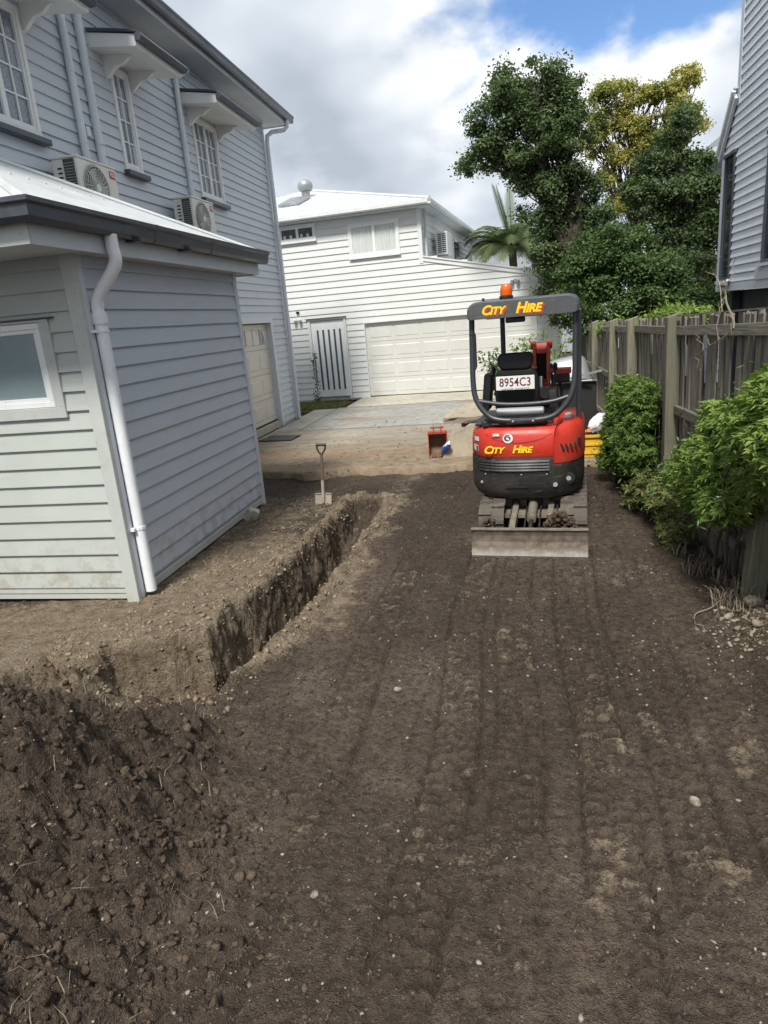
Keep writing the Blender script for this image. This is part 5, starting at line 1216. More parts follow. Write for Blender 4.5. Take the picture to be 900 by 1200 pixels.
def build_trees():
    Y = 17.2
    tree('dense_tree', 'tall dark green tree leaning over the garage roof, largest of the trees', (1.9, 17.4, 0),
         [lob(618, 88, Y, 30, 24), lob(655, 100, Y, 24, 22), lob(600, 118, Y, 30, 26), lob(640, 135, Y, 40, 30), lob(672, 150, Y, 20, 30), lob(580, 150, Y, 26, 22), lob(565, 188, Y, 20, 15), lob(598, 185, Y, 32, 18), lob(640, 185, Y, 36, 26), lob(622, 212, Y, 24, 12), lob(655, 225, Y, 30, 24), lob(640, 255, Y, 22, 22),
          lob(665, 275, Y, 38, 30), lob(650, 310, Y, 26, 22), lob(672, 335, Y, 34, 34), lob(692, 245, Y, 22, 34)],
         'leaf_dark', 0.076, 1350, 80, 0.125, 21, 0.55, 9, 0.2, fork=at(668, 245, Y), hollow=0.3)
    Y = 18.6
    lo = [lob(722, 112, Y, 20, 18), lob(705, 140, Y, 20, 18), lob(740, 140, Y, 18, 22), lob(765, 112, Y, 14, 14), lob(798, 98, Y, 16, 16), lob(812, 128, Y, 16, 12), lob(785, 130, Y, 16, 16), lob(698, 175, Y, 16, 16), lob(725, 180, Y, 14, 16), lob(752, 175, Y, 12, 20), lob(775, 160, Y, 14, 14), lob(735, 235, Y, 20, 14), lob(712, 215, Y, 14, 14), lob(758, 248, Y, 14, 10), lob(820, 150, Y, 10, 8)]
    tree('yellowing_tree', 'sparse tree with yellow-green leaves and bare twigs showing sky', (3.2, 18.8, 0), lo, 'leaf_yellow', 0.072, 760, 60, 0.10, 22, 0.5, 16, 0.13,
         tint_fn=lambda P, T: np.clip(0.28 + 0.80 * T + 0.2 * np.sin(P[:, 0] * 5), 0, 1), hollow=0.2, fork=at(745, 245, Y))
    Y = 16.2
    tree('evergreen_tree', 'dark evergreen tree pressed against the pale right-hand house', (4.1, 16.4, 0),
         [lob(792, 150, Y, 14, 22), lob(778, 185, Y, 20, 20), lob(805, 190, Y, 20, 22), lob(766, 222, Y, 24, 22), lob(800, 232, Y, 30, 24), lob(820, 265, Y, 26, 26), lob(780, 268, Y, 30, 22), lob(800, 305, Y, 40, 28), lob(832, 230, Y, 12, 24), lob(834, 325, Y, 18, 34)], 'leaf_dark', 0.075, 900, 75, 0.12, 23, 0.55, 8, 0.15, fork=at(790, 260, Y), hollow=0.3)
    Y = 15.0
    tree('garden_bush', 'broad mid-green bush filling the gap above the fence between the trees', (2.9, 15.2, 0),
         [lob(690, 335, Y, 30, 28), lob(725, 325, Y, 36, 32), lob(770, 345, Y, 38, 28), lob(712, 365, Y, 36, 20), lob(818, 355, Y, 30, 24), lob(750, 295, Y, 30, 22), lob(705, 295, Y, 26, 24), lob(765, 372, Y, 36, 16), lob(790, 320, Y, 26, 18)], 'leaf_mid', 0.070, 1000, 75, 0.115, 24, 0.55, 6, 0.1, fork=at(745, 350, Y), group='bushes behind the fence', hollow=0.3)
    Y = 12.2
    tree('low_hedge', 'low light-leaved plant peeping over the fence top beside the right-hand house', (2.4, 12.3, 0), [lob(800, 366, Y, 26, 8), lob(770, 378, Y, 24, 10), lob(820, 372, Y, 20, 8), lob(735, 380, Y, 24, 10)], 'leaf_shrub', 0.09, 90, 40, 0.09, 25, 0.35, 3, 0.05, fork=(2.35, 12.2, 1.2), group='bushes behind the fence')
build_trees()

# palm behind the white house roof
palm = thing('palm_tree', 'pale green palm with feathery fronds behind the garage roof', 'palm', (0.15, 25.0, 0))
def build_palm():
    top = at(600, 292, 25.0); MB().tube(*limb((0.15, 25.0, 0), top, 0.16, 0.12, 3, 0.03)[:1], 0.14, 10).build('trunk', 'bark', palm, smooth=True)
    r_ = random.Random(8)
    for i in range(32):
        az = i / 29 * 2 * math.pi + r_.uniform(-.15, .15); el = R(r_.uniform(15, 62)); L = r_.uniform(1.5, 2.0)
        if i < 3: el = R(86 - i * 7); L = 2.1; az = R(100 + 60 * i)
        V = []; F = []; n = 16; sp = []
        for k in range(n + 1):
            t = k / n; e = el - (0.12 if i < 3 else 1.5) * t * t
            q = sp[-1] + Vector((math.cos(az) * math.cos(e), math.sin(az) * math.cos(e), math.sin(e))) * (L / n) if sp else Vector(top)
            sp.append(q)
        mb = MB(); mb.tube(sp, [0.03 * (1 - k / n * 0.8) for k in range(n + 1)], 4, False)
        for k in range(2, n + 1):
            for dbl in (0, 0.5):
                p = sp[k].lerp(sp[k - 1], dbl); d = (sp[k] - sp[k - 1]).normalized(); side = d.cross(Vector((0, 0, 1)))
                side = side.normalized() if side.length > 0.05 else Vector((1, 0, 0)); ll = 0.62 * math.sin(math.pi * (0.12 + 0.80 * k / n)) * (0.45 if i < 3 else 1)
                for s_ in (-1, 1):
                    tip = p + (side * s_ * 0.75 + d * (0.65 if i >= 3 else 1.6) + Vector((0, 0, -0.30 if i >= 3 else 0))) * ll; w = d * 0.022
                    mid = p.lerp(tip, 0.5) + Vector((0, 0, 0.05 * ll)); mb.add([p - w, p + w, mid + w, tip, mid - w], [(0, 1, 2, 3, 4)])
        o = mb.build('frond', 'leaf_palm', palm)
build_palm()

def whorl_shrub(name, label, base, lobes, n_wh, seed, mat, leaf_len=0.085, flowers=40, cut=None, stems=6):
    """shrub of strap leaves in whorls at the shoot tips"""
    t = thing(name, label, 'shrub', base, 0, 'shrubs along the fence')
    r_ = np.random.default_rng(seed); bl_ = []
    for l in lobes:
        bl_.append((l[0], l[1], l[2], l[3] * 0.86, l[4] * 0.86, l[5] * 0.86))
        for k in range(6):
            d_ = r_.normal(size=3); d_ /= np.linalg.norm(d_); f_ = r_.uniform(0.28, 0.5); q_ = r_.uniform(0.5, 0.82); bl_.append((l[0] + d_[0] * l[3] * q_, l[1] + d_[1] * l[4] * q_, l[2] + d_[2] * l[5] * q_, max(l[3] * f_, .08), max(l[4] * f_, .08), max(l[5] * f_, .08)))
    lobes = bl_
    C, _, _, T = lobes_points(lobes, n_wh, 1, 0.02, seed, 0.62)
    inner, _, _, _ = lobes_points(lobes, n_wh // 2, 1, 0.05, seed + 1, 0.25)
    lc = np.array([l[:3] for l in lobes]); 
    if cut is not None: k = cut(C); C, T = C[k], T[k]; inner = inner[cut(inner)]
    per = 11; n = len(C)
    d = C - lc[np.argmin(((C[:, None] - lc[None]) ** 2).sum(2), 1)]; d /= np.linalg.norm(d, axis=1, keepdims=True) + 1e-6
    ax = d * 0.6 + np.array([0, 0, 0.9]) + r_.normal(size=(n, 3)) * 0.25; ax /= np.linalg.norm(ax, axis=1, keepdims=True)
    e1 = np.cross(ax, r_.normal(size=(n, 3))); e1 /= np.linalg.norm(e1, axis=1, keepdims=True); e2 = np.cross(ax, e1)
    V = []; tint = []
    for j in range(per):
        a = j * 2.4 + r_.uniform(-.3, .3, n); el = 0.25 + 0.75 * (j / per) + r_.uniform(-.2, .2, n)
        dr = (np.cos(a)[:, None] * e1 + np.sin(a)[:, None] * e2); L = (leaf_len * r_.uniform(0.7, 1.25, n))[:, None]
        f1 = dr * np.cos(el)[:, None] + ax * np.sin(el)[:, None]; sd_ = np.cross(f1, ax); sd_ /= np.linalg.norm(sd_, axis=1, keepdims=True) + 1e-6
        o0 = C - ax * 0.02 * j / per; m = o0 + f1 * L * 0.55; tip = o0 + f1 * L * 0.95 + np.array([0, 0, -1]) * L * 0.22; w = L * 0.105
        V.append(np.stack([o0, m + sd_ * w, tip, m - sd_ * w], 1)); tint.append(T * 0.5 + 0.5 * r_.random(n) ** 2 + (0.25 if j > 7 else 0))
    V = np.concatenate(V).reshape(-1, 3); q = np.arange(len(V) // 4) * 4
    F = np.concatenate([np.stack([q, q + 1, q + 2], 1), np.stack([q, q + 2, q + 3], 1)])
    o = mesh_np('foliage', V, F, mat, t); av = np.repeat(np.clip(np.concatenate(tint), 0, 1), 4)
    o.data.attributes.new('tint', 'FLOAT', 'POINT').data.foreach_set('value', av.astype(np.float32))
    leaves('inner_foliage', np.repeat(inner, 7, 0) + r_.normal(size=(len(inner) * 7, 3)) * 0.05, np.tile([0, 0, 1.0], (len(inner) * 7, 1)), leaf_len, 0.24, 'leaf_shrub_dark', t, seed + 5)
    sm = MB(); rr = random.Random(seed)
    for i in range(stems):
        q = Vector(C[rr.randrange(n)]); b = Vector(base) + Vector((rr.uniform(-.1, .1), rr.uniform(-.25, .25), 0)); p, w = limb(b, q, 0.016, 0.005, rr.randint(0, 999), 0.12, 5); sm.tube(p, w, 5, False)
    sm.build('stems', 'bark', t)
    if flowers:
        fm = MB()
        for i in range(flowers):
            q = Vector(C[rr.randrange(n)]) + Vector((rr.uniform(-.03, .02), rr.uniform(-.03, .03), 0.03)); 
            for k in range(5):
                a = k * 1.257; s_ = rr.uniform(0.011, 0.017); fm.add([q, q + Vector((math.cos(a - .5) * s_, math.sin(a - .5) * s_, s_ * .6)), q + Vector((math.cos(a) * s_ * 1.4, math.sin(a) * s_ * 1.4, s_ * .8)), q + Vector((math.cos(a + .5) * s_, math.sin(a + .5) * s_, s_ * .6))], [(0, 1, 2, 3)])
        fm.build('flowers', 'flower_white', t)['kind'] = 'stuff'
    return t
whorl_shrub('flowering_shrub', 'bright green shrub with tiny white flowers, nearest on the right', (1.50, 5.1, 0.0),
            [(1.40, 5.60, 0.70, 0.18, 0.32, 0.18), (1.40, 5.2, 0.88, 0.22, 0.40, 0.25), (1.43, 4.75, 1.06, 0.23, 0.42, 0.34), (1.47, 4.3, 1.22, 0.25, 0.42, 0.38), (1.52, 3.8, 1.30, 0.28, 0.45, 0.38), (1.40, 4.7, 0.80, 0.21, 0.42, 0.24), (1.42, 5.3, 0.62, 0.18, 0.36, 0.20)], 3600, 31, 'leaf_shrub', 0.064, 40, cut=lambda C: C[:, 0] < 1.66)
whorl_shrub('leafy_shrub', 'deeper green rounded shrub between two fence posts, behind the nearer shrub', (1.25, 8.0, 0.0),
            [(1.30, 8.0, 0.85, 0.26, 0.6, 0.42), (1.24, 8.2, 0.62, 0.26, 0.5, 0.38), (1.34, 7.6, 1.02, 0.22, 0.42, 0.32), (1.22, 8.3, 0.40, 0.22, 0.45, 0.34), (1.26, 7.5, 0.52, 0.24, 0.42, 0.34), (1.34, 8.4, 1.0, 0.2, 0.35, 0.28)], 3000, 32, 'leaf_shrub_dark', 0.062, 14, cut=lambda C: C[:, 0] < 1.56)
whorl_shrub('pale_weed', 'straggly yellow-green weed at the foot of the tall fence post', (1.30, 6.75, 0.0),
            [(1.28, 6.75, 0.28, 0.16, 0.3, 0.22), (1.22, 7.0, 0.18, 0.18, 0.25, 0.16), (1.34, 6.3, 0.22, 0.14, 0.3, 0.18), (1.35, 5.9, 0.14, 0.14, 0.3, 0.12)], 260, 33, 'leaf_weed', 0.07, 0, stems=8)

def blades(name, pts, hgt, mat, seed, label, cat, width=0.004, lean=0.6, kind='stuff'):
    r_ = np.random.default_rng(seed); n = len(pts); a = r_.uniform(0, 6.283, n); L = hgt * r_.uniform(0.5, 1.3, n)
    d = np.stack([np.cos(a), np.sin(a), np.zeros(n)], 1); ln = (lean * r_.uniform(0.2, 1.2, n))[:, None]; s = np.stack([-np.sin(a), np.cos(a), np.zeros(n)], 1) * width
    up = np.array([0, 0, 1.0]); p = np.asarray(pts); m = p + (up * 0.6 + d * ln * 0.3) * L[:, None]; t = p + (up * (1 - 0.35 * ln) + d * ln) * L[:, None]
    V = np.stack([p - s, p + s, m + s * 0.8, t, m - s * 0.8], 1).reshape(-1, 3); q = np.arange(n) * 5
    F = np.concatenate([np.stack([q, q + 1, q + 2], 1), np.stack([q, q + 2, q + 4], 1), np.stack([q + 4, q + 2, q + 3], 1)])
    o = mesh_np(name, V, F, mat); o.data.attributes.new('tint', 'FLOAT', 'POINT').data.foreach_set('value', np.repeat(r_.random(n), 5).astype(np.float32)); tag(o, label, cat, kind=kind); return o
def build_grass():
    r_ = np.random.default_rng(9); n = 2600
    x = r_.uniform(-6.1, -4.45, n); y = r_.uniform(16.7, 18.5, n); k = (y > 16.85 + (x + 6.1) * 0.05) & (x < -4.45 - (y - 16.7) * 0.05); p = np.stack([x[k], y[k], np.full(k.sum(), -0.01)], 1)
    blades('grass', p, 0.10, 'grass', 3, 'small patch of lawn before the slotted white door', 'grass', 0.006)
    n = 700; x = 1.28 + 0.22 * r_.random(n); y = r_.uniform(4.2, 6.6, n); x = np.minimum(x, 1.6); h = terrain(x, y)[0]; kk = fbm(x * 4, y * 4, 7, 3) > 0.5
    blades('dry_grass', np.stack([x, y, h], 1)[kk], 0.14, 'dry_stick', 4, 'dry straw-coloured grass tufts at the foot of the fence', 'grass', 0.003, 0.9)
build_grass()
def build_roots():
    r_ = np.random.default_rng(77); x = r_.uniform(-2.95, -1.95, 60000); y = r_.uniform(3.7, 7.6, 60000); d = trench_d(x, y); k = (d > -0.015) & (d < 0.03) & (x < np.interp(y, [3.7, 4.2, 7.6], [-2.0, -2.1, -1.9])) & (fbm(x * 5, y * 5, 19, 3) > 0.46); x, y = x[k][:150], y[k][:150]
    h = terrain(x, y)[0]; blades('cut_roots', np.stack([x, y, h + 0.005], 1), -0.09, 'dry_stick', 78, 'fine cut roots hanging from the lip of the trench', 'roots', 0.0016, 1.2)
    x = r_.uniform(-3.0, -0.9, 900); y = r_.uniform(1.2, 3.2, 900); k = (heap_d(x, y) > 0.05); x, y = x[k][:220], y[k][:220]; h = terrain(x, y)[0]
    blades('heap_roots', np.stack([x, y, h - 0.005], 1), 0.07, 'dry_stick', 79, 'bits of dry root and straw in the spoil heap', 'roots', 0.0016, 1.6)
build_roots()
# bed edging under the lawn
bed = MB().box((-6.3, 16.65, -0.05), (-4.44, 18.62, -0.012)).build('lawn_soil', 'soil'); bed['kind'] = 'structure'
vine_l = thing('climbing_plant', 'thin climbing plant growing up the slotted white door', 'plant', (-5.45, 18.35, 0))
def build_climber():
    r_ = random.Random(5); pts = [(-5.45 + 0.03 * math.sin(z * 5), 18.42 + z * 0.10, z) for z in np.linspace(0, 1.35, 14)]
    MB().tube(pts, 0.008, 5).build('stem', 'bark', vine_l)
    P = np.array([[p[0] + r_.gauss(0, 0.05), p[1] + r_.gauss(0, 0.03) - 0.02, p[2] + r_.gauss(0, 0.05)] for p in pts for _ in range(7 if p[2] > 0.25 else 22)])
    leaves('foliage', P, np.tile([0, -1, 0.4], (len(P), 1)), 0.06, 0.6, 'leaf_mid', vine_l, 6)
build_climber()
# dead vine and sticks on the fence, roots on the ground
def dead_vine(name, label, ctrl, r0, seed, twig=8, L=0.3):
    rr = random.Random(seed); t = thing(name, label, 'dead branch', ctrl[0], 0, 'dead vine stems on the fence')
    p = curve_pts(ctrl, 6); MB().tube(p, [r0 * (1 - 0.6 * i / len(p)) for i in range(len(p))], 5).build('stem', 'dry_stick', t)
    for i in range(twig):
        q = p[rr.randrange(2, len(p))]; e = q + Vector((rr.uniform(-.08, .05), rr.uniform(-1, 1) * L, rr.uniform(-.7, 1) * L)); pp, ww = limb(q, e, r0 * .5, r0 * .2, rr.randint(0, 999), .3, 4); MB().tube(pp, ww, 4).build('twig', 'dry_stick', t)
def build_dead():
    a = fx(5.3) - 0.06
    dead_vine('dead_vine', 'dry bare vine stems hanging over the fence top at the right', [(a + .15, 5.9, 2.1), (a + .02, 5.4, 2.02), (a - .04, 5.0, 1.86), (a - .05, 5.5, 1.72), (a - .04, 6.1, 1.58)], 0.008, 2, 9, 0.3)
    dead_vine('dead_vine', 'arching dry twigs rising above the fence before the raised house', [(a + .05, 5.6, 1.95), (a + .06, 5.75, 2.16), (a + .05, 5.95, 2.24), (a + .04, 6.2, 2.2)], 0.006, 3, 6, 0.2)
    dead_vine('broken_stick', 'short grey stick poking out beside the tall post', [(1.46, 6.45, 1.02), (1.42, 6.2, 1.10), (1.40, 5.95, 1.19)], 0.006, 4, 0)
    dead_vine('dry_root', 'pale dry root lying on dark soil near the rubble', [(1.52, 4.62, 0.10), (1.38, 4.55, 0.10), (1.25, 4.42, 0.08), (1.14, 4.36, 0.06), (1.11, 4.2, 0.03)], 0.008, 5, 5, 0.14)
build_dead()

# ---------------------------------------------------------------- mini excavator (local: rear faces -y, x to the right seen from behind)
EXC_LOC, EXC_ROT = (0.205, 6.80, 0.0), R(-5.5)
exc = thing('mini_excavator', 'red and black mini excavator with grey canopy parked on the soil', 'excavator', EXC_LOC, EXC_ROT, world_coords=False)
def rot_x90():   # text lying in the x-z plane, facing -y
    return Matrix(((1, 0, 0, 0), (0, 0, -1, 0), (0, 1, 0, 0), (0, 0, 0, 1)))
def build_excavator():
    # tracks
    for s in (-1, 1):
        xc = s * 0.372; w = 0.235; r_ = 0.165; yc0, yc1, zc = -0.62, 0.62, 0.182
        def loop(off):
            p = []
            for a in np.linspace(-90, 90, 13): p.append((yc1 + (r_ + off) * math.cos(R(a)), zc + (r_ + off) * math.sin(R(a))))
            for a in np.linspace(90, 270, 13): p.append((yc0 + (r_ + off) * math.cos(R(a)), zc + (r_ + off) * math.sin(R(a))))
            return p
        o_, i_ = loop(0.0), loop(-0.028); n = len(o_); b = MB(); vs = []
        for x in (xc - w / 2, xc + w / 2):
            vs += [(x, a, c) for a, c in o_] + [(x, a, c) for a, c in i_]
        fs = []
        for k in range(n):
            j = (k + 1) % n
            fs += [(k, j, 2 * n + j, 2 * n + k), (n + k, 3 * n + k, 3 * n + j, n + j), (k, n + k, n + j, j), (2 * n + k, 2 * n + j, 3 * n + j, 3 * n + k)]
        b.add(vs, fs); tr = b.build('track', 'rubber_mud', exc)
        # lugs around the belt, staggered halves
        per = []; pts = loop(0.0)
        seg = [math.dist(pts[k], pts[(k + 1) % n]) for k in range(n)]; tot = sum(seg); m = 46
        for q in range(m):
            d = tot * q / m; k = 0
            while d > seg[k]: d -= seg[k]; k += 1
            a, c = pts[k], pts[(k + 1) % n]; t = d / seg[k]; y = a[0] + (c[0] - a[0]) * t; z = a[1] + (c[1] - a[1]) * t; ang = math.atan2(c[1] - a[1], c[0] - a[0])
            half = 0.105; xx = xc + (-0.058 if q % 2 else 0.058) * 1.0
            if z < 0.05: z += 0.0
            MB().obox((xx, y + 0.008 * math.sin(ang), z - 0.008 * math.cos(ang)), (half + 0.012, 0.034, 0.026), (ang, 0, 0)).build('lug', 'rubber_mud', tr)
        for yy, rr_, nm in ((-0.62, 0.125, 'sprocket'), (0.62, 0.125, 'idler')): MB().lathe([(0.04, -0.06), (rr_, -0.05), (rr_, 0.05), (0.04, 0.06)], (xc, yy, zc), 0, 20).build(nm, 'steel_mud', tr)
        for yy in (-0.3, 0.0, 0.3): MB().lathe([(0.05, -0.07), (0.05, 0.07)], (xc, yy, 0.10), 0, 14).build('roller', 'steel_mud', tr)
        MB().box((xc - 0.055, -0.56, 0.13), (xc + 0.055, 0.56, 0.25)).build('track_frame', 'exc_black', exc, bevel=0.01)
    MB().box((-0.28, -0.34, 0.20), (0.28, 0.34, 0.36)).build('undercarriage', 'steel_mud', exc, bevel=0.02)
    MB().lathe([(0.27, 0.0), (0.27, 0.05)], (0, 0, 0.3605), 2, 28).build('slew_ring', 'steel_mud', exc)
    # dozer blade
    prof = [(-1.185, 0.0), (-1.200, 0.03), (-1.185, 0.09), (-1.172, 0.15), (-1.178, 0.21), (-1.195, 0.262), (-1.17, 0.266), (-1.150, 0.21), (-1.145, 0.15), (-1.155, 0.09), (-1.165, 0.0)]
    n = 24; b = MB(); rj = random.Random(2)
    rings = []
    for k in range(n + 1):
        x = -0.495 + 0.99 * k / n; dz = rj.uniform(-.003, .003); rings.append([(x, y, z + (dz if z > 0.25 else 0)) for y, z in prof])
    bl = b.loft(rings).build('dozer_blade', 'blade_steel', exc)
    MB().box((-0.497, -1.206, 0.2665), (0.497, -1.15, 0.2745)).build('blade_top_strip', 'steel_mud', bl)
    for s in (-1, 1): MB().bar((s * 0.165, -1.14, 0.13), (s * 0.165, -0.34, 0.27), 0.055, 0.10).build('blade_arm', 'steel_mud', exc, bevel=0.006, segs=1)
    MB().tube([(0.0, -1.13, 0.17), (0.0, -0.78, 0.245)], 0.022, 10).build('blade_cylinder_rod', 'chrome', exc, smooth=True)
    MB().tube([(0.0, -0.80, 0.24), (0.0, -0.30, 0.34)], 0.042, 12).build('blade_cylinder', 'steel_mud', exc, smooth=True)
    MB().box((-0.28, -0.62, 0.20), (0.28, -0.35, 0.235)).build('cross_plate', 'steel_mud', exc)
    for x in (-0.20, -0.06, 0.07, 0.22): MB().bar((x, -0.95, 0.16), (x, -0.36, 0.30), 0.014, 0.012).build('hose', 'exc_black', exc)
    # upper body
    def outline(ins, front=0.52, n=40, z=0.0, wid=0.520, rear=0.615):
        pts = []; w = wid - ins; rr_ = rear - ins
        for k in range(n):
            a = math.pi * k / (n - 1); c, s_ = math.cos(a), math.sin(a); e = 2 / 3.4
            pts.append((w * math.copysign(abs(c) ** e, c), -rr_ * abs(s_) ** (2 / 2.7), z))
        pts += [(-w, front, z), (w, front, z)]
        return pts
    lv = [(0.345, 0.13), (0.37, 0.075), (0.41, 0.028), (0.46, 0.006), (0.55, 0.0), (0.66, 0.0), (0.745, 0.003), (0.772, 0.012)]
    cw = MB().loft([outline(i, z=z) for z, i in lv]).build('counterweight', 'exc_black', exc, smooth=True)
    lv = [(0.7725, 0.016), (0.79, 0.006), (0.90, 0.008), (0.98, 0.020), (1.02, 0.036), (1.045, 0.065), (1.052, 0.10)]
    hd = MB().loft([outline(i, z=z) for z, i in lv]).build('engine_hood', 'exc_red', exc, smooth=True)
    # right-hand tank cover, standing higher and lower than the hood
    def rc(ins, z):
        P = [p for p in outline(-0.006 + ins, n=40, z=z, front=0.35)]; out = []
        for p in P: out.append((max(p[0], 0.262 + ins * 0.7), p[1], z))
        return out
    MB().loft([rc(0.004, 0.715), rc(0.0, 0.735), rc(0.0, 0.95), rc(0.012, 1.02), rc(0.035, 1.06), rc(0.075, 1.085), rc(0.11, 1.09)]).build('tank_cover', 'exc_red', exc, smooth=True)
    def rear_y(x, ins=0.0):
        w = 0.520 - ins; c = min(1.0, abs(x) / w) ** (3.4 / 2); a = math.acos(c); return -(0.615 - ins) * math.sin(a) ** (2 / 2.7)
    # crease panel, grille louvre
    for k in range(4):
        z = 0.752 - k * 0.027; x0, x1 = -0.40, 0.225; nn = 16; b = MB(); ring = []
        for q in range(nn + 1):
            x = x0 + (x1 - x0) * q / nn; y = rear_y(x); ring.append([(x, y - 0.020, z - 0.014), (x, y + 0.01, z - 0.016), (x, y + 0.01, z + 0.004), (x, y - 0.008, z + 0.004)])
        b.loft(ring).build('louvre', 'exc_black', cw)
    for k in range(4):   # slanted vents
        x = 0.330 + k * 0.036; z = 0.868 - k * 0.001; y = rear_y(x + 0.0, -0.006)
        MB().obox((x, y - 0.001, z), (0.016, 0.016, 0.072), (0, R(-28), -abs(x) * 0.6)).build('vent_slot', 'black_gap', hd)
    MB().obox((0.470, rear_y(0.470, -0.006) - 0.000, 0.885), (0.045, 0.02, 0.06), (0, R(-12), R(38))).build('vent_slot', 'black_gap', hd)
    for x, z, rr_, m in ((0.385, 0.56, 0.042, 'black_gap'), (0.272, 0.515, 0.020, 'cylinder_grey'), (-0.385, 0.535, 0.012, 'cylinder_grey')):
        MB().lathe([(rr_, -0.012), (rr_, 0.02)], (x, rear_y(x) - 0.002, z), 1, 18).build('port', m, cw, smooth=True)
    MB().lathe([(0.05, -0.010), (0.052, 0.0), (0.05, 0.02)], (0.385, rear_y(0.385) - 0.000, 0.56), 1, 20).build('exhaust_ring', 'frame_grey', cw, smooth=True)
    MB().lathe([(0.022, -0.016), (0.022, 0.02)], (0.385, rear_y(0.385) - 0.004, 0.56), 1, 12).build('exhaust_pipe', 'cylinder_grey', cw, smooth=True)
    # decals
    def decal(name, x, z, w, h, mat, par):
        nn = 6; vs = []; fs = []
        for q in range(nn + 1):
            xx = x - w / 2 + w * q / nn; y = rear_y(xx, 0.006) - 0.0035; vs += [(xx, y, z - h / 2), (xx, y, z + h / 2)]
            if q: fs.append((2 * q - 2, 2 * q, 2 * q + 1, 2 * q - 1))
        return MB().add(vs, fs).build(name, mat, par)
    decal('sticker', -0.425, 0.945, 0.05, 0.042, 'plate_white', hd); decal('sticker', -0.435, 0.858, 0.05, 0.055, 'plate_white', hd); decal('sticker_print', -0.424, 0.855, 0.02, 0.045, 'decal_dark', hd)
    decal('sticker', -0.235, 0.995, 0.058, 0.024, 'plate_white', hd)
    # panel seams and creases on the hood
    def seam(name, pts, w=0.006):
        vs = []; fs = []
        for q, (x, z) in enumerate(pts):
            y = rear_y(x, 0.008 if z < 0.96 else 0.022) - 0.003; vs += [(x, y, z - w / 2), (x, y, z + w / 2)]
            if q: fs.append((2 * q - 2, 2 * q, 2 * q + 1, 2 * q - 1))
        MB().add(vs, fs).build(name, 'black_gap', hd)
    seam('panel_seam', [(-0.33 + 0.58 * t, 0.992 - 0.075 * math.sin(math.pi * t) ** 0.8) for t in np.linspace(0, 1, 26)], 0.004)
    for x0 in (-0.345, -0.02, 0.20):
        MB().lathe([(0.007, -0.004), (0.007, 0.01)], (x0, rear_y(x0) - 0.004, 0.62), 1, 8).build('bolt', 'cylinder_grey', cw)
    MB().obox((-0.06, rear_y(-0.06) - 0.003, 0.50), (0.20, 0.008, 0.018), (0, 0, 0)).build('lift_slot', 'black_gap', cw)
    yl = rear_y(-0.13, 0.01)
    lg = MB().lathe([(0.045, -0.006), (0.045, 0.006)], (-0.13, yl - 0.002, 0.962), 1, 28).build('emblem_disc', 'plate_white', hd, smooth=False)
    MB().lathe([(0.048, -0.003), (0.048, 0.006)], (-0.13, yl - 0.002, 0.962), 1, 28).build('emblem_rim', 'text_red', lg)
    def swirl(a0, a1, r0, r1, w, mat):
        V = []; F = []; nn = 14
        for q in range(nn + 1):
            t = q / nn; a = R(a0 + (a1 - a0) * t); rr_ = r0 + (r1 - r0) * t; ww = w * math.sin(math.pi * (0.12 + 0.8 * t))
            V += [(-0.13 + (rr_ - ww) * math.cos(a), yl - 0.0095, 0.962 + (rr_ - ww) * math.sin(a)), (-0.13 + (rr_ + ww) * math.cos(a), yl - 0.0095, 0.962 + (rr_ + ww) * math.sin(a))]
            if q: F.append((2 * q - 2, 2 * q - 1, 2 * q + 1, 2 * q))
        MB().add(V, F).build('emblem_swirl', mat, lg)
    swirl(60, 310, 0.030, 0.018, 0.008, 'decal_dark'); swirl(-60, 130, 0.022, 0.010, 0.007, 'decal_dark')
    RX = rot_x90()
    for body, x, sz in (('City', -0.262, 0.098), ('Hire', -0.012, 0.098)):
        T = Matrix.Translation((x, min(rear_y(x - 0.09, 0.006), rear_y(x + 0.09, 0.006), rear_y(x, 0.006)) - 0.006, 0.856)) @ RX
        text_mesh('lettering', body, sz, 'text_yellow', hd, T, 0.002, 0.28, 0.0035, True, 0.95)
    # deck, seat and controls
    MB().box((-0.44, -0.42, 1.0525), (0.25, 0.42, 1.085)).build('deck', 'exc_black', exc, bevel=0.01)
    MB().box((-0.40, -0.50, 1.0525), (0.20, -0.36, 1.12)).build('rear_cover', 'exc_black', exc, bevel=0.02)
    for k, x in enumerate((-0.31, -0.16)): decal_y = -0.5015; MB().box((x, -0.5025, 1.075), (x + 0.07, -0.5005, 1.088)).build('warning_label', 'cylinder_grey', exc)
    MB().lathe([(0.042, 0.0), (0.042, 0.45)], (0, 0, 0), 0, 16)
    MB().tube([(-0.27, -0.40, 1.175), (-0.26, -0.40, 1.175), (0.16, -0.40, 1.175), (0.17, -0.40, 1.175)], [0.030, 0.040, 0.040, 0.030], 16).build('manual_tube', 'cylinder_grey', exc, smooth=True)
    sb = MB().loft([[(-0.10 + sx * w_, y, z) for sx, y in ((-1, yb), (1, yb), (1, yf), (-1, yf))] for z, w_, yb, yf in ((1.20, 0.20, -0.14, -0.02), (1.36, 0.215, -0.17, -0.05), (1.50, 0.20, -0.20, -0.09), (1.56, 0.15, -0.21, -0.11))]).build('seat_back', 'seat_black', exc, bevel=0.03, segs=3, smooth=True)
    MB().box((-0.32, -0.10, 1.14), (0.12, 0.36, 1.26)).build('seat_cushion', 'seat_black', exc, bevel=0.04, segs=3, smooth=True)
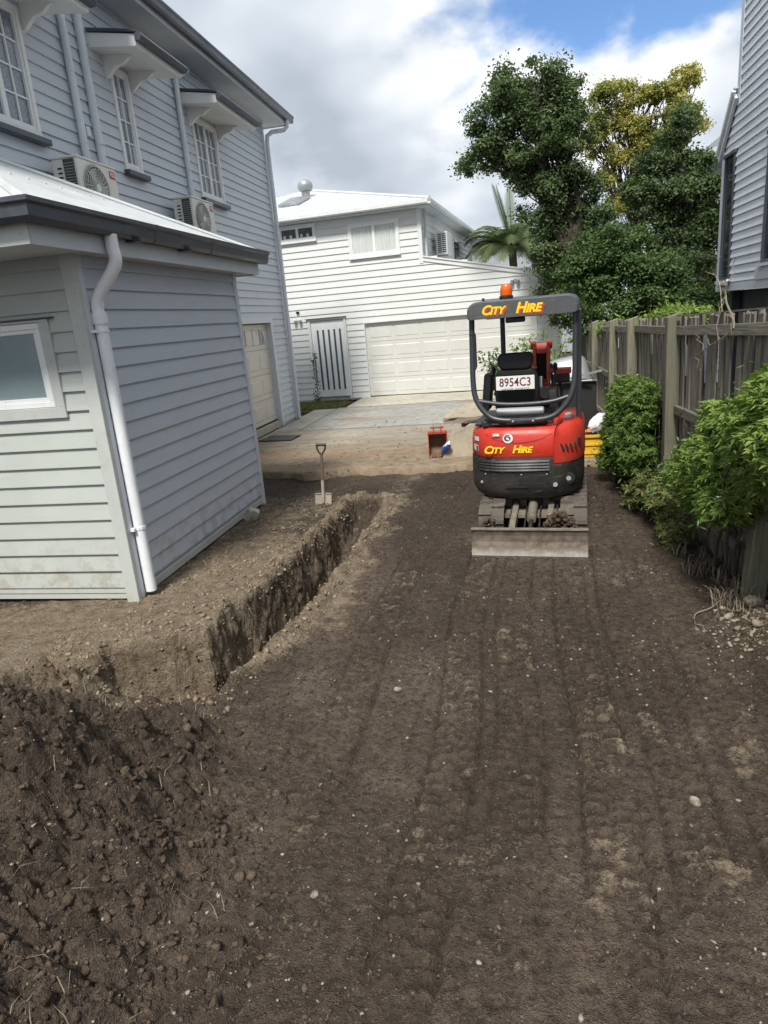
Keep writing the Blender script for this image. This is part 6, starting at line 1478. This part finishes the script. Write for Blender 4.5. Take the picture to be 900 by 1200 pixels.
    MB().loft([[(-0.10 + sx * w_, y, z) for sx, y in ((-1, -0.225), (1, -0.225), (1, -0.13), (-1, -0.13))] for z, w_ in ((1.545, 0.115), (1.58, 0.165), (1.66, 0.17), (1.705, 0.150))]).build('headrest', 'seat_black', exc, bevel=0.028, segs=3, smooth=True)
    pl = MB().box((-0.280, -0.268, 1.365), (0.080, -0.262, 1.495)).build('number_plate', 'plate_white', exc, bevel=0.002, segs=1)
    text_mesh('plate_lettering', '8954C3', 0.112, 'plate_maroon', pl, Matrix.Translation((-0.10, -0.2695, 1.434)) @ RX, 0.0006, 0.0, 0.001, False, 1.02, sx=0.82)
    text_mesh('plate_slogan', 'QUEENSLAND - SUNSHINE STATE', 0.017, 'plate_maroon', pl, Matrix.Translation((-0.10, -0.2692, 1.375)) @ RX, 0.0004)
    for x in (-0.2, 0.0): MB().bar((x, -0.262, 1.48), (x, -0.20, 1.44), 0.02, 0.015).build('plate_bracket', 'steel_grey', exc)
    MB().obox((-0.395, 0.02, 1.33), (0.075, 0.26, 0.36), (0, R(6), 0)).build('left_console', 'seat_black', exc, bevel=0.02, segs=2, smooth=True)
    MB().obox((0.24, 0.05, 1.24), (0.085, 0.34, 0.18), (0, R(-4), 0)).build('right_console', 'seat_black', exc, bevel=0.02, segs=2, smooth=True)
    for x, y in ((-0.37, 0.20), (0.24, 0.24)):
        lv_ = MB().tube([(x, y, 1.32), (x + 0.01, y + 0.03, 1.50)], 0.012, 8).build('joystick', 'frame_grey', exc, smooth=True)
        MB().lathe([(0.014, 0), (0.024, 0.03), (0.022, 0.07), (0.008, 0.085)], (x + 0.01, y + 0.03, 1.47), 2, 10).build('grip', 'seat_black', lv_, smooth=True)
    MB().lathe([(0.055, -0.03), (0.062, 0.0), (0.050, 0.05)], (0.165, -0.05, 1.30), 1, 16).build('armrest_pad', 'seat_black', exc, smooth=True)
    for x in (-0.15, 0.05): MB().tube([(x, 0.46, 1.08), (x, 0.47, 1.42), (x, 0.44, 1.50)], 0.012, 8).build('travel_lever', 'frame_grey', exc, smooth=True)
    MB().box((-0.30, 0.44, 1.0855), (0.2, 0.50, 1.22)).build('front_guard', 'exc_black', exc, bevel=0.01)
    MB().lathe([(0.04, 0.0), (0.04, 0.03), (0.02, 0.045)], (0.385, -0.30, 1.088), 2, 14).build('fuel_cap', 'cylinder_grey', exc, smooth=True)
    # canopy frame
    hoop = curve_pts([(-0.455, -0.46, 2.06), (-0.462, -0.47, 1.75), (-0.462, -0.49, 1.45), (-0.430, -0.51, 1.30), (-0.335, -0.53, 1.175), (-0.22, -0.545, 1.125), (0.02, -0.55, 1.115), (0.21, -0.545, 1.13), (0.32, -0.53, 1.19), (0.408, -0.51, 1.31), (0.445, -0.49, 1.47), (0.452, -0.47, 1.75), (0.452, -0.46, 2.06)], 6)
    MB().tube(hoop, 0.0255, 12).build('roll_hoop', 'frame_grey', exc, smooth=True)
    MB().tube(curve_pts([(-0.425, -0.505, 1.305), (-0.2, -0.53, 1.268), (0.05, -0.535, 1.262), (0.25, -0.53, 1.275), (0.39, -0.505, 1.31)], 6), 0.021, 10).build('cross_bar', 'frame_grey', exc, smooth=True)
    MB().tube([(-0.462, -0.47, 1.92), (-0.452, -0.46, 1.90), (-0.452, -0.46, 1.62), (-0.462, -0.47, 1.60)], 0.030, 8).build('hoop_gusset', 'frame_grey', exc, smooth=True)
    MB().box((0.455, -0.20, 1.05), (0.505, -0.14, 2.06)).build('side_post', 'frame_grey', exc, bevel=0.01)
    MB().box((-0.31, 0.50, 1.60), (-0.262, 0.545, 2.07)).build('front_post', 'frame_grey', exc, bevel=0.01)
    MB().bar((-0.286, 0.52, 1.61), (-0.36, 0.50, 1.06), 0.045, 0.045).build('front_post', 'frame_grey', exc, bevel=0.01)
    for x0 in (-0.10, 0.08): MB().lathe([(0.011, -0.01), (0.011, 0.02)], (x0, -0.578, 1.116), 1, 8).build('hoop_bolt', 'cylinder_grey', exc)
    MB().box((-0.13, -0.572, 1.088), (0.11, -0.52, 1.135)).build('hoop_clamp', 'exc_black', exc, bevel=0.006, segs=1)
    # canopy roof: rounded shell, deep rear fascia
    sec = []
    for a in np.linspace(180, 90, 9): sec.append((-0.385 + 0.105 * math.cos(R(a)), 2.105 + 0.085 * math.sin(R(a))))
    for a in np.linspace(90, 0, 9): sec.append((0.385 + 0.105 * math.cos(R(a)), 2.105 + 0.085 * math.sin(R(a))))
    sec += [(0.488, 2.045), (0.470, 2.035), (-0.470, 2.035), (-0.488, 2.045)]
    rings = []
    for y, sx, dz, zs in ((-0.565, 0.955, 0.0, 0.90), (-0.545, 0.985, 0.0, 0.97), (-0.50, 1.0, 0.0, 1.0), (0.0, 1.0, 0.012, 1.0), (0.48, 1.0, 0.0, 1.0), (0.60, 0.97, -0.02, 0.8)):
        rings.append([(x * sx, y, 2.04 + (z - 2.04) * zs + dz) for x, z in sec])
    rf = MB().loft(rings).build('canopy_roof', 'canopy_grey', exc, smooth=True)
    for body, x, sz in (('City', -0.255, 0.112), ('Hire', 0.055, 0.125)):
        for dx, dy, dz, m in ((0.016, 0.002, -0.010, 'text_red'), (0.0, 0.0, 0.0, 'text_yellow')):
            text_mesh('lettering', body, sz, m, rf, Matrix.Translation((x + dx, -0.5675 + dy, 2.105 + dz)) @ RX, 0.001, 0.30, 0.004, True, 0.97)
    bc = MB().lathe([(0.060, 0.0), (0.064, 0.03), (0.056, 0.035)], (-0.155, -0.30, 2.1905), 2, 18).build('beacon_base', 'exc_black', exc, smooth=True)
    bd = MB().lathe([(0.052, 0.036), (0.056, 0.045), (0.052, 0.075), (0.054, 0.08), (0.048, 0.115), (0.040, 0.128), (0.01, 0.132)], (-0.155, -0.30, 2.1905), 2, 20).build('beacon', 'beacon_amber', exc, smooth=True)
    MB().lathe([(0.012, 0), (0.012, 0.03)], (-0.345, -0.45, 2.187), 2, 8).build('roof_bolt', 'exc_black', exc)
    MB().tube([(0.43, -0.48, 2.18), (0.43, -0.48, 2.26)], 0.004, 5).build('aerial', 'exc_black', exc)
    MB().box((-0.15, -0.50, 1.985), (0.02, -0.40, 2.033)).build('work_lamp', 'exc_black', exc, bevel=0.012)
    # swing post, boom, dipper
    bx = 0.085
    MB().box((bx - 0.10, 0.52, 0.42), (bx + 0.10, 0.86, 0.80)).build('swing_post', 'boom_red', exc, bevel=0.02)
    A = Vector((bx, 0.74, 0.72)); B = Vector((bx, 0.90, 1.66)); C_ = Vector((bx, 1.75, 2.0)); 
    w = 0.036
    boom = MB()
    for s in (-1, 1): boom.bar(A + Vector((s * 0.072, 0, 0)), B + Vector((s * 0.072, 0, 0.02)), w, 0.15, (0, 1, 0))
    bo = boom.build('boom', 'boom_red', exc, bevel=0.006, segs=1)
    MB().bar(A + Vector((0, 0.05, 0.1)), B + Vector((0, 0.05, -0.02)), 0.108, 0.05, (0, 1, 0)).build('boom_web', 'boom_red', bo)
    for t in (0.60, 0.98): p = A.lerp(B, t); MB().obox((p.x, p.y - 0.055, p.z), (0.108, 0.03, 0.05)).build('boom_bridge', 'boom_red', bo, bevel=0.005, segs=1)
    MB().box((bx - 0.052, B.y - 0.04, 1.34), (bx + 0.052, B.y - 0.012, 1.62)).build('boom_recess', 'black_gap', bo)
    MB().tube([A.lerp(B, 0.02) + Vector((0, -0.09, -0.05)), A.lerp(B, 0.58) + Vector((0, -0.085, 0.0))], 0.044, 14).build('boom_cylinder', 'boom_red', exc, smooth=True)
    MB().tube([A.lerp(B, 0.55) + Vector((0, -0.085, 0.0)), A.lerp(B, 0.70) + Vector((0, -0.08, 0.0))], 0.024, 12).build('boom_cylinder_rod', 'chrome', exc, smooth=True)
    for s in (-1, 1):
        MB().lathe([(0.045, -0.028), (0.05, 0.0), (0.045, 0.028)], (bx + s * 0.085, 0.90, 1.705), 0, 14).build('boom_pin', 'boom_red', exc, smooth=True)
        MB().lathe([(0.03, -0.02), (0.03, 0.02)], (bx + s * 0.118, 0.845, 1.36), 0, 10).build('boom_pin', 'boom_red', exc, smooth=True)
    MB().tube([B + Vector((-0.125, 0.0, -0.1)), B + Vector((-0.125, 0.02, -0.32))], 0.018, 8).build('hose_clamp', 'boom_red', exc)
    MB().bar(B, C_ - Vector((0, 0, 0.7)), 0.13, 0.14).build('boom_nose', 'boom_red', exc, bevel=0.01)
    MB().bar((bx, 1.66, 1.36), (bx, 1.55, 0.36), 0.10, 0.12, (0, 1, 0)).build('dipper_arm', 'boom_red', exc, bevel=0.01)
    MB().tube([(bx, 1.0, 1.72), (bx, 1.62, 1.52)], 0.035, 10).build('dipper_cylinder', 'frame_grey', exc, smooth=True)
    MB().box((bx - 0.12, 1.42, 0.05), (bx + 0.12, 1.72, 0.345)).build('quick_hitch', 'exc_black', exc, bevel=0.02)
    bk = MB().box((0.225, 0.62, 1.405), (0.40, 0.80, 1.462)).build('lamp_bracket', 'boom_red', exc, bevel=0.008)
    MB().box((0.235, 0.60, 1.315), (0.385, 0.72, 1.404)).build('boom_lamp', 'exc_black', bk, bevel=0.015)
    MB().bar((bx + 0.09, 0.75, 1.43), (0.23, 0.74, 1.43), 0.05, 0.04).build('lamp_arm', 'boom_red', bk)
    for x in (0.20, 0.27): MB().tube(curve_pts([(x, 0.55, 1.0), (x + 0.03, 0.62, 1.2), (x, 0.72, 1.33), (bx + 0.1, 0.82, 1.5)], 5), 0.014, 8).build('hydraulic_hose', 'exc_black', exc, smooth=True)
build_excavator()
def shift_upper():
    lower = ('track', 'undercarriage', 'dozer', 'blade', 'cross_plate', 'hose', 'slew')
    mt = Matrix.Translation((-0.075, 0, 0)) @ Matrix.Diagonal((1.045, 1, 1, 1)); done = set()
    m2 = Matrix.Translation((-0.062, 0, 0)); body = ('counterweight', 'engine_hood', 'tank_cover', 'deck', 'fuel')
    def go(o, m_):
        if o.data is not None and o.data.name not in done: o.data.transform(m_); done.add(o.data.name)
        for c in o.children: go(c, m_)
    for c in exc.children:
        if not c.name.startswith(lower) or c.name.startswith('hose_clamp'): go(c, mt if c.name.startswith(body) else m2)
shift_upper()
# soil caught behind the blade
def build_blade_soil():
    r_ = np.random.default_rng(44); n = 900; c, s = math.cos(EXC_ROT), math.sin(EXC_ROT)
    u = np.concatenate([r_.normal(0.28, 0.11, 600), r_.normal(-0.36, 0.07, 300)]); v = np.concatenate([r_.uniform(-1.14, -0.86, 600), r_.uniform(-1.14, -0.95, 300)])
    u = np.clip(u, -0.47, 0.47); hm = np.where(u > 0, 0.36 * np.exp(-((u - 0.26) / 0.20) ** 2), 0.30 * np.exp(-((u + 0.36) / 0.10) ** 2)); z = 0.05 + hm * r_.uniform(0.5, 1.0, n) * (1 - (v + 1.14) * 0.8)
    P = np.stack([EXC_LOC[0] + c * u - s * v, EXC_LOC[1] + s * u + c * v, z], 1)
    scatter_lumps('blade_soil', P, 0.012 + 0.028 * r_.random(n) ** 2, 'clod', 1, 0.9, 41, 0.5, 'loose soil heaped behind the dozer blade', 'soil')
build_blade_soil()

# ---------------------------------------------------------------- small things
def build_spade():
    x, y = -2.33, 7.66; z0 = zat(x, y)
    t = thing('spade', 'short-handled spade standing upright in the soil at the trench end', 'spade', (x, y, z0), R(8), world_coords=False); t.rotation_euler = (R(-4), R(3), R(8))
    b = MB(); n = 8; rings = []
    for k in range(n + 1):
        xx = -0.10 + 0.20 * k / n; cv = 0.018 * (1 - (2 * k / n - 1) ** 2); rings.append([(xx, cv, -0.14), (xx, cv + 0.003, -0.14), (xx, cv + 0.003, 0.135 - 0.01 * abs(2 * k / n - 1)), (xx, cv, 0.135 - 0.01 * abs(2 * k / n - 1))])
    bl = b.loft(rings).build('spade_blade', 'spade_steel', t, smooth=True)
    for s in (-1, 1): MB().bar((s * 0.03, 0.012, 0.137), (s * 0.10, 0.004, 0.132), 0.022, 0.006).build('foot_tread', 'spade_steel', bl)
    MB().tube([(0, 0.012, 0.02), (0, 0.006, 0.12), (0, 0.0, 0.30)], [0.018, 0.021, 0.019], 10).build('socket', 'spade_steel', t, smooth=True)
    MB().tube([(0, 0.0, 0.28), (0.002, 0.004, 0.45), (0, 0.0, 0.62)], 0.0165, 10).build('shaft', 'spade_wood', t, smooth=True)
    h = MB()
    for s in (-1, 1): h.tube(curve_pts([(0, 0, 0.60), (s * 0.018, 0, 0.635), (s * 0.046, 0, 0.68), (s * 0.05, 0, 0.735)], 4), 0.011, 8)
    h.build('handle_yoke', 'spade_black', t, smooth=True); MB().tube([(-0.062, 0, 0.735), (0.062, 0, 0.735)], 0.017, 10).build('handle_grip', 'spade_black', t, smooth=True)
build_spade()
def build_bucket():
    t = thing('digger_bucket', 'red digger bucket with rusty inside standing on the dirty concrete', 'bucket', (-1.15, 10.05, 0.05), R(4), world_coords=False)
    w = 0.14; prof = [(-0.10, 0.0), (-0.02, -0.0), (0.12, 0.03), (0.17, 0.12), (0.16, 0.24), (0.08, 0.33), (-0.02, 0.36)]
    b = MB(); th = 0.012; pin = [(y - 0.012, z + 0.010) for y, z in prof]; n = len(prof)
    vs = [(-w, y, z) for y, z in prof] + [(w, y, z) for y, z in prof]; fs = [(k, k + 1, n + k + 1, n + k) for k in range(n - 1)]; MB().add(vs, fs).build('shell', 'bucket_red', t)
    vs = [(-w + .006, y - 0.010, z + 0.003) for y, z in prof] + [(w - .006, y - 0.010, z + 0.003) for y, z in prof]; MB().add(vs, fs).build('inner_lining', 'bucket_rust', t)
    for s in (-1, 1):
        MB().prism(prof, 0, s * w - 0.005, s * w + 0.005).build('side_plate', 'bucket_red', t)
        MB().bar((s * 0.055, -0.02, 0.355), (s * 0.055, 0.0, 0.445), 0.016, 0.07, (0, 1, 0)).build('hitch_ear', 'bucket_red', t, bevel=0.004, segs=1)
        MB().lathe([(0.036, -0.012), (0.036, 0.012)], (s * 0.055, 0.0, 0.435), 0, 14).build('hitch_eye', 'bucket_red', t)
    MB().tube([(-0.10, 0, 0.435), (0.10, 0, 0.435)], 0.018, 10).build('hitch_pin', 'steel_mud', t, smooth=True)
    MB().box((-w - 0.006, -0.04, 0.335), (w + 0.006, 0.06, 0.375)).build('top_beam', 'bucket_red', t, bevel=0.006)
    for k in range(3): MB().prism([(-0.17, -0.015), (-0.09, -0.02), (-0.09, 0.018)], 0, -0.125 + k * 0.11, -0.095 + k * 0.11).build('tooth', 'bucket_rust', t)
build_bucket()
def build_bag():
    t = thing('plastic_bag', 'crumpled blue and white plastic bag leaning on the red bucket', 'bag', (-1.05, 9.90, 0.05), R(-40), world_coords=False)
    for nm, mat, z0, z1, sd_ in (('bag_body', 'bag_blue', 0.0, 0.75, 1), ('bag_stripe', 'bag_white', 0.70, 1.0, 2)):
        rr = random.Random(sd_); rings = []; n = 14
        for k in range(7):
            tt = z0 + (z1 - z0) * k / 6; rad = 0.075 * math.sin(math.pi * (0.10 + 0.82 * tt)) ** 0.7; cx = 0.10 * tt; cz = 0.05 + 0.19 * tt
            rings.append([(cx + rad * 1.1 * math.cos(a) * (1 + rr.uniform(-.18, .18)), rad * 0.75 * math.sin(a) * (1 + rr.uniform(-.18, .18)), cz + rr.uniform(-.012, .012) + 0.03 * math.cos(a)) for a in np.linspace(0, 2 * math.pi, n, endpoint=False)])
        MB().loft(rings).build(nm, mat, t, smooth=True)
build_bag()
def rubble(name, label, loc, rot, poly, th, mat='concrete_broken', cat='concrete slab', seed=1, group='broken slabs behind the excavator'):
    rr = random.Random(seed); b = MB(); rings = []
    fine = []
    for i in range(len(poly)):
        a = Vector(poly[i]); c = Vector(poly[(i + 1) % len(poly)])
        for k in range(4): p = a.lerp(c, k / 4) + Vector((rr.uniform(-.02, .02), rr.uniform(-.02, .02))); fine.append(p)
    for z in (0, th * 0.5, th): rings.append([(p.x + rr.uniform(-.014, .014), p.y + rr.uniform(-.014, .014), z + rr.uniform(-.006, .006)) for p in fine])
    o = b.loft(rings).build(name, mat); o.location = loc; o.rotation_euler = rot; return tag(o, label, cat, group)
rubble('concrete_slab', 'upright sandy broken slab beside the blue bag', (-0.90, 9.98, 0.0), (R(76), 0, R(8)), [(-0.18, 0), (0.42, -0.03), (0.75, 0.02), (0.8, 0.36), (0.35, 0.50), (-0.02, 0.46)], 0.09, seed=3)
rubble('concrete_slab', 'pale slab fragment lying flat on top of the broken slabs', (-0.95, 10.35, 0.48), (R(10), R(-6), R(-4)), [(-0.12, 0), (0.4, -0.12), (0.9, -0.05), (0.9, 0.5), (0.2, 0.55), (-0.06, 0.35)], 0.10, seed=5)
rubble('concrete_slab', 'slab piece under the pile supporting the flat fragment', (-0.72, 10.4, 0.04), (R(3), R(2), R(12)), [(-0.1, 0), (0.8, -0.05), (0.9, 0.6), (0.0, 0.6)], 0.42, seed=7)
rubble('concrete_lump', 'small pale mortar lump at the base of the extension wall', (-3.05, 7.05, 0.0), (R(12), R(20), R(30)), [(-0.06, -0.05), (0.06, -0.06), (0.08, 0.05), (-0.04, 0.07)], 0.13, 'concrete_pale', 'concrete lump', 10, None)
m_ = rubble('floor_mat', 'dark rectangular mat lying before the cream garage door', (-4.50, 12.40, 0.058), (0, 0, R(-6)), [(-0.33, -0.28), (0.34, -0.30), (0.36, 0.22), (-0.30, 0.28)], 0.012, 'mat_dark', 'mat', 12, None)
for i, (x, y, s, lb) in enumerate(((1.47, 4.30, 0.062, 'largest pale rubble lump at the foot of the near post'), (1.40, 4.02, 0.042, 'flat pale stone in front of the rubble mound'), (1.62, 3.95, 0.04, 'small cream stone at the right edge of the rubble'), (1.30, 4.20, 0.036, 'round pale stone on the left of the rubble mound'),
                                   (0.72, 2.62, 0.030, 'pale flat stone alone on the driven soil at right'), (-0.72, 3.45, 0.026, 'whitish stone near the middle of the lane'), (-0.80, 1.95, 0.022, 'cream pebble at the toe of the spoil heap'))):
    V0, F0 = ico(2); rr_ = np.random.default_rng(50 + i); Vs = V0 * np.array([1.0, 0.75, 0.5]) * (1 + 0.30 * (fbm(V0[:, 0] * 1.7 + i * 3, V0[:, 1] * 1.7 + V0[:, 2] * 1.3, 60 + i, 3)[:, None] - 0.5) * 2) * s
    Vs = np.round(Vs / (s * 0.35)) * (s * 0.35) * 0.25 + Vs * 0.75
    o = mesh_np('stone', Vs, F0, 'pebble'); o.location = (x, y, zat(x, y) + s * 0.22); o.rotation_euler = (0.2, 0.15, i * 1.3); tag(o, lb, 'stone', 'loose stones')
# yellow crate, dark bin, barrow tray and oddments by the fence
def build_yard():
    t = thing('yellow_crate', 'yellow ribbed plastic crate on the ground beside the excavator', 'crate', (1.12, 9.70, 0.0), R(-3), world_coords=False)
    b = MB(); b.box((-0.26, -0.2, 0.0), (0.26, -0.185, 0.34)); b.box((-0.26, 0.185, 0.0), (0.26, 0.2, 0.34)); b.box((-0.26, -0.1845, 0.0), (-0.245, 0.1845, 0.34)); b.box((0.245, -0.1845, 0), (0.26, 0.1845, 0.34)); b.box((-0.2445, -0.1845, 0), (0.2445, 0.1845, 0.012)); b.build('crate_body', 'crate_yellow', t)
    for z in (0.10, 0.215, 0.33): MB().box((-0.275, -0.215, z - 0.012), (0.275, 0.215, z + 0.012)).build('rib', 'crate_yellow', t) if z < 0.3 else None
    for s in (-1, 1): MB().box((-0.28, s * 0.2075 - 0.02, 0.32), (0.28, s * 0.2075 + 0.02, 0.352)).build('rim', 'crate_yellow', t)
    MB().box((-0.22, -0.16, 0.20), (0.22, 0.16, 0.33)).build('contents', 'plastic_dark', t, bevel=0.02)
    t = thing('dark_trailer', 'dark low trailer standing behind the yellow crate by the fence', 'trailer', (0.75, 10.9, 0.0), 0, world_coords=False)
    MB().box((-0.42, -0.30, 0.25), (0.48, 0.9, 0.98)).build('trailer_box', 'plastic_dark', t, bevel=0.02)
    for s in (-1, 1): MB().lathe([(0.08, -0.06), (0.24, -0.06), (0.25, 0.0), (0.24, 0.06), (0.08, 0.06)], (s * 0.45 + 0.03, 0.3, 0.27), 0, 20).build('wheel', 'plastic_dark', t, smooth=True)
    MB().tube([(-0.42, -0.32, 0.98), (0.48, -0.32, 0.98)], 0.02, 8).build('top_rail', 'steel_grey', t)
    t = thing('barrow_tray', 'silver metal wheelbarrow tray upturned behind the excavator', 'wheelbarrow', (0.80, 10.85, 0.99), R(-6), world_coords=False); t.scale = (0.85, 0.85, 0.95)
    rings = []
    for z, a, c in ((0.0, 0.46, 0.36), (0.05, 0.44, 0.34), (0.24, 0.34, 0.26), (0.30, 0.26, 0.20), (0.31, 0.20, 0.15)):
        rings.append([(a * math.copysign(abs(math.cos(q)) ** 0.55, math.cos(q)) + 0.0, c * math.copysign(abs(math.sin(q)) ** 0.55, math.sin(q)), z + 0.08 * (math.cos(q) * 0.5 + .5) * (z > .1)) for q in np.linspace(0, 2 * math.pi, 28, endpoint=False)])
    MB().loft(rings).build('tray', 'galv', t, smooth=True)
    MB().tube([(-0.46, -0.36, 0.0), (0.46, -0.36, 0.0)], 0.014, 8).build('tray_lip', 'galv', t)
    MB().bar((-0.10, -0.42, 0.02), (0.62, -0.38, 0.15), 0.03, 0.03).build('handle_bar', 'galv', t)
    t = thing('paint_tin_bag', 'white rubbish bag resting on top of the yellow crate', 'bag', (1.10, 9.72, 0.335), R(20), world_coords=False)
    rr = random.Random(6); rings = []
    for k in range(7):
        tt = k / 6; rad = 0.11 * math.sin(math.pi * (0.12 + 0.8 * tt)) ** 0.6; rings.append([(0.10 * tt + rad * 1.2 * math.cos(a) * (1 + rr.uniform(-.2, .2)), rad * .8 * math.sin(a) * (1 + rr.uniform(-.2, .2)), 0.02 + 0.24 * tt + rr.uniform(-.015, .015)) for a in np.linspace(0, 6.283, 14, endpoint=False)])
    MB().loft(rings).build('bag_body', 'bag_white', t, smooth=True)
    MB().lathe([(0.02, 0), (0.05, 0.03), (0.02, 0.07)], (-0.12, -0.08, 0.02), 2, 10).build('bag_knot', 'terracotta', t, smooth=True)
build_yard()
# potted plants and cut greenery before the garage
def build_greens():
    for i, (x, y, h, sp, lb, mt) in enumerate(((-0.10, 12.6, 1.15, 0.30, 'leafy green plant seen through the excavator frame, left of the boom', 'leaf_mid'), (0.55, 13.2, 1.35, 0.34, 'leafy plant right of the boom with bluish leaves', 'leaf_shrub_dark'))):
        t = thing('potted_plant', lb, 'plant', (x, y, 0.05), 0, 'plants before the garage')
        MB().lathe([(0.13, 0.0), (0.18, 0.30), (0.19, 0.32), (0.165, 0.32), (0.15, 0.28)], (x, y, 0.05), 2, 16).build('pot', 'terracotta', t, smooth=True)
        rr = random.Random(i); C = []
        sm = MB()
        for k in range(9):
            e = Vector((x + rr.uniform(-sp, sp) * 1.3, y + rr.uniform(-sp, sp), h * rr.uniform(0.75, 1.2))); p, w_ = limb((x, y, 0.33), e, 0.012, 0.004, rr.randint(0, 99), 0.15, 5); sm.tube(p, w_, 4, False)
            for q in p[2:]:
                for _ in range(26): C.append((q.x + rr.gauss(0, .10), q.y + rr.gauss(0, .10), q.z + rr.gauss(0, .08)))
        sm.build('stems', 'bark', t); C = np.array(C); leaves('foliage', C, np.tile([0, -.4, 0.8], (len(C), 1)), 0.10, 0.45, mt, t, 60 + i)
    t = thing('strap_leaf_plant', 'upright light green strap-leaved plant beside the raised boom', 'plant', (0.75, 12.2, 0.05), 0)
    rr = random.Random(3)
    for k in range(12):
        a = rr.uniform(0, 6.28); L = rr.uniform(0.9, 1.35); pts = [Vector((0.75 + math.cos(a) * 0.35 * q * q, 12.2 + math.sin(a) * 0.35 * q * q, 0.05 + L * (q - 0.12 * q * q))) for q in np.linspace(0, 1, 7)]
        vs = []; fs = []
        for q, p in enumerate(pts):
            w = 0.035 * math.sin(math.pi * (0.2 + 0.75 * q / 6)); d = Vector((-math.sin(a), math.cos(a), 0)) * w; vs += [p - d, p + Vector((0, 0, -0.01)), p + d]
            if q: b = 3 * q; fs += [(b - 3, b - 2, b + 1, b), (b - 2, b - 1, b + 2, b + 1)]
        MB().add(vs, fs).build('strap_leaf', 'leaf_shrub', t)
build_greens()
